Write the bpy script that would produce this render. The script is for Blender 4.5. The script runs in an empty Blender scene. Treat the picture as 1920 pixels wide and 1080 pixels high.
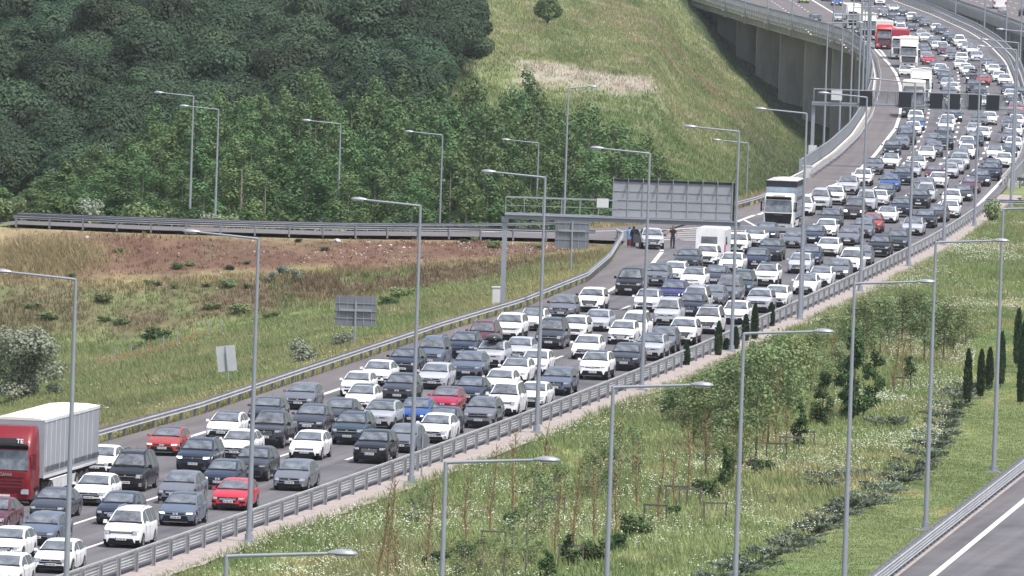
import bpy, bmesh, math, random
import numpy as np
from mathutils import Vector, Matrix
random.seed(7); np.random.seed(7); RNG=np.random.RandomState(11)
S=bpy.context.scene; COL=S.collection
# ---- camera (long lens, 34.6 m above the road, slightly rolled)
CAM_H=34.6; ROLL=math.atan(.034); PITCH=math.radians(2.7597338)
cd=bpy.data.cameras.new('camera'); cam=bpy.data.objects.new('camera',cd); COL.objects.link(cam); S.camera=cam
cd.sensor_width=36.0; cd.lens=36.0*19000/1920; cd.clip_start=1.0; cd.clip_end=20000
_f=Vector((0,math.cos(PITCH),-math.sin(PITCH))); _u=Vector((0,math.sin(PITCH),math.cos(PITCH))); _r=Vector((1,0,0))
_c,_s=math.cos(ROLL),math.sin(ROLL)
# the photograph's verticals lean to the right
_up=_u*_c-_r*_s; _rt=_r*_c+_u*_s
M=Matrix((( _rt.x,_up.x,-_f.x,0),(_rt.y,_up.y,-_f.y,0),(_rt.z,_up.z,-_f.z,CAM_H),(0,0,0,1)))
cam.matrix_world=M
# ---- world: bright thinly overcast sky
W=bpy.data.worlds.new('World'); S.world=W; W.use_nodes=True
nt=W.node_tree; nt.nodes.clear()
sky=nt.nodes.new('ShaderNodeTexSky'); sky.sky_type='NISHITA'; sky.sun_disc=False
SUN_EL=math.radians(64); SUN_AZ=math.radians(138)     # high, from behind the camera's right shoulder
sky.sun_elevation=SUN_EL; sky.sun_rotation=SUN_AZ; sky.air_density=1.0; sky.dust_density=3.5; sky.ozone_density=1.0
bg=nt.nodes.new('ShaderNodeBackground'); bg.inputs['Strength'].default_value=.115
wo=nt.nodes.new('ShaderNodeOutputWorld')
hs=nt.nodes.new('ShaderNodeHueSaturation'); hs.inputs['Saturation'].default_value=.75
nt.links.new(sky.outputs[0],hs.inputs['Color']); nt.links.new(hs.outputs[0],bg.inputs[0]); nt.links.new(bg.outputs[0],wo.inputs[0])
sd=bpy.data.lights.new('sun','SUN'); sd.energy=2.4; sd.angle=math.radians(4); sd.color=(1,.965,.93)
sun=bpy.data.objects.new('sun',sd); COL.objects.link(sun)
_d=Vector((math.sin(SUN_AZ)*math.cos(SUN_EL),math.cos(SUN_AZ)*math.cos(SUN_EL),math.sin(SUN_EL)))
sun.rotation_euler=(-_d).to_track_quat('-Z','Y').to_euler(); sun.location=(60,600,120)
S.view_settings.view_transform='Standard'; S.view_settings.look='None'; S.view_settings.exposure=.95; S.view_settings.gamma=1.0
S.view_settings.use_curve_mapping=False
S.render.engine='CYCLES'; S.cycles.volume_bounces=0

# ---- helpers
class MB:
    def __init__(s): s.v=[]; s.f=[]; s.m=[]
    def add(s,vs,fs,mi=0):
        o=len(s.v); s.v.extend([tuple(p) for p in vs])
        for f in fs: s.f.append(tuple(i+o for i in f)); s.m.append(mi)
    def box(s,c,d,mi=0,rz=0.0,top=None,M=None):
        x,y,z=d[0]/2,d[1]/2,d[2]/2; t=top or (1,1)
        P=[Vector((sx*x*(t[0] if sz>0 else 1),sy*y*(t[1] if sz>0 else 1),sz*z)) for sz in(-1,1) for sy in(-1,1) for sx in(-1,1)]
        if M is not None: P=[M@p+Vector(c) for p in P]
        else:
            R=Matrix.Rotation(rz,3,'Z'); P=[R@p+Vector(c) for p in P]
        s.add(P,[(0,2,3,1),(4,5,7,6),(0,1,5,4),(2,6,7,3),(0,4,6,2),(1,3,7,5)],mi)
    def tube(s,pts,rad,n=8,mi=0,cap=True):
        pts=[Vector(p) for p in pts]; rings=[]
        for i,p in enumerate(pts):
            d=(pts[min(i+1,len(pts)-1)]-pts[max(i-1,0)]).normalized()
            a=d.cross(Vector((0,0,1)) if abs(d.z)<.95 else Vector((1,0,0))).normalized(); b=d.cross(a)
            r=rad[i] if hasattr(rad,'__len__') else rad
            rings.append([p+a*math.cos(2*math.pi*k/n)*r+b*math.sin(2*math.pi*k/n)*r for k in range(n)])
        vs=[q for r in rings for q in r]; fs=[]
        for i in range(len(pts)-1):
            for k in range(n):
                fs.append((i*n+k,i*n+(k+1)%n,(i+1)*n+(k+1)%n,(i+1)*n+k))
        if cap: fs.append(tuple(range(n))[::-1]); fs.append(tuple((len(pts)-1)*n+k for k in range(n)))
        s.add(vs,fs,mi)
    def loft(s,rings,closed=True,caps=True,mi=0,mis=None):
        n=len(rings[0]); o=len(s.v)
        for r in rings: s.v.extend([tuple(p) for p in r])
        for i in range(len(rings)-1):
            for k in range(n if closed else n-1):
                s.f.append((o+i*n+k,o+i*n+(k+1)%n,o+(i+1)*n+(k+1)%n,o+(i+1)*n+k)); s.m.append(mis[k] if mis else mi)
        if caps:
            s.f.append(tuple(o+k for k in range(n))[::-1]); s.m.append(mi)
            s.f.append(tuple(o+(len(rings)-1)*n+k for k in range(n))); s.m.append(mi)
    def sweep(s,path,prof,closed=True,mi=0,caps=True):
        # path: [(x,y,z)], prof: [(offset to the right of travel, up)]
        rings=[]
        for i,p in enumerate(path):
            a=path[max(i-1,0)]; b=path[min(i+1,len(path)-1)]
            dx,dy=b[0]-a[0],b[1]-a[1]; l=math.hypot(dx,dy); nx,ny=dy/l,-dx/l
            rings.append([(p[0]+nx*o,p[1]+ny*o,p[2]+h) for o,h in prof])
        s.loft(rings,closed,caps and closed,mi)
    def mesh(s,name,mats,smooth=30):
        me=bpy.data.meshes.new(name); me.from_pydata(s.v,[],s.f)
        for m in mats: me.materials.append(m)
        me.polygons.foreach_set('material_index',s.m)
        if smooth:
            me.polygons.foreach_set('use_smooth',[True]*len(me.polygons)); me.set_sharp_from_angle(angle=math.radians(smooth))
        me.update(); return me
    def build(s,name,mats,parent=None,smooth=30,loc=None):
        if not isinstance(mats,(list,tuple)): mats=[mats]
        return link(name,s.mesh(name,mats,smooth),parent,loc)
def link(name,me,parent=None,loc=None):
    o=bpy.data.objects.new(name,me); COL.objects.link(o)
    if parent is not None: o.parent=parent
    if loc is not None: o.location=loc
    return o
def npmesh(name,V,Fq,mats,cols=None,mi=None,k=4,smooth=False):
    # V (n,3), Fq (m,k)
    me=bpy.data.meshes.new(name); n=len(V); m=len(Fq)
    me.vertices.add(n); me.vertices.foreach_set('co',np.ascontiguousarray(V,dtype=np.float32).ravel())
    me.loops.add(m*k); me.loops.foreach_set('vertex_index',np.ascontiguousarray(Fq,dtype=np.int32).ravel())
    me.polygons.add(m); me.polygons.foreach_set('loop_start',np.arange(0,m*k,k,dtype=np.int32))
    for q in mats: me.materials.append(q)
    if mi is not None: me.polygons.foreach_set('material_index',np.ascontiguousarray(mi,dtype=np.int32))
    if smooth: me.polygons.foreach_set('use_smooth',np.ones(m,dtype=bool))
    me.update(calc_edges=True)
    if cols is not None:
        a=me.color_attributes.new('tint','FLOAT_COLOR','POINT'); c=np.ones((n,4),np.float32); c[:,:3]=cols; a.data.foreach_set('color',c.ravel())
    return me
def thing(name,label,cat,loc=(0,0,0),rz=0.0,group=None):
    o=bpy.data.objects.new(name,None); COL.objects.link(o); o.location=loc; o.rotation_euler=(0,0,rz); o.empty_display_size=.3
    return tag(o,label,cat,group)
def tag(o,label=None,cat=None,group=None,kind=None):
    if label: o['label']=label
    if cat: o['category']=cat
    if group: o['group']=group
    if kind: o['kind']=kind
    return o
def kids(o):
    return CH.get(o.name,[])
CH={}
def dup(src,loc,rz,label=None,group=None,scale=None,color=None):
    r=src.copy(); COL.objects.link(r); r.location=loc; r.rotation_euler=(0,0,rz)
    if scale: r.scale=scale
    if label: r['label']=label
    if group: r['group']=group
    for ch in list(src.children):
        c=ch.copy(); COL.objects.link(c); c.parent=r
        if color: c.color=color
        for g in list(ch.children):
            d=g.copy(); COL.objects.link(d); d.parent=c
            if color: d.color=color
    return r
# ---- materials
def _n(nt,t,**k):
    n=nt.nodes.new(t)
    for a,b in k.items(): n.inputs[a].default_value=b
    return n
def mat(name,c,rough=.6,metal=0.0,var=.12,scale=1.5,bump=0.0,spec=.5,coat=0.0,emit=None,estr=0,objcol=False,stretch=None,coord='Object',dark=None):
    m=bpy.data.materials.new(name); m.use_nodes=True; nt=m.node_tree; b=nt.nodes['Principled BSDF']
    b.inputs['Roughness'].default_value=rough; b.inputs['Metallic'].default_value=metal; b.inputs['Specular IOR Level'].default_value=spec
    if coat: b.inputs['Coat Weight'].default_value=coat; b.inputs['Coat Roughness'].default_value=.06
    L=nt.links.new
    tc=nt.nodes.new('ShaderNodeTexCoord'); src=tc.outputs[coord]
    if stretch:
        mp=nt.nodes.new('ShaderNodeMapping'); mp.inputs['Scale'].default_value=stretch; L(src,mp.inputs[0]); src=mp.outputs[0]
    no=_n(nt,'ShaderNodeTexNoise',Scale=scale,Detail=5.0,Roughness=.6); L(src,no.inputs['Vector'])
    rp=nt.nodes.new('ShaderNodeMapRange'); rp.inputs[1].default_value=.3; rp.inputs[2].default_value=.7; rp.inputs[3].default_value=1-var; rp.inputs[4].default_value=1+var
    L(no.outputs[0],rp.inputs[0])
    mx=nt.nodes.new('ShaderNodeVectorMath'); mx.operation='SCALE'
    if objcol:
        oi=nt.nodes.new('ShaderNodeObjectInfo'); L(oi.outputs['Color'],mx.inputs[0])
    else: mx.inputs[0].default_value=c[:3]
    L(rp.outputs[0],mx.inputs['Scale']); L(mx.outputs[0],b.inputs['Base Color'])
    if bump:
        bp=nt.nodes.new('ShaderNodeBump'); bp.inputs['Strength'].default_value=bump; bp.inputs['Distance'].default_value=.05; L(no.outputs[0],bp.inputs['Height']); L(bp.outputs[0],b.inputs['Normal'])
    if emit: b.inputs['Emission Color'].default_value=(*emit,1); b.inputs['Emission Strength'].default_value=estr
    return m
MT={}
MT['paint']=mat('car_paint',(.5,.5,.5),.32,0,.04,3,spec=.45,coat=.55,objcol=True)
MT['black']=mat('black_plastic',(.007,.007,.008),.6,0,.2,4,spec=.25)
MT['glass']=mat('painted_reflection_glass',(.115,.127,.142),.07,0,.75,1.7,spec=.9,coat=.5)  # mottled base colour stands in for reflections and the cabin behind
MT['sideglass']=mat('tinted_side_glass',(.02,.024,.03),.05,0,.1,1,spec=.8)
MT['tyre']=mat('tyre_rubber',(.022,.022,.023),.8,0,.2,6)
MT['rim']=mat('alloy_rim',(.38,.38,.4),.35,.7,.1,8)
MT['light']=mat('headlight_lens',(.36,.38,.42),.12,0,.15,9,spec=.9,coat=.6)
MT['lit']=mat('lit_headlight',(.8,.8,.8),.2,0,.05,9,emit=(1,.97,.9),estr=1.6)
MT['tail']=mat('tail_light_lens',(.35,.01,.01),.2,0,.1,9,coat=.5)
MT['chrome']=mat('chrome_trim',(.6,.6,.62),.18,.9,.05,5)
MT['plate']=mat('white_number_plate',(.62,.62,.6),.5,0,.05,9)
MT['plateblue']=mat('blue_plate_band',(.02,.05,.3),.5)
MT['ink']=mat('plate_lettering',(.03,.03,.03),.6)
MT['steel']=mat('galvanised_steel',(.30,.315,.345),.5,.35,.12,1.2)
MT['rail']=mat('weathered_guardrail_steel',(.42,.42,.43),.5,.3,.14,.8)
MT['post']=mat('guardrail_post_steel',(.27,.28,.30),.6,.3,.12,2)
MT['railfar']=mat('grey_ramp_rail_steel',(.20,.21,.24),.6,.3,.14,.8)
MT['pole']=mat('grey_lamp_pole_paint',(.27,.29,.335),.45,.25,.06,.7)
MT['lamphead']=mat('lamp_head_shell',(.27,.28,.31),.4,.2,.06,2)
MT['lampglass']=mat('lamp_head_glass',(.5,.5,.48),.15,0,.05,2)
MT['concrete']=mat('grey_concrete',(.30,.285,.27),.85,0,.22,.35,bump=.2,stretch=(1,1,.35))
MT['concretedark']=mat('stained_concrete',(.36,.34,.32),.9,0,.3,.3,bump=.2,stretch=(1,1,.25))
MT['concretelight']=mat('pale_concrete',(.46,.44,.41),.85,0,.12,.6,bump=.15)
MT['signback']=mat('grey_sign_back',(.17,.185,.215),.55,.3,.12,.8)
MT['signwhite']=mat('pale_sign_back',(.42,.44,.47),.5,.1,.08,1)
MT['panelback']=mat('pale_grey_panel',(.30,.31,.34),.55,.25,.06,.6)
MT['ledblack']=mat('black_display_face',(.006,.008,.014),.5,0,.1,4)
MT['cabinet']=mat('white_cabinet_paint',(.52,.53,.54),.5,0,.08,2)
MT['white']=mat('white_vehicle_paint',(.74,.74,.74),.4,0,.14,.9,coat=.5)
MT['cream']=mat('cream_tarpaulin',(.66,.63,.56),.7,0,.08,.7)
MT['greytarp']=mat('grey_tarpaulin',(.29,.30,.335),.65,0,.08,.5,bump=.1)
MT['truckred']=mat('dark_red_truck_paint',(.17,.006,.013),.42,0,.06,2,spec=.35,coat=.25)
MT['brightred']=mat('bright_red_truck_paint',(.50,.016,.03),.35,0,.06,2,coat=.5)
MT['redtarp']=mat('dark_red_tarpaulin',(.30,.02,.04),.6,0,.1,1)
MT['bluegrey']=mat('blue_grey_slatted_panel',(.25,.31,.37),.6,.1,.2,2)
MT['darkgrey']=mat('dark_grey_paint',(.05,.06,.07),.4,0,.1,1,coat=.4)
MT['pink']=mat('magenta_stripe',(.55,.02,.22),.5)
MT['bluebus']=mat('blue_bus_trim',(.04,.12,.35),.4)
MT['skin']=mat('skin',(.45,.27,.19),.6); MT['clothblack']=mat('black_cloth',(.012,.012,.014),.9); MT['clothblue']=mat('light_blue_cloth',(.16,.32,.55),.9)
MT['jeans']=mat('dark_jeans',(.02,.03,.06),.9); MT['clothred']=mat('maroon_cloth',(.15,.02,.02),.9); MT['hair']=mat('dark_hair',(.02,.015,.01),.7)
MT['linepaint']=mat('white_road_paint',(.62,.61,.58),.7,0,.18,1.2,coord='Object')
MT['gravel']=mat('pinkish_verge_gravel',(.30,.26,.24),.95,0,.3,2.2,bump=.5)
MT['bark']=mat('brown_bark',(.11,.075,.05),.9,0,.3,4,bump=.4)
MT['twig']=mat('orange_brown_twigs',(.21,.14,.075),.9,0,.3,4)
MT['greybark']=mat('grey_bark',(.20,.18,.155),.9,0,.3,4)
MT['stake']=mat('weathered_wood_stake',(.09,.08,.075),.9,0,.3,6)
MT['rock']=mat('pale_rock',(.40,.37,.35),.9,0,.25,2,bump=.4)
MT['fenceorange']=mat('orange_fence_mesh',(.30,.17,.10),.8,0,.3,4)
MT['box']=mat('roof_box_plastic',(.03,.035,.035),.35,0,.05,3,coat=.4)
def leafmat(name,c1,c2,transl=.25,rough=.6,vr=(.72,1.3)):
    m=bpy.data.materials.new(name); m.use_nodes=True; nt=m.node_tree; L=nt.links.new
    b=nt.nodes['Principled BSDF']; b.inputs['Roughness'].default_value=rough; b.inputs['Specular IOR Level'].default_value=.25
    g=nt.nodes.new('ShaderNodeNewGeometry'); oi=nt.nodes.new('ShaderNodeObjectInfo')
    mx=nt.nodes.new('ShaderNodeMix'); mx.data_type='RGBA'; mx.inputs[6].default_value=(*c1,1); mx.inputs[7].default_value=(*c2,1)
    L(g.outputs['Random Per Island'],mx.inputs[0])
    hs=nt.nodes.new('ShaderNodeHueSaturation'); L(mx.outputs[2],hs.inputs['Color'])
    r1=nt.nodes.new('ShaderNodeMapRange'); r1.inputs[3].default_value=.475; r1.inputs[4].default_value=.525; L(oi.outputs['Random'],r1.inputs[0]); L(r1.outputs[0],hs.inputs['Hue'])
    ml=nt.nodes.new('ShaderNodeMath'); ml.operation='MULTIPLY'; ml.inputs[1].default_value=7.31; L(oi.outputs['Random'],ml.inputs[0])
    fr=nt.nodes.new('ShaderNodeMath'); fr.operation='FRACT'; L(ml.outputs[0],fr.inputs[0])
    r2=nt.nodes.new('ShaderNodeMapRange'); r2.inputs[3].default_value=vr[0]; r2.inputs[4].default_value=vr[1]; L(fr.outputs[0],r2.inputs[0]); L(r2.outputs[0],hs.inputs['Value'])
    L(hs.outputs[0],b.inputs['Base Color'])
    if transl:
        t=nt.nodes.new('ShaderNodeBsdfTranslucent'); L(hs.outputs[0],t.inputs[0]); ms=nt.nodes.new('ShaderNodeMixShader'); ms.inputs[0].default_value=transl
        L(b.outputs[0],ms.inputs[1]); L(t.outputs[0],ms.inputs[2]); L(ms.outputs[0],nt.nodes['Material Output'].inputs[0])
    return m
MT['leafdark']=leafmat('dark_wood_foliage',(.020,.042,.022),(.050,.082,.040),vr=(.55,1.65))
MT['leafpoplar']=leafmat('mid_green_foliage',(.055,.110,.040),(.120,.185,.074))
MT['leafsilver']=leafmat('silvery_foliage',(.16,.19,.135),(.30,.33,.255))
MT['leafyoung']=leafmat('young_tree_foliage',(.11,.155,.065),(.21,.26,.12))
MT['leafdeep']=leafmat('deep_green_foliage',(.030,.062,.020),(.062,.110,.034))
MT['cypress']=leafmat('cypress_foliage',(.022,.050,.024),(.048,.088,.038),.1)
MT['juniper']=leafmat('juniper_foliage',(.10,.13,.095),(.17,.205,.145),.1)
def tintmat(name,rough=.85,transl=0.0,ns=3.0,var=.25,bump=.0):
    m=bpy.data.materials.new(name); m.use_nodes=True; nt=m.node_tree; L=nt.links.new
    b=nt.nodes['Principled BSDF']; b.inputs['Roughness'].default_value=rough; b.inputs['Specular IOR Level'].default_value=.15
    a=nt.nodes.new('ShaderNodeAttribute'); a.attribute_name='tint'
    tc=nt.nodes.new('ShaderNodeTexCoord')
    no=_n(nt,'ShaderNodeTexNoise',Scale=ns,Detail=6.0,Roughness=.65); L(tc.outputs['Object'],no.inputs['Vector'])
    n2=_n(nt,'ShaderNodeTexNoise',Scale=ns*.13,Detail=4.0,Roughness=.6); L(tc.outputs['Object'],n2.inputs['Vector'])
    ad=nt.nodes.new('ShaderNodeMath'); ad.operation='ADD'; L(no.outputs[0],ad.inputs[0]); L(n2.outputs[0],ad.inputs[1])
    rp=nt.nodes.new('ShaderNodeMapRange'); rp.inputs[1].default_value=.7; rp.inputs[2].default_value=1.3; rp.inputs[3].default_value=1-var; rp.inputs[4].default_value=1+var; L(ad.outputs[0],rp.inputs[0])
    mx=nt.nodes.new('ShaderNodeVectorMath'); mx.operation='SCALE'; L(a.outputs['Color'],mx.inputs[0]); L(rp.outputs[0],mx.inputs['Scale']); L(mx.outputs[0],b.inputs['Base Color'])
    if bump:
        bp=nt.nodes.new('ShaderNodeBump'); bp.inputs['Strength'].default_value=bump; bp.inputs['Distance'].default_value=.2; L(no.outputs[0],bp.inputs['Height']); L(bp.outputs[0],b.inputs['Normal'])
    if transl:
        t=nt.nodes.new('ShaderNodeBsdfTranslucent'); L(mx.outputs[0],t.inputs[0]); ms=nt.nodes.new('ShaderNodeMixShader'); ms.inputs[0].default_value=transl
        L(b.outputs[0],ms.inputs[1]); L(t.outputs[0],ms.inputs[2]); L(ms.outputs[0],nt.nodes['Material Output'].inputs[0])
    return m
MT['ground']=tintmat('grassy_soil',.95,0,1.6,.3,.6)
MT['grass']=tintmat('grass_blades',.7,.25,.9,.12)
def asphalt(name,c,c2):
    m=bpy.data.materials.new(name); m.use_nodes=True; nt=m.node_tree; L=nt.links.new
    b=nt.nodes['Principled BSDF']; b.inputs['Roughness'].default_value=.85; b.inputs['Specular IOR Level'].default_value=.3
    g=nt.nodes.new('ShaderNodeNewGeometry'); 
    u=nt.nodes.new('ShaderNodeAttribute'); u.attribute_name='tint'
    no=_n(nt,'ShaderNodeTexNoise',Scale=.12,Detail=6.0,Roughness=.6); L(g.outputs['Position'],no.inputs['Vector'])
    n3=_n(nt,'ShaderNodeTexNoise',Scale=14.0,Detail=3.0,Roughness=.7); L(g.outputs['Position'],n3.inputs['Vector'])
    # wear follows the lanes: noise stretched along the road
    mp=nt.nodes.new('ShaderNodeMapping'); mp.inputs['Scale'].default_value=(1.1,.02,1); L(u.outputs['Vector'],mp.inputs[0])
    n2=_n(nt,'ShaderNodeTexNoise',Scale=1.0,Detail=4.0,Roughness=.55); L(mp.outputs[0],n2.inputs['Vector'])
    ad=nt.nodes.new('ShaderNodeMath'); ad.operation='ADD'; L(no.outputs[0],ad.inputs[0]); L(n2.outputs[0],ad.inputs[1])
    a2=nt.nodes.new('ShaderNodeMath'); a2.operation='MULTIPLY_ADD'; a2.inputs[1].default_value=.35; L(n3.outputs[0],a2.inputs[0]); L(ad.outputs[0],a2.inputs[2])
    rp=nt.nodes.new('ShaderNodeMapRange'); rp.inputs[1].default_value=.95; rp.inputs[2].default_value=1.4; L(a2.outputs[0],rp.inputs[0])
    mx=nt.nodes.new('ShaderNodeMix'); mx.data_type='RGBA'; mx.inputs[6].default_value=(*c,1); mx.inputs[7].default_value=(*c2,1); L(rp.outputs[0],mx.inputs[0]); L(mx.outputs[2],b.inputs['Base Color'])
    return m
MT['asphalt']=asphalt('worn_asphalt',(.080,.076,.082),(.146,.139,.147))
MT['shoulder']=asphalt('reddish_shoulder_asphalt',(.108,.098,.100),(.150,.136,.136))

# ---- shape of the place: road edges, terrain (metres; x right, y away, z up; road deck at z=0)
RK=[(300,-40.5),(380,-27.5),(444,-17.06),(502,-7.73),(555,.33),(592,5.73),(629,10.83),(684,17.9),(748,25.8),(818,34.0),(884,40.62),(976,48.0),(1022,51.2),(1110,56.1),(1200,60.2),(1281,63.5),(1342,66.0),(1430,69.3),(1530,71.6),(1618,72.4),(1750,71.5),(1872,69.),(2000,65.),(2300,54.)]
_yg=np.arange(300,2301,5.0)
def _smooth(k,w=9):
    k=np.array(k,float); v=np.interp(_yg,k[:,0],k[:,1])
    p=np.pad(v,(w,w),mode='reflect',reflect_type='odd'); ker=np.hanning(2*w+1); ker/=ker.sum()
    return np.convolve(p,ker,'valid')
_R=_smooth(RK)
def RX(y): return np.interp(y,_yg,_R)
EK=[(300,-59.),(380,-46.),(533,-21.3),(560,-16.9),(588,-13.2),(655,-4.3),(690,.9),(732,5.65),(765,7.6),(801,8.86)]
VK=[(801,8.9),(815,11.2),(835,14.2),(869,18.7),(885,21.1),(950,27.2),(1010,31.8),(1067,35.5),(1137,39.2),(1234,43.4),(1309,46.2),(1391,48.6),(1467,49.9),(1522,49.7),(1580,46.9),(1632,43.5),(1718,38.2),(1810,33.3),(2000,22.),(2300,2.)]
def EX(y):
    y=np.asarray(y,float)
    e=np.interp(y,[a for a,b in EK],[b for a,b in EK]); v=np.interp(y,[a for a,b in VK],[b for a,b in VK])
    return np.where(y<=801,e,v)
def R2X(y): return 17.9+0.1275*(np.asarray(y,float)-458.8)   # left edge of the second road
OK_=[(1400,83.),(1500,82.4),(1600,81.2),(1720,79.6),(1800,78.2),(1900,76.),(2100,71.)]
def OX(y): return np.interp(y,[a for a,b in OK_],[b for a,b in OK_])
# ramp: near and far edges
RN=[(-90,792),(-60,793),(-40.5,795),(-39.3,794.4),(-28,792),(-15,793.2),(-2.7,800),(4,801.5),(8.9,801.0)]
RF=[(-90,793),(-60,794),(-41.2,796),(-39.3,801),(-28,799.5),(-15,801),(-2.7,809),(5,820),(10,832),(15,848),(18.7,869)]
HC=[ # t, [(y,z)...] land beyond the ramp
 (-0.075,[(860,-3),(960,-7),(1080,-8),(1250,0.3),(1500,12),(2300,40)]),
 (-0.030,[(845,-2.5),(940,-7),(1080,-8),(1250,0.3),(1500,12),(2300,40)]),
 (-0.008,[(860,-6),(940,-7.5),(1080,-8),(1250,-0.5),(1500,9),(2300,36)]),
 (-0.001,[(870,-7),(940,-7.5),(1060,-8),(1190,-6),(1289,-3.0),(1312,.3),(1380,2.2),(1450,3.6),(1600,9),(2300,34)]),
 (0.013,[(880,-7),(940,-8),(1080,-9),(1200,-7.6),(1284,-4.6),(1306,-1.7),(1400,-.6),(1500,.4),(1700,3),(2300,16)]),
 (0.0165,[(880,-6),(940,-8),(1080,-9.5),(1210,-8.6),(1300,-7.6),(1400,-6.6),(1500,-5.9),(1700,-4),(2300,6)]),
 (0.0215,[(880,-4),(940,-9),(1080,-11),(1260,-11.3),(1400,-11),(1500,-10.8),(1700,-9.6),(2300,-3)]),
 (0.0262,[(885,-2),(950,-9.5),(1080,-13),(1300,-15.5),(1560,-15),(1700,-13.5),(2300,-9)]),
 (0.034,[(890,-1),(960,-10),(1060,-14.5),(1250,-18),(1600,-18),(1800,-15),(2300,-14)]),
 (0.075,[(890,-1),(960,-8),(1060,-14),(1250,-17),(1600,-17),(2300,-14)])]
_hy=np.concatenate([np.arange(800,2301,10.0),[9000.]])
_HT=np.array([c[0] for c in HC]); _HZ=np.array([np.interp(_hy,[a for a,b in c[1]],[b for a,b in c[1]]) for c in HC])
for _i in range(len(_HZ)):
    _v=_HZ[_i][:-1]; _v[1:-1]=(_v[:-2]+2*_v[1:-1]+_v[2:])/4
def _sst(a,b,x):
    t=np.clip((np.asarray(x,float)-a)/(b-a),0,1); return t*t*(3-2*t)
def _hill(x,y):
    t=np.clip(x/y,_HT[0],_HT[-1]); i=np.clip(np.searchsorted(_HT,t,side='right')-1,0,len(_HT)-2)
    f=(t-_HT[i])/(_HT[i+1]-_HT[i]); f=f*.7+.3*f*f*(3-2*f)
    yc=np.clip(y,_hy[0],2300.); j=np.clip(((yc-800)/10).astype(int),0,len(_hy)-3); g=(yc-_hy[j])/(_hy[j+1]-_hy[j])
    a=_HZ[i,j]*(1-g)+_HZ[i,j+1]*g; b=_HZ[i+1,j]*(1-g)+_HZ[i+1,j+1]*g
    return a*(1-f)+b*f
def _bump(x,y):
    return (np.sin(x*.31+y*.043)*np.cos(x*.17-y*.061)+.6*np.sin(x*.71-y*.11+1.3)*np.cos(y*.083+x*.4)+.4*np.sin(x*1.37+y*.29))
def terrain(x,y):
    x=np.asarray(x,float); y=np.asarray(y,float); x,y=np.broadcast_arrays(x,y)
    el=EX(y)
    rn=np.interp(x,[a for a,b in RN],[b for a,b in RN]); rf=np.interp(x,[a for a,b in RF],[b for a,b in RF])
    # left of the main road, nearer than the ramp: a shallow valley, then the ramp's embankment in two steps
    d=np.maximum(el-1.2-x,0)
    depth=np.minimum(.2*d,7.3)
    q=rn-1.0-y                                   # metres in front of the ramp's near edge
    prof=np.interp(q,[-5,0,2,13,18,33,60],[0,0,.08,.44,.50,1.0,1.0])
    left=-.30-depth*prof
    bump=_bump(x,y)
    left=left+bump*.10*_sst(2,8,d)*_sst(0,4,q)
    z=left
    # under the ramp and the roads
    z=np.where((y>=rn-1.0)&(x<el+.5),-.30,z)
    beyond=(x<el)&(y>rf)
    hz=_hill(x,y)
    z=np.where(beyond,-.30+(hz+.30+bump*.12)*_sst(1.5,38,y-rf),z)
    # right of the left edge of the main road
    inner=x>=el
    flat=-.22+0*x
    mead=(x>RX(y)+1.2)&(x<R2X(y)-1.0)
    flat=np.where(mead,flat+(bump*.10-.10)*_sst(0,5,x-RX(y)-1.2)*_sst(0,3,R2X(y)-1-x),flat)
    low=_hill(x,y)
    s=_sst(955,1010,y)
    z=np.where(inner,flat*(1-s)+low*s,z)
    # the bank beside the viaduct's start
    nb=(x<el)&(y>820)&(x>el-14)&(y>rf)
    k=_sst(0,14,el-x)*1.0
    s2=_sst(955,1010,y)
    z=np.where(nb,np.where(y<1010,(-.3)*(1-k)*(1-s2)+z*(k*(1-s2)+s2),z),z)
    return z

SHB_FAR=[(-42.04, 819.8, -1.95), (-40.53, 814.3, -1.22), (-39.3, 828.7, -2.46), (-38.05, 815.8, -1.04), (-36.23, 813.9, -0.9), (-34.72, 813.3, -0.85), (-34.03, 826.7, -2.1), (-32.19, 827.1, -2.01), (-30.21, 812.5, -0.82), (-29.1, 817.5, -1.27), (-27.32, 817.8, -1.35), (-26.86, 829.3, -2.2), (-24.7, 831.8, -2.32), (-23.52, 818.7, -1.44), (-21.46, 828.7, -2.52), (-20.62, 841.8, -3.25), (-18.69, 832.3, -3.16), (-17.86, 821.0, -2.08), (-15.95, 827.2, -3.24), (-14.76, 821.0, -2.35), (-13.03, 823.0, -2.68), (-11.74, 820.9, -2.3), (-9.65, 826.1, -3.34), (-8.91, 829.9, -4.04), (-7.17, 824.1, -2.68), (-5.99, 823.5, -2.44), (-4.7, 831.3, -4.22), (-2.88, 831.6, -4.27), (-0.94, 838.6, -5.61), (0.49, 840.4, -5.68), (1.96, 835.6, -3.76), (3.35, 837.1, -3.27), (4.7, 838.9, -2.9), (5.94, 836.6, -1.38)]
BIGB=(-31.36, 653.5, -5.45)
SHB_SIL=[(-12.93, 632.5, -1.13, 1.25, 'round silvery shrub on the verge behind the left guardrail'), (-11.1, 658.0, -1.49, 1.0, 'smaller silvery shrub beside the large framed sign'), (-18.47, 773.6, -2.86, 0.7, 'low pale shrub, leftmost of the silvery trio on the terrace'), (-17.45, 776.6, -2.56, 0.75, 'upright pale shrub, middle of the silvery trio on the terrace'), (-16.3, 773.1, -2.74, 0.8, 'rounded pale shrub, rightmost of the silvery trio on the terrace')]
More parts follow.
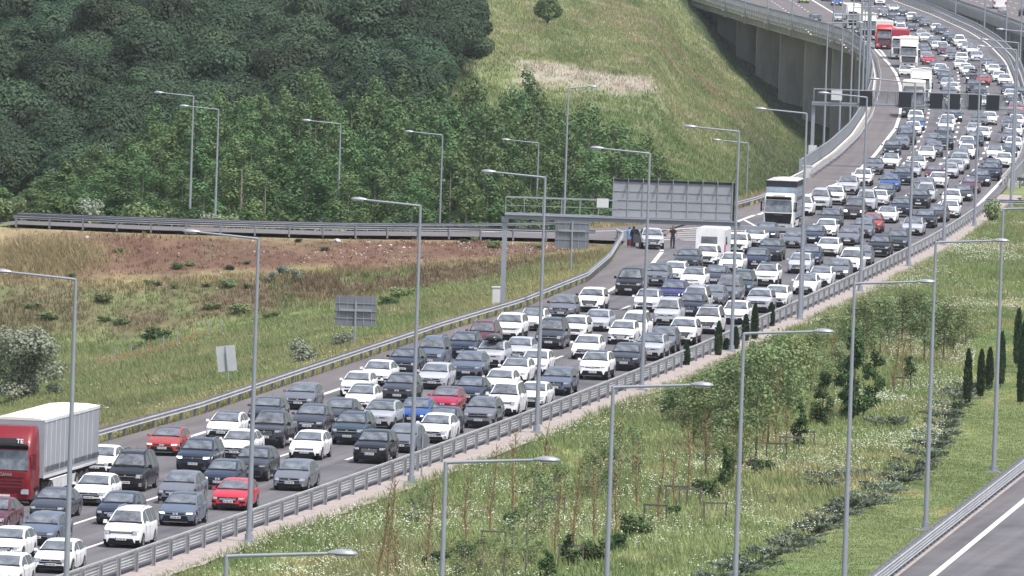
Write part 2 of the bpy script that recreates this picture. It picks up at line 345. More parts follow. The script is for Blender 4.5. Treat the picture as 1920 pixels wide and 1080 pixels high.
SHB_EMB=[(-34.22, 788.1, -1.36, 0.45), (-30.58, 786.6, -1.55, 0.55), (-25.86, 781.6, -2.44, 0.8), (-24.95, 782.6, -2.26, 0.6), (-21.83, 780.6, -2.34, 0.5), (-20.54, 782.6, -1.95, 0.4), (-33.92, 780.1, -3.29, 0.6), (-27.76, 776.1, -3.54, 0.6), (-27.11, 775.1, -3.53, 0.5), (-25.85, 773.1, -3.51, 0.5), (-23.37, 773.1, -3.35, 0.55), (-21.55, 772.1, -3.31, 0.9), (-20.1, 771.1, -3.29, 0.5), (-31.21, 770.6, -4.68, 1.0), (-22.6, 765.6, -4.67, 0.9), (-20.23, 763.1, -4.78, 1.1), (-30.76, 765.6, -5.89, 0.6), (-29.5, 764.6, -6.03, 0.8), (-36.43, 769.6, -5.28, 0.8), (-34.85, 766.6, -5.94, 1.0), (-26.47, 754.1, -6.82, 1.6), (-26.92, 739.6, -6.65, 1.0), (-20.86, 712.1, -4.76, 0.5), (-14.62, 788.1, -0.97, 0.5), (-16.78, 791.1, -0.5, 0.4), (-1.57, 794.6, -0.6, 0.9), (0.21, 803.6, -0.3, 0.4), (1.99, 794.6, -0.49, 0.5), (-3.9, 797.6, -0.36, 0.4), (-3.07, 799.1, -0.3, 0.5), (0.58, 752.6, -1.33, 0.7), (-8.36, 758.6, -3.05, 1.3), (-9.0, 747.1, -3.1, 1.0), (-11.05, 775.1, -2.29, 0.5), (-5.63, 765.1, -2.61, 0.5), (-16.95, 767.6, -3.69, 0.6), (-17.92, 759.6, -4.94, 0.7)]
HT=(3.82, 1446.2, 2.69)
CYP=[(10.94, 627.0, -0.22, 1.65, 'lowest cypress at the barrier, leftmost of the roadside seven'), (13.16, 639.5, -0.22, 2.42, 'tall slim cypress, second from the left of the roadside seven'), (13.82, 646.0, -0.22, 1.02, 'short cypress, third from the left of the roadside seven'), (14.4, 647.5, -0.22, 1.7, 'wider cypress, fourth from the left of the roadside seven'), (15.26, 657.5, -0.22, 2.01, 'cypress against the jam, fifth from the left of the roadside seven'), (15.92, 660.6, -0.22, 2.61, 'tallest cypress, sixth from the left of the roadside seven'), (17.4, 677.6, -0.22, 1.85, 'rightmost of the seven cypresses beside the barrier'), (27.05, 596.5, -0.21, 3.45, 'cypress on the mown grass, nearest the juniper row'), (28.28, 606.5, -0.33, 3.06, 'cypress on the mown grass, second from the juniper row'), (29.28, 617.0, -0.44, 2.73, 'slimmer cypress on the mown grass, third from the juniper row'), (30.13, 620.0, -0.36, 3.49, 'cypress partly hidden behind the right lamp post'), (32.18, 641.5, -0.3, 3.88, 'tall cypress at the right picture edge, behind the nearer one'), (30.44, 601.5, -0.33, 3.32, 'nearest cypress at the right picture edge'), (32.18, 634.0, -0.22, 3.34, 'cypress at the very edge behind the tall right one')]
YTR=[('dark', 19.83, 580.5, -0.26, 5.26, 'tallest dense dark green tree in the middle of the right meadow', None), ('dark', 21.47, 592.5, -0.26, 3.43, 'dark tree just right of the tallest dense tree', None), ('dark', 17.9, 575.0, -0.38, 3.18, 'dark green tree left of the tallest dense tree', None), ('dark', 19.41, 583.5, -0.25, 2.46, 'short dark tree at the left foot of the tallest one', None), ('narrow', 15.98, 554.0, -0.38, 2.62, 'narrow dark tree tied in a stake frame left of the dense trees', None), ('narrow', 11.19, 518.0, -0.33, 2.34, 'narrow dark tree beside the round green bush', None), ('narrow', 24.63, 622.5, -0.3, 1.64, 'small narrow dark tree below the upper saplings', None), ('narrow', 3.05, 463.5, -0.39, 1.51, 'narrow dark young tree inside a stake frame near the bottom', None), ('narrow', 1.98, 454.0, -0.35, 1.39, 'dark conical young tree at the bottom of the meadow', None), ('light', 10.63, 570.0, -0.34, 2.94, 'light green leafy young tree in the clump between barrier and dense trees', 'leafy young trees in the clump behind the lamp post'), ('light', 10.76, 548.5, -0.31, 4.27, 'light green leafy young tree in the clump between barrier and dense trees', 'leafy young trees in the clump behind the lamp post'), ('light', 11.56, 555.5, -0.28, 4.03, 'light green leafy young tree in the clump between barrier and dense trees', 'leafy young trees in the clump behind the lamp post'), ('light', 11.72, 538.5, -0.19, 5.19, 'light green leafy young tree in the clump between barrier and dense trees', 'leafy young trees in the clump behind the lamp post'), ('light', 12.54, 546.5, -0.23, 5.26, 'light green leafy young tree in the clump between barrier and dense trees', 'leafy young trees in the clump behind the lamp post'), ('light', 13.21, 557.0, -0.33, 5.07, 'light green leafy young tree in the clump between barrier and dense trees', 'leafy young trees in the clump behind the lamp post'), ('light', 13.39, 542.0, -0.22, 5.93, 'light green leafy young tree in the clump between barrier and dense trees', 'leafy young trees in the clump behind the lamp post'), ('light', 14.29, 553.0, -0.33, 5.76, 'light green leafy young tree in the clump between barrier and dense trees', 'leafy young trees in the clump behind the lamp post'), ('light', 15.23, 573.5, -0.37, 5.07, 'light green leafy young tree in the clump between barrier and dense trees', 'leafy young trees in the clump behind the lamp post'), ('light', 15.73, 569.5, -0.43, 5.49, 'light green leafy young tree in the clump between barrier and dense trees', 'leafy young trees in the clump behind the lamp post'), ('light', 11.56, 580.0, -0.31, 2.69, 'light green leafy young tree in the clump between barrier and dense trees', 'leafy young trees in the clump behind the lamp post'), ('light', 12.53, 575.0, -0.27, 3.57, 'light green leafy young tree in the clump between barrier and dense trees', 'leafy young trees in the clump behind the lamp post'), ('light', 10.16, 550.5, -0.31, 3.42, 'light green leafy young tree in the clump between barrier and dense trees', 'leafy young trees in the clump behind the lamp post'), ('light', 16.98, 594.0, -0.33, 3.69, 'light green leafy young tree in the clump between barrier and dense trees', 'leafy young trees in the clump behind the lamp post'), ('light', 14.12, 585.5, -0.25, 3.94, 'light green leafy young tree in the clump between barrier and dense trees', 'leafy young trees in the clump behind the lamp post'), ('light', 15.22, 592.5, -0.31, 3.99, 'light green leafy young tree in the clump between barrier and dense trees', 'leafy young trees in the clump behind the lamp post'), ('light', 9.3, 568.0, -0.24, 2.18, 'light green leafy young tree in the clump between barrier and dense trees', 'leafy young trees in the clump behind the lamp post'), ('light', 18.1, 606.0, -0.39, 2.81, 'light green leafy young tree in the clump between barrier and dense trees', 'leafy young trees in the clump behind the lamp post'), ('light', 16.38, 589.0, -0.37, 3.97, 'light green leafy young tree in the clump between barrier and dense trees', 'leafy young trees in the clump behind the lamp post'), ('light', 10.01, 575.0, -0.37, 2.21, 'light green leafy young tree in the clump between barrier and dense trees', 'leafy young trees in the clump behind the lamp post'), ('light', 11.11, 575.5, -0.34, 2.67, 'light green leafy young tree in the clump between barrier and dense trees', 'leafy young trees in the clump behind the lamp post'), ('light', 12.12, 577.5, -0.29, 3.13, 'light green leafy young tree in the clump between barrier and dense trees', 'leafy young trees in the clump behind the lamp post'), ('light', 13.5, 588.0, -0.26, 3.03, 'light green leafy young tree in the clump between barrier and dense trees', 'leafy young trees in the clump behind the lamp post'), ('light', 14.75, 592.5, -0.28, 3.15, 'light green leafy young tree in the clump between barrier and dense trees', 'leafy young trees in the clump behind the lamp post'), ('light', 16.05, 601.0, -0.23, 3.16, 'light green leafy young tree in the clump between barrier and dense trees', 'leafy young trees in the clump behind the lamp post'), ('light', 17.48, 613.0, -0.33, 3.0, 'light green leafy young tree in the clump between barrier and dense trees', 'leafy young trees in the clump behind the lamp post'), ('light', 19.08, 629.5, -0.41, 2.85, 'light green leafy young tree in the clump between barrier and dense trees', 'leafy young trees in the clump behind the lamp post'), ('light', 19.61, 608.5, -0.33, 2.66, 'light green leafy young tree in the clump between barrier and dense trees', 'leafy young trees in the clump behind the lamp post'), ('light', 11.73, 524.5, -0.37, 3.95, 'light green leafy young tree in the clump between barrier and dense trees', 'leafy young trees in the clump behind the lamp post'), ('light', 22.18, 636.0, -0.32, 4.35, 'light leafy young tree in the upper part of the meadow', 'leafy young trees in the upper meadow'), ('light', 23.45, 657.5, -0.29, 3.11, 'light leafy young tree in the upper part of the meadow', 'leafy young trees in the upper meadow'), ('light', 23.71, 648.0, -0.28, 3.92, 'light leafy young tree in the upper part of the meadow', 'leafy young trees in the upper meadow'), ('light', 22.38, 660.1, -0.28, 2.78, 'light leafy young tree in the upper part of the meadow', 'leafy young trees in the upper meadow'), ('light', 26.21, 640.5, -0.2, 4.15, 'light leafy young tree in the upper part of the meadow', 'leafy young trees in the upper meadow'), ('light', 27.49, 642.0, -0.25, 3.99, 'light leafy young tree in the upper part of the meadow', 'leafy young trees in the upper meadow'), ('light', 28.47, 650.0, -0.22, 3.25, 'light leafy young tree in the upper part of the meadow', 'leafy young trees in the upper meadow'), ('light', 28.0, 670.1, -0.28, 2.82, 'light leafy young tree in the upper part of the meadow', 'leafy young trees in the upper meadow'), ('light', 27.1, 677.1, -0.31, 3.03, 'light leafy young tree in the upper part of the meadow', 'leafy young trees in the upper meadow'), ('light', 25.59, 662.1, -0.28, 3.48, 'light leafy young tree in the upper part of the meadow', 'leafy young trees in the upper meadow'), ('light', 29.91, 665.1, -0.28, 2.8, 'light leafy young tree in the upper part of the meadow', 'leafy young trees in the upper meadow'), ('light', 24.99, 670.6, -0.4, 2.82, 'light leafy young tree in the upper part of the meadow', 'leafy young trees in the upper meadow'), ('light', 20.44, 653.0, -0.31, 2.41, 'light leafy young tree in the upper part of the meadow', 'leafy young trees in the upper meadow'), ('light', 27.2, 696.1, -0.21, 2.02, 'light leafy young tree in the upper part of the meadow', 'leafy young trees in the upper meadow'), ('sparse', 1.04, 455.0, -0.31, 3.52, 'thin young tree with sparse leaves in the near meadow', 'thin half-bare young trees in the near meadow'), ('sparse', 4.65, 508.5, -0.4, 2.86, 'thin young tree with sparse leaves in the near meadow', 'thin half-bare young trees in the near meadow'), ('sparse', 4.23, 506.5, -0.36, 2.67, 'thin young tree with sparse leaves in the near meadow', 'thin half-bare young trees in the near meadow'), ('sparse', 2.47, 496.5, -0.3, 2.53, 'thin young tree with sparse leaves in the near meadow', 'thin half-bare young trees in the near meadow'), ('sparse', 1.67, 483.5, -0.37, 2.93, 'thin young tree with sparse leaves in the near meadow', 'thin half-bare young trees in the near meadow'), ('sparse', 0.43, 462.5, -0.36, 2.31, 'thin young tree with sparse leaves in the near meadow', 'thin half-bare young trees in the near meadow'), ('sparse', -0.89, 457.0, -0.36, 1.8, 'thin young tree with sparse leaves in the near meadow', 'thin half-bare young trees in the near meadow'), ('sparse', 4.81, 512.0, -0.46, 2.96, 'thin young tree with sparse leaves in the near meadow', 'thin half-bare young trees in the near meadow'), ('sparse', 1.42, 496.0, -0.24, 2.35, 'thin young tree with sparse leaves in the near meadow', 'thin half-bare young trees in the near meadow'), ('sparse', -3.79, 493.5, -0.26, 1.56, 'thin young tree with sparse leaves in the near meadow', 'thin half-bare young trees in the near meadow'), ('sparse', -4.33, 483.5, -0.22, 1.4, 'thin young tree with sparse leaves in the near meadow', 'thin half-bare young trees in the near meadow'), ('sparse', 5.49, 512.0, -0.43, 3.1, 'thin young tree with sparse leaves in the near meadow', 'thin half-bare young trees in the near meadow'), ('sparse', -1.71, 453.0, -0.32, 1.79, 'thin young tree with sparse leaves in the near meadow', 'thin half-bare young trees in the near meadow'), ('sparse', 0.08, 454.0, -0.32, 1.55, 'thin young tree with sparse leaves in the near meadow', 'thin half-bare young trees in the near meadow'), ('sparse', 6.55, 523.5, -0.36, 2.76, 'thin young tree with sparse leaves in the near meadow', 'thin half-bare young trees in the near meadow'), ('sparse', 5.93, 532.0, -0.37, 2.52, 'thin young tree with sparse leaves in the near meadow', 'thin half-bare young trees in the near meadow')]
BAR=[(-5.51, 446.0, -0.14, 4.81, 0.22, 'bare leaning sapling with orange-brown twigs, first from the left in the meadow'), (-5.12, 448.5, -0.2, 4.96, 0.1, 'bare leaning sapling with orange-brown twigs, second from the left in the meadow'), (-3.44, 459.0, -0.32, 4.42, 0.09, 'bare leaning sapling with orange-brown twigs, fourth from the left in the meadow'), (-1.8, 475.0, -0.4, 3.38, 0, 'bare sapling with orange-brown twigs, sixth from the left in the meadow'), (-0.69, 480.5, -0.33, 4.38, 0.1, 'bare leaning sapling with orange-brown twigs, seventh from the left in the meadow'), (0.38, 493.5, -0.3, 4.47, 0, 'bare sapling with orange-brown twigs, eighth from the left in the meadow'), (1.55, 498.0, -0.26, 4.59, 0.13, 'bare leaning sapling with orange-brown twigs, ninth from the left in the meadow'), (2.35, 468.0, -0.41, 3.87, 0.08, 'bare sapling with orange-brown twigs, tenth from the left in the meadow'), (3.25, 475.0, -0.46, 4.25, 0.04, 'bare sapling with orange-brown twigs, eleventh from the left in the meadow'), (4.33, 480.5, -0.33, 3.59, -0.03, 'bare sapling with orange-brown twigs, twelfth from the left in the meadow'), (5.29, 480.0, -0.27, 4.17, 0, 'bare sapling with orange-brown twigs, thirteenth from the left in the meadow'), (6.46, 497.5, -0.18, 3.67, 0, 'bare sapling with orange-brown twigs, fourteenth from the left in the meadow'), (7.41, 489.5, -0.18, 3.68, 0.06, 'bare sapling with orange-brown twigs, fifteenth from the left in the meadow'), (8.36, 502.0, -0.25, 3.12, 0, 'bare sapling with orange-brown twigs, sixteenth from the left in the meadow'), (13.77, 546.0, -0.19, 2.67, 0.05, 'bare sapling with orange-brown twigs, twenty-first from the left in the meadow'), (14.41, 542.5, -0.21, 5.14, 0, 'bare sapling with orange-brown twigs, twenty-second from the left in the meadow'), (15.25, 549.5, -0.36, 2.69, -0.04, 'bare sapling with orange-brown twigs, twenty-third from the left in the meadow'), (23.14, 608.5, -0.36, 3.94, 0.04, 'bare sapling with orange-brown twigs, twenty-sixth from the left in the meadow'), (23.85, 613.0, -0.38, 3.87, 0, 'bare sapling with orange-brown twigs, twenty-seventh from the left in the meadow'), (25.62, 647.0, -0.25, 2.25, 0, 'bare sapling with orange-brown twigs, twenty-eighth from the left in the meadow'), (9.4, 515.5, -0.4, 3.66, -0.04, 'bare sapling with orange-brown twigs, seventeenth from the left in the meadow'), (10.45, 525.5, -0.34, 3.73, -0.03, 'bare sapling with orange-brown twigs, eighteenth from the left in the meadow'), (12.38, 529.0, -0.25, 2.51, 0, 'bare sapling with orange-brown twigs, twentieth from the left in the meadow'), (12.59, 570.5, -0.28, 3.3, 0, 'bare sapling with orange-brown twigs, nineteenth from the left in the meadow'), (17.44, 605.5, -0.38, 3.19, 0, 'bare sapling with orange-brown twigs, twenty-fourth from the left in the meadow'), (20.11, 630.5, -0.42, 2.65, 0.0, 'bare sapling with orange-brown twigs, twenty-fifth from the left in the meadow'), (-4.83, 454.0, -0.25, 2.27, 0, 'bare sapling with orange-brown twigs, third from the left in the meadow'), (-2.91, 497.5, -0.24, 1.83, 0, 'bare sapling with orange-brown twigs, fifth from the left in the meadow')]
SHB_M=[(10.15, 511.5, -0.39, 0.85, 'round bright green bush in the meadow, beside the narrow dark tree'), (13.33, 530.5, -0.25, 0.75, 'small dark bush left of the stake frames in the mid meadow'), (6.17, 481.5, -0.28, 0.9, 'dark bush under the twelfth bare sapling'), (5.23, 472.5, -0.33, 0.75, 'small dark bush left of the larger bush near the lamp'), (4.04, 465.5, -0.34, 0.85, 'dark spreading bush near the bottom, left of the lamp post'), (-1.85, 464.0, -0.41, 0.8, 'dark bush near the bottom between the left saplings'), (-3.01, 459.5, -0.37, 0.7, 'dark bush touching the second lamp post of the meadow row'), (8.29, 496.5, -0.27, 0.5, 'small bush inside a stake frame at mid meadow'), (0.39, 487.0, -0.29, 0.6, 'loose dark bush behind the grey half-bare tree')]
STK=[(4.65, 508.5, -0.4), (2.38, 493.0, -0.26), (7.3, 489.0, -0.18), (3.12, 463.5, -0.39), (-0.45, 471.5, -0.45), (14.42, 540.5, -0.22), (15.34, 548.5, -0.35), (16.27, 554.0, -0.37), (12.39, 525.5, -0.32), (9.19, 502.5, -0.24), (23.68, 610.0, -0.35), (17.78, 575.0, -0.38), (10.28, 493.5, -0.28), (8.55, 504.0, -0.24), (16.85, 620.0, -0.33), (24.11, 659.5, -0.36)]
JUN=[(9.69, 455.0, -0.36), (10.66, 461.0, -0.37), (11.52, 465.0, -0.32), (12.45, 470.0, -0.27), (13.35, 476.0, -0.32), (14.21, 480.0, -0.28), (15.1, 489.0, -0.42), (15.87, 495.0, -0.39), (16.77, 503.0, -0.45), (17.62, 507.0, -0.34), (18.49, 511.5, -0.36), (19.33, 518.0, -0.24), (20.27, 526.5, -0.3), (21.07, 531.5, -0.25), (21.83, 539.5, -0.35), (22.66, 547.0, -0.29), (23.43, 557.0, -0.34), (24.03, 564.5, -0.25), (24.64, 574.5, -0.29), (25.08, 581.5, -0.18), (25.65, 591.5, -0.2), (26.51, 602.5, -0.28), (27.17, 607.5, -0.33), (27.97, 614.0, -0.35), (17.01, 527.0, -0.36), (17.89, 528.5, -0.29), (16.28, 521.0, -0.42), (21.76, 576.0, -0.3)]
JLY=[300, 455.0, 461.0, 465.0, 470.0, 476.0, 480.0, 489.0, 495.0, 503.0, 507.0, 511.5, 518.0, 526.5, 531.5, 539.5, 547.0, 557.0, 564.5, 574.5, 581.5, 591.5, 602.5, 607.5, 614.0, 680, 900];JLX=[-8.909999999999998, 9.69, 10.66, 11.52, 12.45, 13.35, 14.21, 15.1, 15.87, 16.77, 17.62, 18.49, 19.33, 20.27, 21.07, 21.83, 22.66, 23.43, 24.03, 24.64, 25.08, 25.65, 26.51, 27.17, 27.97, 30.97, 80]
RIMY=1313.45;RIMW=21.5625
SAP=(40.82, 865.6, -0.23)
REED=[(-21.2, 822, 1.2), (-25.09, 822, 0.6), (-28.99, 822, 0.6), (-3.89, 822, 1.4), (-6.51, 824, 0.8), (9.75, 842, 1.6), (7.5, 838, 1.0), (-35.94, 785, 2.0), (-37.96, 784, 1.6), (20.38, 880, 1.2), (23.34, 905, 1.0), (-17.35, 824, 0.7)]
ROCKS=[(-13.8, 792.1, -0.44, 0.38), (-11.39, 793.1, -0.48, 0.2), (-9.58, 792.6, -0.63, 0.18), (-8.57, 792.1, -0.73, 0.14), (-10.45, 792.1, -0.66, 0.15), (-33.31, 790.6, -0.71, 0.2), (-22.48, 772.1, -3.46, 0.16)]

# ---- terrain
def fbm(x,y,s,seed=0):
    r=np.random.RandomState(seed); out=0;a=1.;tot=0
    for o in range(4):
        for k in range(3):
            th=r.rand()*6.28; ph=r.rand()*6.28; f=s*(1.9**o)*(.7+.6*r.rand())
            out=out+a*np.sin((x*np.cos(th)+y*np.sin(th))*f+ph+1.3*np.sin((x*np.sin(th)-y*np.cos(th))*f*.7+ph*2))
        tot+=a*1.7; a*=.6
    return out/tot
def lerp(a,b,t): return a*(1-t)[...,None]+b*t[...,None]
C_=lambda *c: np.array(c,float)
GREEN=C_(.168,.203,.088); LUSH=C_(.112,.158,.060); DRY=C_(.30,.26,.135); STRAW=C_(.38,.32,.19); RED=C_(.135,.080,.058); BROWN=C_(.135,.105,.066); PALE=C_(.33,.30,.25); DARKG=C_(.066,.092,.046); OLIVE=C_(.190,.192,.100)
def groundcol(x,y):
    x=np.asarray(x,float); y=np.asarray(y,float)
    n1=fbm(x,y*.35,.22,1); n2=fbm(x,y*.35,.7,2); n3=fbm(x,y*.3,.09,3)
    s=lambda v,a,b: np.clip((v-a)/(b-a),0,1)
    t=x/y; el=EX(y); rn=np.interp(x,[a for a,b in RN],[b for a,b in RN]); rf=np.interp(x,[a for a,b in RF],[b for a,b in RF]); q=rn-y
    base=np.broadcast_to(GREEN,x.shape+(3,)).copy()
    # meadow on the right
    mead=x>RX(y)
    c=lerp(base,np.broadcast_to(LUSH,base.shape),s(n1,0,.8)*.7); c=lerp(c,np.broadcast_to(DRY,base.shape),s(n2+n3*.8,.45,1.1)*.55)
    # the valley on the left: greener low down, straw near the guardrail
    d=el-x
    v=lerp(c,np.broadcast_to(OLIVE,base.shape),s(n3+n1*.5,-.3,.6)*.8); v=lerp(v,np.broadcast_to(DRY,base.shape),s(9-d+n1*3,0,7)*.5)
    # the embankment
    lowf=lerp(np.broadcast_to(BROWN,base.shape),np.broadcast_to(LUSH*1.05,base.shape),s(n2+n1*.7,-.2,.8)*.8)
    lowf=lerp(lowf,np.broadcast_to(OLIVE*.72,base.shape),s(-t,.025,.045)*.5)
    v=lerp(v,lowf,s(34-q+n1*2,0,5))
    ter=lerp(np.broadcast_to(DRY*.85,base.shape),np.broadcast_to(BROWN,base.shape),s(n2+n1*.5,-.6,.6)*.75)
    v=lerp(v,ter,s(19.5-q+n2*1.2,0,2.5))
    red=lerp(np.broadcast_to(RED,base.shape),np.broadcast_to(BROWN,base.shape),s(n2+n1*.6,-.1,1.)*.7)
    red=lerp(red,np.broadcast_to(STRAW,base.shape),s(-t+n1*.004,.044,.051)*.7)
    v=lerp(v,red,s(13.5-q+n2*1.3,0,2.))
    v=lerp(v,np.broadcast_to(DRY,base.shape),s(1.8-q,0,1.)*.6)
    v=lerp(v,np.broadcast_to(OLIVE,base.shape),s(t,.003,.010)*s(q,1,3)*.6)
    # the hill
    h=lerp(np.broadcast_to(GREEN*.85,base.shape),np.broadcast_to(LUSH,base.shape),s(n1+n3,-.2,1.)*.9)
    up=s(y,1255,1330)
    o=lerp(np.broadcast_to((GREEN*.6+OLIVE*.45),base.shape),np.broadcast_to(C_(.22,.19,.12),base.shape),s(fbm(x,y*.12,.2,8)+n2*.4,.05,.9)*.62)
    o=lerp(o,np.broadcast_to(GREEN*.8,base.shape),s(fbm(x,y*.1,.3,9),-.1,.8)*.85)
    h=lerp(h,o,up); h=lerp(h,np.broadcast_to(C_(.24,.175,.12),base.shape),s(fbm(x,y*.07,.24,51)+n2*.35,.35,.95)*up*.8); h=lerp(h,np.broadcast_to(LUSH*.8,base.shape),s(fbm(x,y*.09,.3,52)+n1*.3,.45,1.)*.75)
    h=lerp(h,np.broadcast_to(C_(.19,.215,.10),base.shape),s(-.001-t+.0015*n1,0,.003)*up*.8)
    rim=RIMY+fbm(x,y*0,.5,4)*5
    ring=np.clip(1-np.abs((y-rim)/RIMW),0,1)*s(t+.0009*n2,-.0016,.0006)*s(.0150-t+.001*n2,0,.002)
    h=lerp(h,lerp(np.broadcast_to(PALE,base.shape),np.broadcast_to(C_(.29,.235,.185),base.shape),s(fbm(x,y*.5,.9,5),-.3,.7)),s(ring+n2*.35,.05,.8)*.9)
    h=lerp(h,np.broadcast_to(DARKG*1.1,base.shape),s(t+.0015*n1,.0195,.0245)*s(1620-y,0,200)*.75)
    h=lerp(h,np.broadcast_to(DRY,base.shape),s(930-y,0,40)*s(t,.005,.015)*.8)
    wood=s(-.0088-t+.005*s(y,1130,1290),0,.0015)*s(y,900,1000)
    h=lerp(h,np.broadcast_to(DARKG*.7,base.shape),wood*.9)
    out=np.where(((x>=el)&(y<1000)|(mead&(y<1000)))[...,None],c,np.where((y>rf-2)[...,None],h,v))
    out=np.where(((x>el-5)&(y>1000))[...,None],DARKG*1.1,out)
    return out*(1+.10*n2[...,None])
tc=np.concatenate([np.linspace(-.6,-.082,12),np.arange(-.08,.0801,.0007),np.linspace(.084,.6,12)])
tr=np.concatenate([np.linspace(60,430,10),np.arange(438,1700,1.6),np.linspace(1710,2600,40),[3500,6000,9500]])
TT,YY=np.meshgrid(tc,tr); XX=TT*YY
ZZ=terrain(XX,YY)
V=np.stack([XX.ravel(),YY.ravel(),ZZ.ravel()],1); nc=len(tc); nr=len(tr)
ii,jj=np.meshgrid(np.arange(nr-1),np.arange(nc-1),indexing='ij'); a=(ii*nc+jj).ravel()
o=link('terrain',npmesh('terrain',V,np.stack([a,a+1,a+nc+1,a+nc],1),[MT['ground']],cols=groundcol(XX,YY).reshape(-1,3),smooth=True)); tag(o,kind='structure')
# ---- roads
def strip(name,ys,xl,xr,z,m,n=1):
    V=[];ys=np.asarray(ys,float); xl=np.asarray(xl,float)+0*ys; xr=np.asarray(xr,float)+0*ys
    for k in range(n+1):
        f=k/n; V.append(np.stack([xl*(1-f)+xr*f,ys,0*ys+z],1))
    V=np.concatenate(V); m_=len(ys); F=[]
    for k in range(n):
        for i in range(m_-1): F.append((k*m_+i,(k+1)*m_+i,(k+1)*m_+i+1,k*m_+i+1))
    cols=np.stack([V[:,0]-RX(V[:,1]),V[:,1],0*V[:,0]],1)
    return npmesh(name,V,np.array(F),[m],cols=cols)
ys=np.concatenate([np.arange(300,2001,4.0)])
XL=lambda y: RX(y)-15.0
def LL(y):  # the solid line left of the queueing lanes
    return np.where(y<=713,RX(y)-15.05,np.interp(y,[713,756.5,786,800,859.2,952.6,988,1020,1112,1166,1216,1287,1344,1397,1466,1530,1700,1900],[RX(713)-15.05,10.2,11.6,13.0,20.4,31.3,33.8,36,41.5,44.0,45.95,48.4,49.95,50.85,51.6,52.5,53.5,52.5]))
lane=LL(ys)
tag(link('carriageway',strip('carriageway',ys,np.minimum(lane,EX(ys)+99),RX(ys)+.25,0.0,MT['asphalt'])),kind='structure')
tag(link('hard_shoulder',strip('hard_shoulder',ys,EX(ys)-.1,lane,0.0,MT['shoulder'])),kind='structure')
# the ramp that leaves to the left along the embankment
bm=bmesh.new(); vs=[bm.verts.new((x,y,.004)) for x,y in [( 8.85,801.05)]+[p for p in RN[::-1][1:] if p[0]>-41]+[p for p in RF[:-1] if p[0]>-41]+[(18.65,868.8)]]
f=bm.faces.new(vs)
if f.normal.z<0: f.normal_flip()
bmesh.ops.triangulate(bm,faces=bm.faces[:]); me=bpy.data.meshes.new('ramp_road'); bm.to_mesh(me); me.materials.append(MT['shoulder']); me.update()
a_=me.color_attributes.new('tint','FLOAT_COLOR','POINT')
for i,v in enumerate(me.vertices): a_.data[i].color=(v.co.y*.6,v.co.x,0,1)
tag(link('ramp_road',me),kind='structure')
y2=np.arange(300,760,5.0)
tag(link('second_road',strip('second_road',y2,R2X(y2),R2X(y2)+16,-.05,MT['asphalt'])),kind='structure')
# verge gravel strip right of the barrier
yv=np.arange(300,930,2.0); wob=fbm(yv,yv*0,.9,6)*.25
tag(link('gravel_verge',strip('gravel_verge',yv,RX(yv)+.25,RX(yv)+2.3+wob,-.03,MT['gravel'])),kind='structure')
tag(link('second_road_verge',strip('second_road_verge',y2,R2X(y2)-1.3,R2X(y2),-.045,MT['gravel'])),kind='structure')
# ---- road markings (one object per kind)
mk=MB()
def quad(a,b,w,z=.008):
    dx,dy=b[0]-a[0],b[1]-a[1]; l=math.hypot(dx,dy); nx,ny=dy/l*w/2,-dx/l*w/2
    mk.add([(a[0]-nx,a[1]-ny,z),(a[0]+nx,a[1]+ny,z),(b[0]+nx,b[1]+ny,z),(b[0]-nx,b[1]-ny,z)],[(0,1,2,3)])
def line(pts,w,z=.008):
    for i in range(len(pts)-1): quad(pts[i],pts[i+1],w,z)
yy=np.arange(380,787,4.0); line([(float(LL(y)),y) for y in yy],.32)
yy=np.arange(862,1990,4.0); line([(float(LL(y)),y) for y in yy],.36)
line([(11.55,786),(11.3,793),(10.6,800),(9.9,803)],.35)
yy=np.arange(896,1990,4.0); line([(float(RX(y)-.75),y) for y in yy],.3)
line([(20.4,861),(18.6,846),(16.2,834),(12.5,825),(6,817),(-2.7,809)],.35,.012)
for k in range(7):
    y0=806+k*3.6; line([(11.0+k*.55,y0),(17.8+k*1.1,y0+1.6)],.55,.012)
line([(10.0,804),(18.5,811),(20.0,838),(19.3,850)],.25,.012)
for i in (1,2,3):
    y=384+i*2.0
    while y<1960:
        f=lambda v: float(RX(v)-15.05+i*3.6+ (0 if v<1500 else 0))
        if not(770<y<880 and i==1): line([(f(y),y),(f(y+6),y+6)],.2 if y<1000 else .26)
        y+=17
def left_dash(off,y0,y1):
    y=y0
    while y<y1: line([(float(LL(y))-off,y),(float(LL(y+5))-off,y+5)],.25); y+=16
left_dash(4.2,1480,1900); left_dash(8.0,1560,1900)
yy=np.arange(1420,1960,5.0); line([(float(EX(y)+2.4),y) for y in yy],.3)
y=2+np.arange(300,740,4.0); mk2=[(float(R2X(v)+1.5),v) for v in y]; line(mk2,.3,-.04)
o=mk.build('lane_markings',MT['linepaint'],smooth=0); tag(o,kind='structure')
jt=MB()
for y in (948,982,1046,1092,1138,1184,1230,1276,1322,1368,1414,1460,1530,1600,1670):
    xl,xr=float(EX(y))+.3,float(RX(y))-.3; n_=8
    for k in range(n_):
        a=xl+(xr-xl)*k/n_; b=xl+(xr-xl)*(k+1)/n_
        jt.add([(a,y,.006),(b,y,.006),(b,y+.3,.006),(a,y+.3,.006)],[(0,1,2,3)])
tag(jt.build('expansion_joints',MT['concrete'],smooth=0),kind='structure')

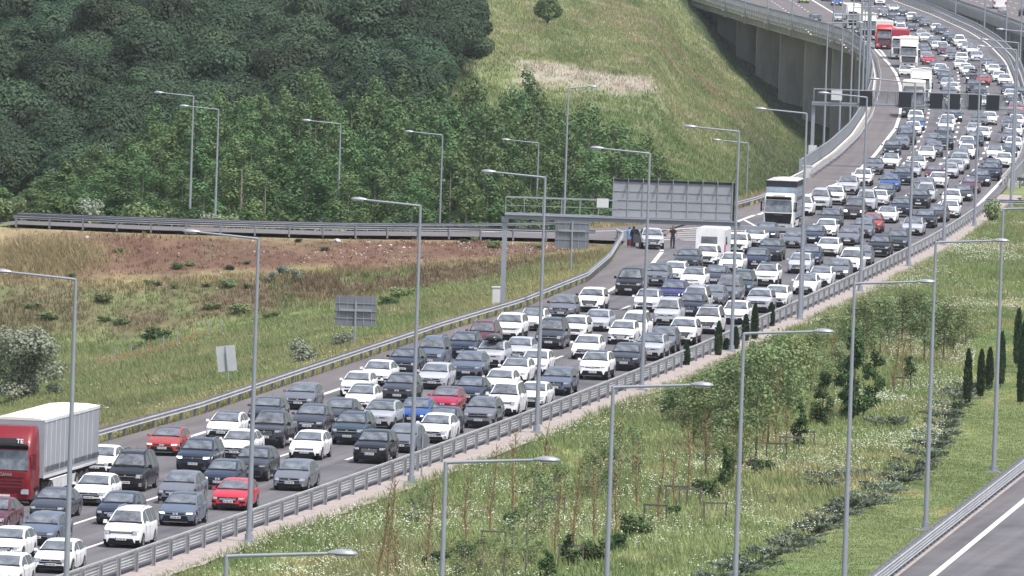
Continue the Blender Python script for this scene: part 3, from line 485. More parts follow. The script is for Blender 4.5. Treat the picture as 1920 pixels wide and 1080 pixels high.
RAMPL=[(-27.25, 850, -2.16), (-25.35, 858, -3.46), (-15.14, 868, -4.66), (-6.51, 885, -5.88), (1.94, 905, -6.97)]
RL2=(4.03,822,-2.63)
GL=(21.91,960,-8.16)
VLY=[1005, 1048, 1090, 1133, 1176, 1219, 1262, 1305, 1348, 1391, 1440, 1490, 1545, 1620, 1665, 1710, 1755]
def pixx(x,y):
    return 960+x*19000.0/y+.034*0
CAB1=(-1.01, 710.6)
CAB2=(27.39, 953.0)
SG1=(-10.02, 651.5, -1.13);SG1Z=2.5
SG2=(4.36, 759.1, -0.64);SG2Z=3.04
SG3=(-16.83, 610.0, -1.43);SG3Z=1.8
SG4=(-4.29, 515.4)
SG5=(49.6, 955.0)
FN=[(-29.31, 722.6, -6.87), (-28.26, 724.6, -6.64), (-27.27, 728.6, -6.6), (-26.06, 730.1, -6.37), (-25.1, 733.1, -6.23), (-24.3, 739.1, -6.21), (-23.38, 744.1, -5.99), (-22.29, 746.6, -5.8), (-21.37, 747.1, -5.6)]

# ---- guardrails
WP=[(-.0,-.155),(-.075,-.10),(-.075,-.05),(-.01,0),(-.075,.05),(-.075,.10),(0,.155),(.006,.155),(-.055,.10),(-.055,.05),(.012,0),(-.055,-.05),(-.055,-.10),(.006,-.155)]
def wprof(side,h,sc=1.0): return [(side*o*sc,h+v*sc) for o,v in WP]
def postmesh(name,h,w=.14,d=.12,m='post'):
    b=MB(); t=.022
    b.box((0,0,h/2-.1),(w,t*1.6,h+.2)); b.box((-w/2,0,h/2-.1),(t,d,h+.2)); b.box((w/2,0,h/2-.1),(t,d,h+.2))
    return b.mesh(name,[MT[m]],0)
def guardrail(name,label,path,side,beams,postoff,post,spacing,cat='guardrail',railm='rail',first=0,extra=None,zfun=None):
    cx=path[len(path)//2]; loc=(cx[0],cx[1],cx[2])
    t=thing(name,label,cat,loc)
    P=[(p[0]-loc[0],p[1]-loc[1],p[2]-loc[2]) for p in path]
    b=MB()
    for kind,h,sc in beams:
        if kind=='w': b.sweep(P,wprof(side,h,sc))
        elif kind=='tube': b.sweep(P,[(side*-.05+sc*math.cos(a),h+sc*math.sin(a)) for a in [k*math.pi/4 for k in range(8)]][::-1])
        elif kind=='box': b.sweep(P,[(-sc,h-sc*.8),(sc,h-sc*.8),(sc,h+sc*.8),(-sc,h+sc*.8)][::-1])
    b.build('beam',MT[railm],t,40)
    # posts along the path
    A=np.array(P); dd=np.r_[0,np.cumsum(np.hypot(np.diff(A[:,0]),np.diff(A[:,1])))]
    n=0; rest=MB(); s=first+.3
    while s<dd[-1]:
        x=np.interp(s,dd,A[:,0]); y=np.interp(s,dd,A[:,1]); z=np.interp(s,dd,A[:,2]); x2=np.interp(s+.5,dd,A[:,0]);y2=np.interp(s+.5,dd,A[:,1])
        dx,dy=x2-x,y2-y; l=math.hypot(dx,dy) or 1; nx,ny=dy/l,-dx/l
        px,py=x+nx*postoff,y+ny*postoff
        if n<100:
            o=link('post',post,t,(px,py,z)); o.rotation_euler=(0,0,math.atan2(dy,dx)-math.pi/2)
        else: rest.box((px,py,z+.42),(.14,.12,.85),rz=math.atan2(dy,dx)-math.pi/2)
        n+=1; s+=spacing
    if rest.v: tag(rest.build('far_posts',MT['post'],t,0),kind='stuff')
    return t
pR=postmesh('post',.92); pL=postmesh('post',.70); pF=postmesh('post',.72,m='railfar')
yy=np.arange(400,889,4.0)
guardrail('guardrail','long steel guardrail with close posts along the right edge of the jammed road',[(float(RX(y))+.35,float(y),0) for y in yy],1,[('w',.68,1.0),('w',.40,.8),('box',.90,.05)],.16,pR,3.9)
yy=list(np.arange(440,801,4.0))
guardrail('guardrail','smooth double-ribbed guardrail curving along the left hard shoulder below the grassy bank',[(float(EX(y))-.15,float(y),0) for y in yy]+[(8.2,806,0)],1,[('w',.60,1.25)],-.2,pL,3.9)
def poly(P,step=3.0,z=0,off=0):
    P=np.array(P,float); d=np.r_[0,np.cumsum(np.hypot(np.diff(P[:,0]),np.diff(P[:,1])))]; s=np.arange(0,d[-1],step)
    x=np.interp(s,d,P[:,0]); y=np.interp(s,d,P[:,1]); k=np.hanning(9);k/=k.sum()
    if len(x)>12:
        x=np.convolve(np.pad(x,4,mode='reflect',reflect_type='odd'),k,'valid'); y=np.convolve(np.pad(y,4,mode='reflect',reflect_type='odd'),k,'valid')
    return [(float(a),float(b+off),z) for a,b in zip(x,y)]
guardrail('guardrail','dark grey guardrail in front of the ramp, above the red soil embankment',poly([p for p in RN if p[0]>-40],off=-.3),1,[('w',.62,1.0)],.16,pF,2.7,railm='railfar')
guardrail('guardrail','dark grey guardrail behind the ramp, before the poplars and reeds',poly([p for p in RF if -40<p[0]<6],off=.4),1,[('w',.55,.75)],-.16,pF,4.0,railm='railfar')
guardrail('guardrail','pale guardrail behind the yellow grass, from the ramp to the viaduct',poly([(12.5,838),(15.5,852),(18.2,866),(21.6,888),(27.0,948)]),1,[('w',.60,1.2)],-.2,pL,4.0)
yy=np.arange(340,740,4.0)
guardrail('guardrail','double steel guardrail along the empty second road at lower right',[(float(R2X(y))-.1,float(y),-.05) for y in yy],1,[('w',.72,1.15),('w',.42,1.0)],-.17,pR,2.0)
guardrail('guardrail','short guardrail across the closed turnout beside the small green sapling',[(41.6,893,0),(44,893.5,0),(48,894,0),(54,894.5,0),(60,895,0)],1,[('w',.66,1.0)],-.16,pR,4.0,railm='railfar')
guardrail('guardrail','short grey guardrail beyond the turnout at the right picture edge',[(47.0,950,0),(50,946,0),(55,941,0),(60,938,0)],1,[('w',.66,1.0)],-.16,pR,4.0,railm='railfar')
# ---- viaduct
vt=thing('viaduct','curved concrete viaduct on wall piers carrying the queue over the green valley','viaduct',(45,1300,0))
O=Vector((45,1300,0))
def rel(p): return (p[0]-45,p[1]-1300,p[2])
ydk=np.concatenate([np.arange(950,2001,8.0)])
Lp=[(float(EX(y))-.2,float(y),0) for y in ydk]; Rp=[(float(RX(y))+.35,float(y),0) for y in ydk]
def sweep2(b,path,prof,mi=0): b.sweep([rel(p) for p in path],prof,True,mi)
b=MB() # deck slab, in sections across
rings=[]
for l,r in zip(Lp,Rp):
    l=rel(l); r=rel(r); y=l[1]
    rings.append([(l[0]-.45,y,-.06),(r[0]+.45,y,-.06),(r[0]+.45,y,-.42),(l[0]-.45,y,-.42)])
b.loft(rings,True,True,0); b.build('deck_slab',MT['concretedark'],vt,0)
b=MB(); sweep2(b,Lp,[(1.2,-.42),(1.2,-2.1),(.75,-2.1),(.75,-.42)][::-1])
for k in (6.5,12,18,24):
    pth=[(p[0]+k,p[1],p[2]) for p,q in zip(Lp,Rp) if p[0]+k<q[0]-1]
    if len(pth)>3: sweep2(b,pth,[(-.25,-.42),(-.25,-2.1),(.25,-2.1),(.25,-.42)])
sweep2(b,Rp,[(-1.2,-.42),(-1.2,-2.1),(-.75,-2.1),(-.75,-.42)])
b.build('girder',MT['concretelight'],vt,0)
for nm,pth,sg in (('left',Lp,1),('right',Rp,-1)):
    b=MB(); pr=[(-.25*sg,.0),(-.45*sg,-.75),(-.12*sg,-.75),(.15*sg,-.0),(.05*sg,.55),(-.16*sg,.60)]
    sweep2(b,pth,pr if sg<0 else pr[::-1]); b.build('parapet',MT['concretelight'],vt,0)
# fence on the outside of the parapets: posts, rails and upright bars
for pth,sg,hh in ((Lp,1,1.75),(Rp,-1,1.25)):
    b=MB(); q=[(p[0]-.35*sg,p[1],0) for p in pth]; A=np.array(q); d=np.r_[0,np.cumsum(np.hypot(np.diff(A[:,0]),np.diff(A[:,1])))]
    for h in (.62,hh): sweep2(b,q,[(-.05,h-.05),(.05,h-.05),(.05,h+.05),(-.05,h+.05)][::-1])
    for s in np.arange(0,d[-1],.34):
        x,y=np.interp(s,d,A[:,0])-45,np.interp(s,d,A[:,1])-1300
        b.box((x,y,(hh+.6)/2),(.10,.11,hh-.6))
    tag(b.build('fence_bars',MT['steel'],vt,0),kind='stuff')
    b=MB()
    for s in np.arange(0,d[-1],4.5):
        x,y=np.interp(s,d,A[:,0])-45,np.interp(s,d,A[:,1])-1300; b.box((x-.06*sg,y,hh/2-.3),(.14,.14,hh+.75))
    tag(b.build('fence_posts',MT['steel'],vt,0),kind='stuff')
# inner guardrail on the viaduct
for pth,sg in ((Lp,1),(Rp,-1)):
    b=MB(); q=[(p[0]+.75*sg,p[1],0) for p in pth]; b.sweep([rel(p) for p in q],wprof(sg,.65,1.2)); 
    A=np.array(q)
    for i in range(0,len(q),1): b.box((q[i][0]-45-.2*sg,q[i][1]-1300,.3),(.14,.12,.6))
    b.build('inner_rail',MT['rail'],vt,0)
b=MB()
for i in range(0,len(Lp)-1):
    for f in (0,.5):
        x=Lp[i][0]*(1-f)+Lp[i+1][0]*f-45; y=Lp[i][1]*(1-f)+Lp[i+1][1]*f-1300
        b.box((x-.12,y,-.95),(.30,.28,1.6))
tag(b.build('fascia_brackets',MT['concretelight'],vt,0),kind='stuff')
# pier caps and wall piers every 45 m
pys=[985,1030,1076,1122,1168,1214,1260,1306,1352,1398,1444,1490,1535,1580,1626,1672,1718,1764,1810,1856]
for y in pys:
    l=float(EX(y)); r=float(RX(y)); zt=float(terrain((l+r)/2,y)); b=MB()
    b.box(((l+r)/2-45,y-1300,-1.15),(r-l+1.0,2.0,1.45)); b.box((l-45-.25,y-1300,-1.25),(.5,2.1,1.5))
    cap=b.build('pier_cap',MT['concretelight'],vt,0)
    w=r-l
    xs=[l+6.2,r-6.2] if w<32 else [l+6.2,(l+r)/2,r-6.2]
    for x in xs:
        b=MB(); z0=float(terrain(x,y))-1
        b.box((x-45,y-1300,(-2.0+z0)/2-.0),(8.6,2.4,-2.0-z0)); b.box((x-45-4.33,y-1300,(-2.0+z0)/2),(.16,2.0,-2.0-z0)); b.box((x-45+0,y-1300-1.22,(-2.0+z0)/2),(.5,.12,-2.0-z0))
        b.build('pier',MT['concretedark'],vt,0)
b=MB(); l=float(EX(951)); r=float(RX(951)); b.box(((l+r)/2-45,951-1300,-5.4),(r-l+1.6,2.4,9.9)); b.build('abutment',MT['concretedark'],vt,0)
# pale end of the parapet at the start of the viaduct
b=MB(); b.sweep([rel((float(EX(y))-.2,y,0)) for y in (905,920,935,951)],[(-.2,-.3),(.15,-.3),(.1,.75),(-.15,.75)][::-1]); b.build('end_parapet',MT['concretelight'],vt,0)
# ---- opposite carriageway's viaduct
ov=thing('viaduct','parallel concrete viaduct with empty lanes at the top right corner','viaduct',(90,1650,0))
yo=np.arange(1420,2101,10.0); Lo=[(float(OX(y)),float(y),0) for y in yo]
ro=lambda p:(p[0]-90,p[1]-1650,p[2])
b=MB(); rings=[[(x-90-.4,y-1650,0),(x-90+26,y-1650,0),(x-90+26,y-1650,-.4),(x-90-.4,y-1650,-.4)] for x,y,_ in Lo]; b.loft(rings); b.build('deck_slab',MT['shoulder'],ov,0)
b=MB(); b.sweep([ro(p) for p in Lo],[(.25,-.4),(.25,-2.9),(.8,-2.9),(.8,-.4)]); b.build('girder',MT['concrete'],ov,0)
b=MB(); b.sweep([ro(p) for p in Lo],[(-.45,-.6),(-.45,.75),(-.15,.75),(-.15,-.6)][::-1]); b.build('parapet',MT['concretelight'],ov,0)
b=MB()
q=[(x-.3,y,0) for x,y,_ in Lo]
for h in (1.6,.9): b.sweep([ro(p) for p in q],[(-.05,h-.05),(.05,h-.05),(.05,h+.05),(-.05,h+.05)][::-1])
A=np.array(q); d=np.r_[0,np.cumsum(np.hypot(np.diff(A[:,0]),np.diff(A[:,1])))]
for s in np.arange(0,d[-1],.4): b.box((np.interp(s,d,A[:,0])-90,np.interp(s,d,A[:,1])-1650,1.2),(.1,.12,.85))
tag(b.build('fence_bars',MT['steel'],ov,0),kind='stuff')
for y in range(1440,2090,45):
    x=float(OX(y)); b=MB(); b.box((x-90+13,y-1650,-2.0),(26,2.2,2.6)); b.box((x-90+3.2,y-1650,-8.6),(2.2,2.2,11.5)); b.box((x-90+21,y-1650,-8.6),(2.2,2.2,11.5)); b.build('pier',MT['concretelight'],ov,0)
mo=MB()
for off in (4.2,7.9,11.6,15.3):
    for y in np.arange(1430,2080,16.0): 
        x=float(OX(y))+off-90; x2=float(OX(y+5))+off-90; mo.add([(x-.13,y-1650,.012),(x+.13,y-1650,.012),(x2+.13,y+5-1650,.012),(x2-.13,y+5-1650,.012)],[(0,1,2,3)])
for y in np.arange(1430,2080,5.0):
    x=float(OX(y))+1.0-90; x2=float(OX(y+5))+1.0-90; mo.add([(x-.13,y-1650,.012),(x+.13,y-1650,.012),(x2+.13,y+5-1650,.012),(x2-.13,y+5-1650,.012)],[(0,1,2,3)])
mo.build('lane_markings',MT['linepaint'],ov,0)
# ---- street lamps
def lamp_proto(hh=14.0,arm=2.8,thick=1.0,tag_=''):
    P={}
    b=MB(); b.tube([(0,0,0),(0,0,hh*.5),(0,0,hh)],[.132*thick,.10*thick,.066*thick],10); P['pole']=b.mesh('pole',[MT['pole']],50)
    b=MB(); b.tube([(0,0,hh-.03),(-.25,0,hh+.0),(-arm,0,hh+.17)],[.06*thick,.055*thick,.045*thick],8); P['arm']=b.mesh('arm',[MT['pole']],50)
    b=MB(); x0=-arm+.05; z=hh+.17
    rings=[]
    for u,w,h in ((0,.05,.04),(-.12,.10,.08),(-.35,.17,.13),(-.62,.16,.12),(-.78,.09,.07),(-.82,.03,.03)):
        rings.append([(x0+u,w*math.cos(a),z+.02+h*math.sin(a)*(1 if math.sin(a)>0 else .55)+.012*u) for a in [k*math.pi/5 for k in range(10)]])
    b.loft(rings); P['lamp_head']=b.mesh('lamp_head',[MT['lamphead']],50)
    b=MB(); b.box((x0-.42,0,z-.055),(.5,.22,.03)); P['lamp_glass']=b.mesh('lamp_glass',[MT['lampglass']],0)
    b=MB(); b.box((0,0,.03),(.55,.55,.06)); b.tube([(0,0,.05),(0,0,.35)],.19*thick,10); b.box((0,0,-.12),(1.1,1.1,.22),1); P['base_plate']=b.mesh('base_plate',[MT['pole'],MT['concrete']],0)
    return P
LPA=lamp_proto(); LPB=lamp_proto(11.0,2.6,.9); LPC=lamp_proto(14.0,1.6,.9)
def lamp(P,x,y,z,rz,label,group):
    t=thing('street_lamp',label,'street lamp',(x,y,z),rz,group)
    link('base_plate',P['base_plate'],t); link('pole',P['pole'],t); link('arm',P['arm'],t); h=link('lamp_head',P['lamp_head'],t); link('lamp_glass',P['lamp_glass'],h)
    return t
NUM=['first','second','third','fourth','fifth','sixth','seventh','eighth','ninth','tenth','eleventh','twelfth','thirteenth','fourteenth','fifteenth','sixteenth','seventeenth','eighteenth','nineteenth','twentieth']
ML=[(-18.2,422.3),(-11.75,466.6),(-4.75,510.5),(1.62,554.6),(7.87,598.4),(14.1,644.5),(19.6,687.8),(25.15,731.5),(30.3,775),(34.6,815),(38.85,855),(43.9,897)]
for i,(x,y) in enumerate(ML):
    dx=float(RX(y+5)-RX(y-5))/10; lamp(LPA,x,y,0,-math.atan(dx)*1.0,'tall lamp post with arm over the jam, %s from the left along the barrier'%NUM[i],'lamp posts along the right side of the jammed road')
R2L=[(-7.48,273.6),(-1.88,315.4),(3.71,359.2),(9.24,400.9),(15.1,446.6),(20.53,492.5),(25.9,537.2)]
for i,(x,y) in enumerate(R2L):
    lamp(LPA,x,y,-.1 if y<400 else -.2,math.pi-math.atan(.1275)+.04,'grey lamp post with arm to the right, %s from the left in the meadow row'%NUM[i],'lamp posts between the meadow and the second road')
for i,(x,y,z) in enumerate(RAMPL):
    lamp(LPB,x,y,z,-.1,'slim grey lamp post behind the ramp guardrail, %s from the left before the poplars'%NUM[i],'lamp posts along the ramp before the woods')
lamp(LPC,RL2[0],RL2[1],RL2[2],math.pi,'tall slim lamp post behind the ramp with its short arm pointing right',None)
lamp(LPB,GL[0],GL[1],GL[2],0,'thin lamp post on the dark green slope left of the white livestock truck',None)
k=0
for i,y in enumerate(VLY):
    x=float(EX(y))-1.0; dx=float(EX(y+5)-EX(y-5))/10
    lamp(LPA,x,y,-.5,math.pi-math.atan(dx),'tall lamp post on the outer left edge of the viaduct, %s from its near end'%(NUM[i]),'lamp posts along the left edge of the viaduct')
for i,y in enumerate((942,990,1040,1090,1140,1190,1240)):
    x=float(RX(y))+1.0
    if pixx(x,y)<1925: lamp(LPA,x,y,-.4,-.1,'lamp post beyond the turnout at the right edge, %s from the near end'%NUM[i],'lamp posts along the right edge of the viaduct')
for i,y in enumerate((1300,1400,1500,1600,1700,1800)):
    x=float(RX(y))+.9; lamp(LPA,x,y,-.4,-.05,'distant lamp post on the right edge of the viaduct, %s from the corner'%NUM[i],'lamp posts along the right edge of the viaduct')
# ---- overhead gantries
def truss(b,x0,x1,y,z0,z1,d,step):
    for yy in (y-d/2,y+d/2):
        for z in (z0,z1): b.box(((x0+x1)/2,yy,z),(x1-x0,.07,.07))
        n=int((x1-x0)/step)
        for k in range(n+1): b.box((x0+(x1-x0)*k/n,yy,(z0+z1)/2),(.05,.05,z1-z0))
G1=thing('sign_gantry','long overhead gantry over the jam carrying a big grey sign panel seen from behind','sign gantry',(-.62,690,0))
gx=20.35
b=MB(); b.box((0,0,3.0),(.34,.34,6.0)); b.box((0,0,-.1),(1.0,1.0,.3)); b.box((0,0,6.0),(.5,.5,.35)); b.build('left_column',MT['pole'],G1,0)
b=MB(); b.box((gx,0,2.95),(.30,.30,6.3)); b.build('right_column',MT['pole'],G1,0)
b=MB(); b.box((8.0,0,6.2),(16.1,.55,.28)); b.box((18.2,0,6.0),(4.4,.36,.26)); b.box((8.0,0,6.36),(16.1,1.1,.05)); b.build('beam',MT['pole'],G1,0)
b=MB(); truss(b,0,7.6,0,6.45,7.55,1.0,1.25); b.box((3.8,-.5,7.0),(7.6,.035,.035)); b.build('catwalk_railing',MT['steel'],G1,0)
b=MB(); b.box((11.35,.15,7.62),(8.2,.35,2.5)); 
p=b.build('sign_panel',MT['panelback'],G1,0)
b=MB(); b.box((11.35,.2,8.95),(8.4,.6,.14)); b.box((15.53,.15,7.65),(.12,.45,2.6)); b.build('dark_hood',MT['ledblack'],p,0)
b=MB()
for k in range(9): b.box((7.29+k*1.015,-.06,7.62),(.06,.06,2.5)); b.box((7.29+k*1.015,-.2,8.95),(.05,.5,.28))
for z in (6.45,7.0,7.6,8.2,8.82): b.box((11.35,-.05,z),(8.1,.03,.035))
b.build('frame',MT['steel'],p,0)
b=MB(); b.box((6.6,-.4,7.35),(.8,.35,.6)); b.build('camera_box',MT['cabinet'],G1,0)
G2=thing('sign_gantry','far overhead gantry at the viaduct with six black display panels in a row','sign gantry',(28.7,985,0))
b=MB(); b.box((0,0,3.0),(.34,.34,6.4)); b.build('left_column',MT['pole'],G2,0)
b=MB(); b.box((21.3,0,3.0),(.34,.34,6.4)); b.build('right_column',MT['pole'],G2,0)
b=MB(); b.box((9.6,0,6.15),(19.6,.5,.22)); b.box((9.6,0,7.5),(19.3,.5,.1)); b.box((9.6,0,5.95),(19.6,1.0,.06)); b.box((20.2,0,6.0),(2.4,.3,.2)); b.build('beam',MT['pole'],G2,0)
b=MB(); truss(b,0,19.3,0,6.2,7.5,.5,1.2); b.build('railing',MT['steel'],G2,0)
b=MB()
for k in range(90): b.box((5.0+k*.155,.02,6.8),(.07,.03,1.3))
b.build('mesh_screen',MT['steel'],G2,0)
for cx in (5.07,8.84,11.87,13.59,15.64,17.37):
    b=MB(); b.box((cx,-.42,6.75),(1.24,.3,1.45)); q=b.build('display_panel',MT['ledblack'],G2,0)
    b=MB(); b.box((cx,-.34,7.50),(1.34,.3,.05)); b.box((cx,-.34,6.0),(1.34,.3,.05)); b.build('frame',MT['steel'],q,0)
b=MB(); b.box((2.2,-.3,6.95),(1.05,.3,.95)); b.build('control_box',MT['cabinet'],G2,0)
b=MB(); b.box((0.05,-.2,1.5),(.8,.5,.0+1.0)); b.build('lower_box',MT['cabinet'],G2,0)
# white cabinets
def cabinet(x,y,w,d,h,label):
    z=float(terrain(x,y)); t=thing('utility_cabinet',label,'cabinet',(x,y,z))
    b=MB(); b.box((0,0,h/2),(w,d,h)); b.build('body',MT['cabinet'],t,0)
    b=MB(); b.box((0,0,h+.04),(w+.12,d+.12,.08)); b.build('lid',MT['cabinet'],t,0)
    b=MB(); b.box((0,-d/2-.012,h/2),(w*.9,.02,h*.86)); b.build('door',MT['cabinet'],t,0)
    b=MB(); b.box((0,0,-.15),(w+.2,d+.2,.35)); b.build('plinth',MT['concrete'],t,0)
cabinet(*CAB1,.72,.5,1.25,'white metal utility cabinet beside the left column of the near gantry')
cabinet(*CAB2,.9,.6,1.35,'pale utility cabinet at the near end of the viaduct parapet')
# signs seen from behind
def signback(x,y,z,w,h,zc,label,framed=True,tilt=0,m='signback',zp=None):
    t=thing('road_sign',label,'road sign',(x,y,z)); t.rotation_euler=(0,tilt,0)
    b=MB(); b.tube([(0,0,-.3),(0,0,zc+h*.3)],.075 if framed else .04,8); b.build('post',MT['pole'],t)
    b=MB(); b.box((0,.1,zc),(w,.04,h)); p=b.build('panel',MT[m],t,0)
    b=MB()
    if framed:
        for k in range(5): b.box((-w*.4+w*.2*k,.06,zc),(.035,.04,h*.98))
        for k in range(1,4): b.box((0,.05,zc-h/2+h*k/4),(w*.98,.03,.03))
        b.box((0,0,zc+.05),(w*.8,.12,.14))
    else: b.box((0,.06,zc),(.06,.04,h*.96))
    b.build('bracket',MT['steel'],p,0)
signback(*SG1,2.62,1.95,SG1Z,'large grey framed sign seen from behind on the left grassy verge')
signback(*SG2,2.55,2.5,SG2Z,'square grey sign seen from behind above the embankment, near the people')
signback(*SG3,1.15,1.55,SG3Z,'small tilted pale rectangular sign in the grass left of the guardrail',False,-.13,'signwhite')
t=thing('road_sign','round grey sign seen from behind at the right barrier beside the third lamp post','road sign',(*SG4,-.1)); 
b=MB(); b.tube([(0,0,0),(0,0,2.2)],.04,8); b.build('post',MT['post'],t)
b=MB(); b.tube([(0,.06,1.92),(0,.09,1.92)],.37,24); b.build('panel',MT['signback'],t,30)
t=thing('road_sign','narrow grey sign seen from behind on a tall post at the right picture edge','road sign',(*SG5,-.2))
b=MB(); b.tube([(0,0,0),(0,0,7)],.09,8); b.build('post',MT['pole'],t)
b=MB(); b.box((1.0,.1,5.2),(2.2,.06,3.6)); b.build('panel',MT['signback'],t,0)
# orange mesh fence in the valley
t=thing('fence','sagging orange and grey mesh fence crossing the green valley','fence',(FN[0][0],FN[0][1],FN[0][2]))
b=MB(); n=len(FN)
for i in range(n):
    x,y,z=[FN[i][k]-FN[0][k] for k in range(3)]; link_=MB(); link_.box((x,y,z+.45),(.07,.07,1.5)); link_.build('post',MT['steel'] if i%3 else MT['fenceorange'],t,0)
for i in range(n-1):
    a=[FN[i][k]-FN[0][k] for k in range(3)]; c=[FN[i+1][k]-FN[0][k] for k in range(3)]
    L_=math.hypot(c[0]-a[0],c[1]-a[1])
    for h in (.12,.24,.36,.48,.60):
        b.tube([(a[0],a[1],a[2]+h),((a[0]+c[0])/2,(a[1]+c[1])/2,(a[2]+c[2])/2+h-.08),(c[0],c[1],c[2]+h)],.013,4)
    m_=int(L_/.3)
    for k in range(m_):
        f=k/m_; s_=-.08*4*f*(1-f); x,y,z=[a[j]*(1-f)+c[j]*f for j in range(3)]; b.box((x,y,z+.36+s_),(.02,.02,.5))
b.build('mesh',MT['fenceorange'],t,0)

# ---- road vehicles: lofted bodies with real wheel arches, glass, lamps, grille, plate
SPEC={
'H':dict(L=4.05,W=1.74,top=[(0,.50),(.03,.70),(.15,.79),(.55,.90),(1.0,.98),(1.12,1.01),(1.5,1.22),(1.95,1.41),(2.5,1.47),(3.2,1.455),(3.65,1.36),(3.85,1.10),(4.0,.85),(4.05,.5)],belt=[(0,.68),(.9,.88),(2,.92),(4.1,1.0)],ws=(1.14,1.92),rw=(3.66,3.86),wr=.31,yf=.82,yr=3.35,clr=.17,hz=.70,clad=False,cab=(1.35,3.72),bp=2.38),
'S':dict(L=4.62,W=1.78,top=[(0,.48),(.03,.67),(.15,.76),(.6,.87),(1.1,.95),(1.22,.98),(1.65,1.20),(2.1,1.38),(2.7,1.45),(3.3,1.425),(3.7,1.28),(4.05,1.10),(4.4,1.05),(4.56,.98),(4.6,.75),(4.62,.5)],belt=[(0,.66),(1,.86),(2,.90),(4.6,.97)],ws=(1.24,2.08),rw=(3.45,4.0),wr=.32,yf=.88,yr=3.6,clr=.16,hz=.67,clad=False,cab=(1.5,3.85),bp=2.6),
'U':dict(L=4.42,W=1.84,top=[(0,.55),(.03,.86),(.15,.95),(.5,1.03),(1.0,1.10),(1.12,1.13),(1.5,1.37),(1.88,1.55),(2.4,1.63),(3.4,1.61),(4.0,1.47),(4.22,1.15),(4.38,.9),(4.42,.5)],belt=[(0,.84),(.9,1.02),(2,1.05),(4.4,1.13)],ws=(1.14,1.85),rw=(4.0,4.22),wr=.355,yf=.88,yr=3.55,clr=.22,hz=.86,clad=True,cab=(1.38,4.05),bp=2.42),
'V':dict(L=4.45,W=1.83,top=[(0,.55),(.03,.86),(.15,.95),(.5,1.05),(.9,1.13),(1.0,1.17),(1.35,1.48),(1.68,1.72),(2.2,1.82),(3.2,1.83),(4.25,1.80),(4.37,1.2),(4.43,.9),(4.45,.5)],belt=[(0,.86),(.8,1.05),(2,1.08),(4.4,1.10)],ws=(1.02,1.66),rw=(4.25,4.37),wr=.325,yf=.85,yr=3.6,clr=.18,hz=.86,clad=False,cab=(1.22,4.2),bp=2.3),
'T':dict(L=5.14,W=1.93,top=[(0,.55),(.03,.92),(.2,1.02),(.6,1.12),(.9,1.18),(1.0,1.21),(1.4,1.58),(1.75,1.83),(2.3,1.91),(4.9,1.88),(5.05,1.3),(5.12,.9),(5.14,.5)],belt=[(0,.9),(.8,1.1),(2,1.15),(5.1,1.17)],ws=(1.02,1.73),rw=(4.9,5.05),wr=.34,yf=.9,yr=4.1,clr=.19,hz=.92,clad=False,cab=(1.25,4.85),bp=2.35),
'P':dict(L=5.35,W=1.87,top=[(0,.6),(.03,.98),(.15,1.06),(.6,1.13),(1.25,1.17),(1.35,1.20),(1.75,1.52),(2.1,1.75),(2.6,1.82),(3.35,1.79),(3.55,1.62),(3.68,1.17),(3.75,1.14),(5.3,1.14),(5.35,.6)],belt=[(0,.96),(1,1.10),(2,1.12),(5.3,1.13)],ws=(1.37,2.08),rw=(3.5,3.66),wr=.39,yf=.95,yr=4.15,clr=.30,hz=.98,clad=True,cab=(1.6,3.55),bp=2.65),
}
PLX=[.80,.85,.91,.955,.985,1.0]; PLS=[0,.03,.10,.25,.6,1.2]
def surf(sp):
    ts=[a for a,b in sp['top']]; tz=[b for a,b in sp['top']]; bs=[a for a,b in sp['belt']]; bz=[b for a,b in sp['belt']]
    L=sp['L']; hw=sp['W']/2
    def plan(s): return min(np.interp(s,PLS,PLX),np.interp(L-s,[0,.05,.2,.5,1.2],[.86,.90,.95,.98,1.0]))*hw
    zt=lambda s: float(np.interp(s,ts,tz)); zs=lambda s: float(min(np.interp(s,bs,bz),zt(s)-.022))
    return plan,zt,zs
def upx(w,zt,zs): return w*.955-max(zt-.045-zs,0)*.40
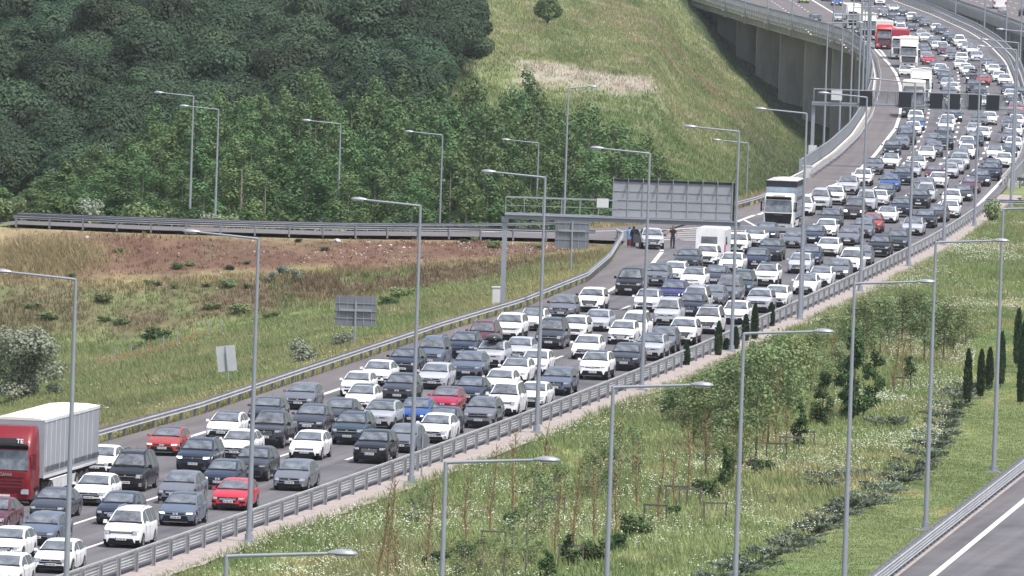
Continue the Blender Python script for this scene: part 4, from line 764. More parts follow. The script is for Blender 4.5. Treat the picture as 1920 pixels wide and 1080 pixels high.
def body_mb(sp,lod):
    plan,zt,zs=surf(sp); L=sp['L']; wr=sp['wr']; Ra=wr+.065
    st=set([0,.03,.08,.15,.25,.4,.6]+[a for a,b in sp['top']]+[L-.03,L-.12,L-.25])
    for c in (sp['yf'],sp['yr']):
        for k in ((-1,-.92,-.7,-.38,0,.38,.7,.92,1) if lod<2 else (-1,-.8,0,.8,1)): st.add(round(c+k*Ra,3))
    for a,b in (sp['ws'],sp['rw']): st.add(a); st.add(b)
    st=sorted(s for s in st if 0<=s<=L); s2=[st[0]]
    for s in st[1:]:
        if s-s2[-1]>.012: s2.append(s)
    b=MB(); rings=[]; 
    for s in s2:
        w=plan(s); T=zt(s); Z=zs(s); zb=sp['clr']+(.04 if s<.3 or s>L-.3 else 0); zl=zb+.07
        for c in (sp['yf'],sp['yr']):
            if abs(s-c)<=Ra*1.001: zl=max(zl,wr+math.sqrt(max(Ra*Ra-(s-c)**2,0)))
        zm=max(zl+.03,sp['clr']+.32 if sp['clad'] else .46); zm=min(zm,Z-.13); zl=min(zl,zm-.01)
        p6=upx(w,T,Z); y=s-L/2
        h=[(.74*w,zb),(.965*w,zl),(w,zm),(w*.995,Z-.10),(w*.955,Z),(p6,max(Z+.004,T-.055)),(p6*.90,max(Z+.006,T-.026)),(p6*.55,T-.006)]
        ring=[(0,y,zb)]+[(x,y,z) for x,z in h]+[(0,y,T)]+[(-x,y,z) for x,z in h[::-1]]
        rings.append(ring)
    n=len(rings[0]); mis=[0]*n
    for k in (0,1,n-1,n-2): mis[k]=1
    if sp['clad']: mis[2]=1; mis[n-3]=1
    b.loft(rings,True,True,0,mis)
    if lod>=2: # tyres in the body mesh when tiny
        for c in (sp['yf'],sp['yr']):
            for sx in(-1,1): wheel_into(b,sx*(sp['W']/2-.11),c-L/2,wr,.2,2,8)
    return b
def wheel_into(b,x,y,r,w,mi,n=14):
    rings=[]
    for u,k in ((-.5,.86),(-.42,.97),(-.2,1),(.2,1),(.42,.97),(.5,.86)):
        rings.append([(x+u*w,y+r*k*math.cos(2*math.pi*i/n),r+r*k*math.sin(2*math.pi*i/n)) for i in range(n)])
    b.loft(rings,True,True,mi)
def nose(sp,x,z,off=0.0):
    plan,zt,zs=surf(sp); hw=sp['W']/2; s=float(np.interp(abs(x)/hw,PLX,PLS)); s+=float(np.interp(z,[sp['top'][0][1],sp['top'][1][1],sp['top'][2][1]],[0,.03,.15]))
    return (x,s-sp['L']/2-off,z)
def patch(b,sp,x0,x1,z0,z1,off,mi=0,n=5,x0t=None,x1t=None,th=.02):
    x0t=x0 if x0t is None else x0t; x1t=x1 if x1t is None else x1t; A=[];Bk=[]
    for k in range(n+1):
        f=k/n; A.append(nose(sp,x0*(1-f)+x1*f,z0,off)); A.append(nose(sp,x0t*(1-f)+x1t*f,z1,off))
    o=[(x,y+th,z) for x,y,z in A]; F=[]
    m=len(A)
    for k in range(n): F.append((2*k,2*k+2,2*k+3,2*k+1)); F.append((m+2*k,m+2*k+1,m+2*k+3,m+2*k+2)); F.append((2*k,m+2*k,m+2*k+2,2*k+2)); F.append((2*k+1,2*k+3,m+2*k+3,m+2*k+1))
    F.append((0,1,m+1,m)); F.append((2*n,m+2*n,m+2*n+1,2*n+1))
    b.add(A+o,F,mi)
def glass_strip(sp,a,c,lift,sgn):
    plan,zt,zs=surf(sp); b=MB(); N=7; R=[-.90,-.8,-.4,0,.4,.8,.90]; rows=[]
    for i in range(N):
        s=a+(c-a)*i/(N-1); T=zt(s); p=upx(plan(s),T,zs(s)); rows.append([(r*p,s-sp['L']/2-sgn*lift*.6,T-(.012*abs(r)/.8 if abs(r)<=.8 else .012+.033*(abs(r)-.8)/.2)+lift) for r in R])
    V=[q for r in rows for q in r]; m=len(R); F=[(i*m+k,i*m+k+1,(i+1)*m+k+1,(i+1)*m+k) for i in range(N-1) for k in range(m-1)]
    b.add(V,F); return b
def side_glass(sp,sx):
    plan,zt,zs=surf(sp); b=MB(); a,c=sp['cab']; L=sp['L']; bp=sp['bp']; 
    segs=[(a,bp-.05),(bp+.05,min(bp+1.0,c-.25)),(min(bp+1.08,c-.17),c)]
    for u,v in segs:
        if v-u<.12: continue
        N=6; q=[]
        for i in range(N):
            s=u+(v-u)*i/(N-1); w=plan(s); T=zt(s); Z=zs(s); lo=Z+.035; hi=max(T-.095,lo+.01)
            X=lambda z: w*.955-(z-Z)*.40+.008
            q.append((sx*X(lo),s-L/2,lo)); q.append((sx*X(hi),s-L/2,hi))
        F=[(2*i,2*i+2,2*i+3,2*i+1) for i in range(N-1)]
        b.add(q,F)
    return b
PAL={'W':(.84,.84,.84),'L':(.44,.455,.48),'GL':(.34,.355,.38),'G':(.135,.143,.163),'D':(.034,.039,.049),'K':(.006,.006,.008),'N':(.016,.023,.044),'BG':(.100,.125,.170),'B':(.025,.075,.26),'R':(.48,.018,.035),'CR':(.36,.012,.045),'OR':(.36,.045,.035),'M':(.10,.018,.028),'MD':(.05,.028,.032),'P':(.035,.03,.14),'TL':(.028,.048,.062),'BR':(.040,.028,.028),'PK':(.38,.16,.17),'LM':(.45,.6,.06)}
WORD={'W':'white','L':'silver','GL':'light grey','G':'grey','D':'dark grey','K':'black','N':'dark navy','BG':'blue-grey','B':'bright blue','R':'red','CR':'crimson','OR':'orange-red','M':'maroon','MD':'dark maroon','P':'purple','TL':'dark teal','BR':'dark brown','PK':'pale red','LM':'lime yellow'}
KIND={'H':('hatchback','hatchback','car'),'S':('sedan','sedan','car'),'U':('suv_car','SUV','car'),'V':('small_van','small van','van'),'T':('large_van','large van','van'),'P':('pickup_truck','pickup truck','pickup')}
CACHE={}
def proto(ty,va,lod):
    """list of (part name, mesh, parent index or None)"""
    k=(ty,va,lod)
    if k in CACHE: return CACHE[k]
    sp=dict(SPEC[ty]); hw=sp['W']/2; L=sp['L']; hz=sp['hz']; clr=sp['clr']; out=[]
    def put(nm,b,mats,par=None,sm=35):
        if b.v: out.append((nm,b.mesh(nm,[MT[m] for m in mats],sm),par))
        return len(out)-1
    bi=put('body',body_mb(sp,lod),['paint','black','tyre'],None,40)
    put('windscreen',glass_strip(sp,sp['ws'][0]+.02,sp['ws'][1]-.03,.014,1),['glass'])
    b=MB(); plan,zt,zs=surf(sp); s0=sp['ws'][0]; V=[]
    for k in range(7):
        r=-.94+1.88*k/6
        for s_ in (s0-.09,s0+.05): V.append((r*upx(plan(s_),zt(s_),zs(s_)),s_-L/2,zt(s_)+.012-.02*abs(r)**2))
    b.add(V,[(2*k,2*k+2,2*k+3,2*k+1) for k in range(6)]); put('cowl',b,['black'])
    if (ty in 'UHS' and va==2) or (ty=='V' and va==1):
        put('roof_glass',glass_strip(sp,sp['ws'][1]+.03,sp['rw'][0]-.35,.010,1),['sideglass'])
    if lod<2 or True: put('rear_window',glass_strip(sp,sp['rw'][0]+.02,sp['rw'][1]-.02,.014,-1),['glass'])
    for sx in (-1,1): put('side_windows',side_glass(sp,sx),['sideglass'])
    suvlike=ty in 'UTP'
    for sx in (-1,1):
        b=MB(); h=.115 if va!=2 else .075; zc=hz-.075 if ty!='V' else hz-.10
        if va==3: h=.16
        if ty=='V': h=.19
        patch(b,sp,sx*hw*.58,sx*hw*.975,zc-h*.55,zc+h*.36,.012,0,5,sx*hw*.60,sx*hw*.985)
        patch(b,sp,sx*hw*.55,sx*hw*.98,zc-h*.62,zc+h*.42,.006,1,5,sx*hw*.57,sx*hw*.99)
        put('headlight',b,['light','black'])
    # grille and intakes
    b=MB()
    if va==0:
        patch(b,sp,-hw*.56,hw*.56,hz-.16,hz-.07,.010,0); patch(b,sp,-hw*.72,hw*.72,clr+.04,clr+.28,.012,0,5,-hw*.60,hw*.60); 
        for z in (hz-.135,hz-.10): patch(b,sp,-hw*.54,hw*.54,z,z+.012,.02,1)
        for sx in (-1,1): patch(b,sp,sx*hw*.74,sx*hw*.93,clr+.10,clr+.22,.012,0)
    elif va==1:
        patch(b,sp,-hw*.42,hw*.42,clr+.27,hz-.04,.012,0,5,-hw*.60,hw*.60); patch(b,sp,-hw*.84,hw*.84,clr+.03,clr+.18,.012,0)
        for k in range(4): z=clr+.36+k*(hz-clr-.45)/3.5; patch(b,sp,-hw*.46,hw*.46,z,z+.014,.022,1)
        for sx in (-1,1): patch(b,sp,sx*hw*.66,sx*hw*.95,clr+.22,clr+.32,.012,0)
    elif va==2:
        patch(b,sp,-hw*.50,hw*.50,hz-.14,hz-.085,.012,0); patch(b,sp,-hw*.78,hw*.78,clr+.05,clr+.33,.012,0,5,-hw*.62,hw*.62); patch(b,sp,-hw*.68,hw*.68,clr+.03,clr+.05,.02,1)
        patch(b,sp,-hw*.14,hw*.14,hz-.16,hz-.06,.02,1,3)
    else:
        patch(b,sp,-hw*.60,hw*.60,hz-.24,hz-.05,.012,0,5,-hw*.50,hw*.50); patch(b,sp,-hw*.76,hw*.76,clr+.05,clr+.22,.012,0,5,-hw*.66,hw*.66)
        patch(b,sp,-hw*.55,hw*.55,hz-.155,hz-.13,.022,1); 
        for sx in (-1,1): patch(b,sp,sx*hw*.76,sx*hw*.90,clr+.08,clr+.26,.014,1,3)
    patch(b,sp,-hw*.97,hw*.97,clr-.01,clr+(.09 if suvlike else .045),.008,0)
    put('grille',b,['black','chrome'])
    b=MB(); lz=hz-.105; b.tube([nose(sp,0,lz,.03),nose(sp,0,lz,.012)],.055,10); put('emblem',b,['chrome'])
    # number plate with tiny letters
    b=MB(); pz=clr+.20 if va!=1 else clr+.235
    patch(b,sp,-.26,.26,pz,pz+.115,.034,0,3)
    pi=put('number_plate',b,['plate'])
    if lod<1:
        b=MB(); patch(b,sp,-.26,-.215,pz,pz+.115,.040,0,1); 
        xx=-.185
        for j,wd in enumerate((.035,.035,0,.04,.04,.035,0,.03,.035,.03)):
            if wd: patch(b,sp,xx,xx+wd*.72,pz+.028,pz+.088,.040,1,1); xx+=wd+.008
            else: xx+=.03
        put('lettering',b,['plateblue','ink'],pi,0)
    if lod<2:
        for c in (sp['yf'],sp['yr']):
            for sx in(-1,1):
                b=MB(); wheel_into(b,sx*(hw-.115),c-L/2,sp['wr'],.215,0,18 if lod<1 else 12); wi=put('wheel',b,['tyre'],None,40)
                if lod<1:
                    b=MB(); r=sp['wr']; x=sx*(hw-.005); 
                    for q in range(5):
                        a=q*2*math.pi/5; M=Matrix.Rotation(a,3,'X'); b.box(Vector((x,c-L/2,r))+M@Vector((0,0,r*.33)),(.02,.075,r*.62),M=M)
                    b.tube([(x-sx*.012,c-L/2,r),(x+sx*.012,c-L/2,r)],.05,8)
                    ring=[]
                    for rr in (r*.62,r*.68): ring.append([(x+.0,c-L/2+rr*math.cos(2*math.pi*i/16),r+rr*math.sin(2*math.pi*i/16)) for i in range(16)])
                    b.loft(ring,True,False); put('rim',b,['rim'],wi,0)
    if lod<2 or ty!='X':
        sc=sp['ws'][0]+.22; plan,zt,zs=surf(sp)
        for sx in (-1,1):
            b=MB(); w=plan(sc); z=zs(sc)+.10
            hgt=.17 if ty in 'VTP' else .13
            b.box((sx*(w+.085),sc-L/2,z),(.19,.10,hgt),top=(.8,.7)); b.box((sx*(w-.01),sc-L/2+.03,z-.045),(.12,.05,.04)); put('mirror',b,['black' if (va in(1,3) and ty in 'VTPU') else 'paint'],None,30)
    if ty=='U' and va in(0,3) or ty=='V' and va!=2:
        if lod<2:
            plan,zt,zs=surf(sp)
            for sx in(-1,1):
                b=MB(); pts=[]
                a_,c_=sp['ws'][1]+.1,L-.45
                for i in range(7):
                    s=a_+(c_-a_)*i/6; p=upx(plan(s),zt(s),zs(s)); pts.append((sx*p*.93,s-L/2,zt(s)-.02+(.055 if 0<i<6 else 0)))
                b.tube(pts,.018,6); put('roof_rail',b,['steel' if va==0 else 'black'])
    if lod<1:
        b=MB(); plan,zt,zs=surf(sp)
        for sx in(-1,1):
            for s in (sp['bp']-.22,sp['bp']+.75):
                b.box((sx*(plan(s)*.995+.006),s-L/2,zs(s)-.10),(.02,.16,.028))
            for s in (sp['bp'],sp['bp']-1.0+.1): b.box((sx*(plan(s)*.999),s-L/2,(zs(s)+clr)/2+.08),(.008,.010,zs(s)-clr-.32),1)
        put('door_handles',b,['paint','black'],bi,0)
        b=MB(); b.tube([(0,sp['ws'][1]+1.2-L/2,zt(sp['ws'][1]+1.2)-.01),(0,sp['ws'][1]+1.32-L/2,zt(sp['ws'][1]+1.2)+.16)],.006,4); put('aerial',b,['black'],bi,0)
    if True:
        b=MB(); zr=sp['belt'][-1][1]-.16; y=L/2
        for sx in(-1,1): b.box((sx*hw*.74,y-.02,zr),(.26,.06,.15))
        put('tail_lights',b,['tail'],None,0)
    CACHE[k]=out; return out
def vehicle(ty,va,lod,colour,x,y,rz,label,group,sc=1.0,lit=False,wide=1.0):
    nm,_,cat=KIND[ty]; t=thing(nm,label,cat,(x,y,.006),rz,group); t.scale=(sc*(1+.02*math.sin(x*7)),sc,sc*(1+.035*math.sin(y*3.1))); c=PAL[colour]; obs=[]; kq=1-.10*abs(math.sin(x*3.7+y)); c=(c[0]*kq,c[1]*kq,c[2]*(kq*.6+.4*(1 if colour!='W' else kq)))
    for pn,me,par in proto(ty,va,lod):
        o=bpy.data.objects.new(pn,me); COL.objects.link(o); o.parent=t if par is None else obs[par]; o.color=(*c,1); obs.append(o)
        if pn=='headlight' and lit:
            o.material_slots[0].link='OBJECT'; o.material_slots[0].material=MT['lit']; o.visible_diffuse=True
    return t

CARS=[
('H', 0, 0, 'W', -21.66, 432.9, 0.1625, 1.029, 0, '', 'white hatchback in the right-hand lane, ahead of the white hatchback'),
('H', 3, 0, 'W', -19.82, 443.3, 0.162, 0.978, 0, '', 'white hatchback in the right-hand lane, behind the white hatchback'),
('H', 1, 0, 'W', -22.3, 449.6, 0.1617, 0.986, 0, '', 'white hatchback second lane from the right, ahead of the blue-grey sedan'),
('S', 0, 0, 'BG', -21.25, 459.1, 0.1613, 1.009, 0, '', 'blue-grey sedan second lane from the right, behind the white hatchback'),
('V', 0, 0, 'W', -17.39, 459.6, 0.1613, 0.986, 0, '', 'white small van in the right-hand lane, behind the white hatchback'),
('S', 3, 0, 'M', -23.88, 466.6, 0.161, 0.994, 0, '', 'maroon sedan third lane from the right, ahead of the dark grey sedan'),
('H', 1, 0, 'N', -18.35, 473.7, 0.1605, 1.023, 0, '', 'dark navy hatchback second lane from the right, behind the blue-grey sedan'),
('H', 2, 0, 'BG', -15.43, 474.4, 0.1605, 0.991, 1, '', 'blue-grey hatchback in the right-hand lane, behind the white small van'),
('S', 0, 0, 'D', -21.55, 475.7, 0.1604, 0.991, 0, '', 'dark grey sedan third lane from the right, behind the maroon sedan'),
('H', 3, 0, 'W', -20.01, 485.8, 0.1592, 1.019, 0, '', 'white hatchback third lane from the right, ahead of the black small van'),
('H', 1, 0, 'R', -13.31, 485.8, 0.1592, 1.004, 0, '', 'red hatchback in the right-hand lane, behind the blue-grey hatchback'),
('S', 1, 0, 'G', -16.01, 488.9, 0.1588, 1.008, 0, '', 'grey sedan second lane from the right, behind the dark navy hatchback'),
('V', 3, 0, 'K', -18.69, 496.6, 0.1575, 1.016, 0, '', 'black small van third lane from the right, behind the white hatchback'),
('H', 2, 0, 'N', -14.24, 500.0, 0.1568, 0.976, 1, '', 'dark navy hatchback second lane from the right, behind the grey sedan'),
('S', 3, 0, 'G', -10.72, 501.0, 0.1567, 0.975, 0, '', 'grey sedan in the right-hand lane, behind the red hatchback'),
('U', 2, 0, 'D', -12.9, 507.0, 0.1556, 0.984, 0, '', 'dark grey SUV second lane from the right, behind the dark navy hatchback'),
('S', 0, 0, 'W', -20.67, 507.8, 0.1554, 0.988, 0, '', 'white sedan fourth lane from the right, ahead of the orange-red hatchback'),
('U', 0, 0, 'N', -15.86, 511.5, 0.1547, 1.021, 1, '', 'dark navy SUV third lane from the right, behind the black small van'),
('S', 3, 0, 'W', -14.11, 522.8, 0.153, 1.006, 0, '', 'white sedan third lane from the right, behind the dark navy SUV'),
('U', 1, 0, 'K', -7.11, 523.4, 0.1529, 0.986, 0, '', 'black SUV in the right-hand lane, ahead of the grey hatchback'),
('H', 2, 0, 'OR', -17.88, 524.2, 0.1528, 0.989, 1, '', 'orange-red hatchback fourth lane from the right, behind the white sedan'),
('H', 0, 0, 'W', -10.51, 524.6, 0.1527, 1.01, 1, '', 'white hatchback second lane from the right, ahead of the dark teal SUV'),
('H', 3, 0, 'G', -5.66, 532.8, 0.1517, 1.003, 0, '', 'grey hatchback in the right-hand lane, behind the black SUV'),
('P', 1, 0, 'D', -12.8, 532.9, 0.1517, 1.001, 0, '', 'dark grey pickup third lane from the right, behind the white sedan'),
('U', 3, 0, 'TL', -8.53, 537.9, 0.1511, 1.019, 0, '', 'dark teal SUV second lane from the right, behind the white hatchback'),
('S', 2, 0, 'W', -15.26, 538.7, 0.151, 0.985, 0, '', 'white sedan fourth lane from the right, behind the orange-red hatchback'),
('S', 3, 0, 'W', -4.06, 541.6, 0.1507, 1.019, 0, '', 'white sedan in the right-hand lane, behind the grey hatchback'),
('H', 1, 0, 'D', -10.83, 545.7, 0.1502, 1.007, 0, '', 'dark grey hatchback third lane from the right, behind the dark grey pickup'),
('H', 0, 0, 'N', -3.74, 548.2, 0.1499, 1.0, 0, '', 'dark navy hatchback in the right-hand lane, behind the white sedan'),
('U', 2, 0, 'GL', -7.14, 550.9, 0.1495, 0.997, 0, '', 'light grey SUV second lane from the right, behind the dark teal SUV'),
('H', 2, 0, 'D', -13.41, 552.7, 0.1493, 1.013, 0, '', 'dark grey hatchback fourth lane from the right, behind the white sedan'),
('S', 3, 0, 'D', -9.47, 553.0, 0.1492, 1.013, 0, '', 'dark grey sedan third lane from the right, behind the dark grey hatchback'),
('U', 3, 0, 'G', -1.64, 555.8, 0.1488, 0.981, 0, '', 'grey SUV in the right-hand lane, behind the dark navy hatchback'),
('S', 2, 0, 'B', -5.31, 556.2, 0.1488, 1.001, 1, '', 'bright blue sedan second lane from the right, behind the light grey SUV'),
('H', 2, 0, 'W', -8.44, 566.1, 0.1471, 1.007, 0, '', 'white hatchback third lane from the right, left of a crimson hatchback'),
('H', 3, 0, 'G', -11.81, 567.1, 0.1469, 1.009, 0, '', 'grey hatchback fourth lane from the right, behind the dark grey hatchback'),
('V', 0, 0, 'W', -0.38, 567.6, 0.1468, 1.003, 0, '', 'white small van in the right-hand lane, behind the grey SUV'),
('H', 2, 0, 'CR', -3.71, 567.7, 0.1468, 0.976, 0, '', 'crimson hatchback second lane from the right, behind the bright blue sedan'),
('U', 2, 0, 'D', -6.37, 576.3, 0.1451, 0.982, 0, '', 'dark grey SUV third lane from the right, ahead of the silver hatchback'),
('S', 3, 0, 'W', 1.23, 577.0, 0.145, 0.977, 0, '', 'white sedan in the right-hand lane, ahead of the blue-grey SUV'),
('S', 3, 0, 'N', -2.43, 578.5, 0.1446, 1.002, 0, '', 'dark navy sedan second lane from the right, behind the crimson hatchback'),
('H', 0, 0, 'W', -8.91, 581.0, 0.1441, 0.975, 0, '', 'white hatchback fourth lane from the right, behind the grey hatchback'),
('H', 3, 0, 'W', -0.71, 586.8, 0.143, 1.02, 0, '', 'white hatchback second lane from the right, behind the dark navy sedan'),
('U', 1, 0, 'BG', 2.63, 589.2, 0.1424, 0.994, 0, '', 'blue-grey SUV in the right-hand lane, behind the white sedan'),
('H', 3, 0, 'L', -4.53, 590.9, 0.1421, 1.028, 0, '', 'silver hatchback third lane from the right, behind the dark grey SUV'),
('S', 1, 0, 'W', -7.92, 592.7, 0.1417, 0.994, 0, '', 'white sedan fourth lane from the right, behind the white hatchback'),
('H', 2, 0, 'W', 0.19, 599.7, 0.1402, 1.027, 0, '', 'white hatchback second lane from the right, right of a blue-grey SUV'),
('U', 0, 0, 'BG', -2.6, 601.9, 0.1397, 0.987, 0, '', 'blue-grey SUV third lane from the right, behind the silver hatchback'),
('U', 3, 0, 'N', -6.43, 603.5, 0.1393, 1.017, 0, '', 'dark navy SUV fourth lane from the right, behind the white sedan'),
('U', 2, 0, 'W', 4.98, 606.4, 0.1387, 0.993, 0, 'coupe', 'smooth white coupe-shaped SUV with dark glass roof, close to the right barrier'),
('H', 0, 0, 'W', 1.4, 609.3, 0.1379, 1.024, 0, '', 'white hatchback second lane from the right, right of a silver SUV'),
('V', 3, 0, 'BG', -4.92, 614.1, 0.1368, 0.98, 0, '', 'blue-grey small van fourth lane from the right, behind the dark navy SUV'),
('U', 2, 0, 'L', -1.29, 615.1, 0.1365, 1.006, 0, 'roofbox', 'silver SUV carrying a dark roof box, among the queueing cars'),
('U', 1, 0, 'D', 6.94, 617.2, 0.136, 1.026, 0, '', 'dark grey SUV in the right-hand lane, behind the white SUV'),
('S', 3, 0, 'L', 0.38, 623.8, 0.1344, 1.002, 0, '', 'silver sedan third lane from the right, behind the silver SUV'),
('U', 0, 0, 'N', -3.07, 624.0, 0.1344, 1.001, 0, '', 'dark navy SUV fourth lane from the right, behind the blue-grey small van'),
('H', 3, 0, 'W', 4.62, 628.2, 0.1334, 1.019, 1, '', 'white hatchback second lane from the right, left of a silver SUV'),
('U', 2, 0, 'L', 8.58, 629.4, 0.1332, 1.022, 0, '', 'silver SUV in the right-hand lane, behind the dark grey SUV'),
('V', 0, 0, 'M', -1.91, 635.7, 0.1319, 0.996, 0, '', 'maroon small van fourth lane from the right, behind the dark navy SUV'),
('U', 0, 0, 'G', 9.46, 638.4, 0.1314, 0.98, 0, '', 'grey SUV in the right-hand lane, behind the silver SUV'),
('V', 3, 0, 'D', 2.39, 639.0, 0.1313, 1.01, 0, '', 'dark grey small van third lane from the right, behind the silver sedan'),
('U', 0, 0, 'W', -0.26, 646.8, 0.13, 1.026, 0, '', 'white SUV fourth lane from the right, behind the maroon small van'),
('H', 1, 0, 'W', 7.01, 646.9, 0.13, 0.995, 0, '', 'white hatchback second lane from the right, right of a white SUV'),
('U', 1, 0, 'W', 10.92, 648.8, 0.1297, 1.018, 0, '', 'white SUV in the right-hand lane, behind the grey SUV'),
('U', 3, 0, 'W', 3.95, 650.1, 0.1295, 0.985, 0, '', 'white SUV third lane from the right, behind the dark grey small van'),
('V', 0, 0, 'W', 7.82, 652.5, 0.1292, 1.003, 1, '', 'white small van second lane from the right, ahead of the silver small van'),
('S', 2, 0, 'W', 1.24, 660.1, 0.1284, 1.015, 1, '', 'white sedan fourth lane from the right, ahead of the grey SUV'),
('S', 0, 0, 'L', 5.5, 662.2, 0.1282, 0.984, 0, '', 'silver sedan third lane from the right, behind the white SUV'),
('V', 1, 0, 'W', 12.79, 663.6, 0.128, 0.997, 0, '', 'white small van in the right-hand lane, behind the white SUV'),
('V', 2, 0, 'L', 10.24, 671.3, 0.1273, 0.989, 0, '', 'silver small van second lane from the right, behind the white small van'),
('U', 1, 0, 'G', 3.27, 675.0, 0.127, 0.98, 0, '', 'grey SUV fourth lane from the right, behind the white sedan'),
('S', 0, 0, 'W', 14.88, 677.1, 0.1268, 1.024, 0, '', 'white sedan in the right-hand lane, ahead of the silver SUV'),
('U', 1, 0, 'N', 11.98, 682.9, 0.1261, 1.016, 0, '', 'dark navy SUV second lane from the right, behind the silver small van'),
('U', 1, 0, 'W', 5.27, 686.9, 0.1257, 0.998, 1, '', 'white SUV fourth lane from the right, behind the grey SUV'),
('H', 3, 0, 'W', 9.1, 689.5, 0.1254, 1.006, 0, '', 'white hatchback third lane from the right, ahead of the purple SUV'),
('V', 3, 0, 'W', 12.37, 689.5, 0.1254, 1.0, 0, '', 'white small van second lane from the right, behind the dark navy SUV'),
('U', 3, 0, 'L', 16.87, 694.0, 0.1249, 0.982, 0, '', 'silver SUV in the right-hand lane, behind the white sedan'),
('U', 0, 0, 'P', 10.98, 699.5, 0.1244, 1.019, 1, '', 'purple SUV third lane from the right, behind the white hatchback'),
('H', 0, 0, 'G', 13.77, 700.7, 0.1243, 0.993, 0, '', 'grey hatchback second lane from the right, behind the white small van'),
('S', 3, 0, 'W', 18.22, 702.9, 0.1242, 1.017, 0, '', 'white sedan in the right-hand lane, behind the silver SUV'),
('V', 0, 0, 'G', 14.96, 706.7, 0.1239, 1.025, 0, '', 'grey small van second lane from the right, behind the grey hatchback'),
('T', 3, 0, 'K', 8.15, 711.9, 0.1236, 1.005, 0, '', 'black large van fourth lane from the right, ahead of the grey SUV'),
('V', 3, 0, 'TL', 16.06, 716.6, 0.1234, 1.017, 0, '', 'dark teal small van second lane from the right, behind the grey small van'),
('U', 2, 0, 'W', 12.78, 722.1, 0.1231, 0.994, 1, '', 'white SUV third lane from the right, ahead of the dark grey sedan'),
('S', 2, 0, 'W', 20.82, 722.2, 0.1231, 0.988, 1, '', 'white sedan in the right-hand lane, ahead of the white hatchback'),
('U', 2, 0, 'G', 10.21, 726.6, 0.1227, 1.0, 0, '', 'grey SUV fourth lane from the right, behind the black large van'),
('S', 1, 0, 'D', 14.5, 730.4, 0.1224, 0.995, 0, '', 'dark grey sedan third lane from the right, behind the white SUV'),
('U', 2, 0, 'W', 18.28, 732.3, 0.1222, 0.98, 0, '', 'white SUV second lane from the right, behind the dark teal small van'),
('H', 1, 0, 'W', 11.63, 734.9, 0.1219, 0.986, 0, '', 'white hatchback fourth lane from the right, behind the grey SUV'),
('H', 2, 0, 'W', 22.26, 735.1, 0.1219, 1.014, 0, '', 'white hatchback in the right-hand lane, behind the white sedan'),
('S', 3, 0, 'G', 23.92, 747.8, 0.1203, 0.996, 1, '', 'grey sedan in the right-hand lane, behind the white hatchback'),
('S', 1, 0, 'W', 16.14, 753.1, 0.1196, 1.014, 1, '', 'white sedan third lane from the right, ahead of the dark navy hatchback'),
('U', 2, 0, 'D', 12.85, 753.3, 0.1196, 1.012, 0, '', 'dark grey SUV fourth lane from the right, behind the white hatchback'),
('H', 3, 0, 'L', 21.29, 754.3, 0.1194, 1.007, 0, '', 'silver hatchback second lane from the right, ahead of the dark navy hatchback'),
('H', 2, 0, 'N', 18.09, 758.8, 0.1189, 1.019, 0, '', 'dark navy hatchback third lane from the right, behind the white sedan'),
('V', 0, 0, 'W', 25.22, 758.9, 0.1189, 0.995, 1, '', 'white small van in the right-hand lane, behind the grey sedan'),
('U', 1, 0, 'W', 14.4, 760.4, 0.1187, 0.978, 0, '', 'white SUV fourth lane from the right, behind the dark grey SUV'),
('H', 3, 0, 'N', 22.44, 769.9, 0.1178, 0.982, 0, '', 'dark navy hatchback second lane from the right, behind the silver hatchback'),
('H', 1, 0, 'G', 26.4, 771.9, 0.1177, 1.021, 1, '', 'grey hatchback in the right-hand lane, behind the white small van'),
('U', 0, 0, 'D', 19.53, 773.9, 0.1175, 1.025, 0, '', 'dark grey SUV third lane from the right, behind the dark navy hatchback'),
('U', 1, 0, 'W', 17.15, 783.0, 0.117, 0.994, 0, '', 'white SUV near the ninth lamp, ahead of the white sedan'),
('S', 3, 0, 'W', 24.32, 785.7, 0.1168, 1.011, 0, '', 'white sedan second lane from the right, behind the dark navy hatchback'),
('U', 3, 0, 'K', 28.34, 786.9, 0.1167, 0.998, 0, '', 'black SUV in the right-hand lane, behind the grey hatchback'),
('S', 2, 0, 'G', 21.91, 797.9, 0.1149, 0.984, 0, '', 'grey sedan third lane from the right, ahead of the dark navy sedan'),
('S', 1, 0, 'W', 18.85, 798.4, 0.1148, 1.02, 0, '', 'white sedan fourth lane from the right, ahead of the dark navy sedan'),
('U', 3, 0, 'D', 30.17, 799.5, 0.1146, 1.015, 0, '', 'dark grey SUV in the right-hand lane, behind the black SUV'),
('S', 2, 1, 'G', 26.54, 806.3, 0.1128, 1.028, 0, '', 'grey sedan second lane from the right, behind the white sedan'),
('S', 1, 1, 'N', 23.79, 808.0, 0.1122, 1.006, 0, '', 'dark navy sedan third lane from the right, behind the grey sedan'),
('S', 2, 1, 'N', 20.04, 810.0, 0.1115, 1.017, 1, '', 'dark navy sedan fourth lane from the right, behind the white sedan'),
('H', 1, 1, 'W', 25.16, 819.9, 0.108, 1.016, 1, '', 'white hatchback third lane from the right, behind the dark navy sedan'),
('H', 3, 1, 'G', 28.18, 821.3, 0.1076, 1.027, 0, '', 'grey hatchback second lane from the right, behind the grey sedan'),
('S', 2, 1, 'L', 32.58, 829.8, 0.1047, 1.017, 0, '', 'silver sedan in the right-hand lane, ahead of the black sedan'),
('U', 3, 1, 'OR', 29.29, 832.3, 0.1039, 0.987, 0, '', 'orange-red SUV second lane from the right, behind the grey hatchback'),
('U', 0, 1, 'D', 26.01, 836.9, 0.1028, 1.014, 0, '', 'dark grey SUV third lane from the right, ahead of the dark brown small van'),
('S', 2, 1, 'K', 34.2, 845.6, 0.1011, 1.011, 0, '', 'black sedan in the right-hand lane, behind the silver sedan'),
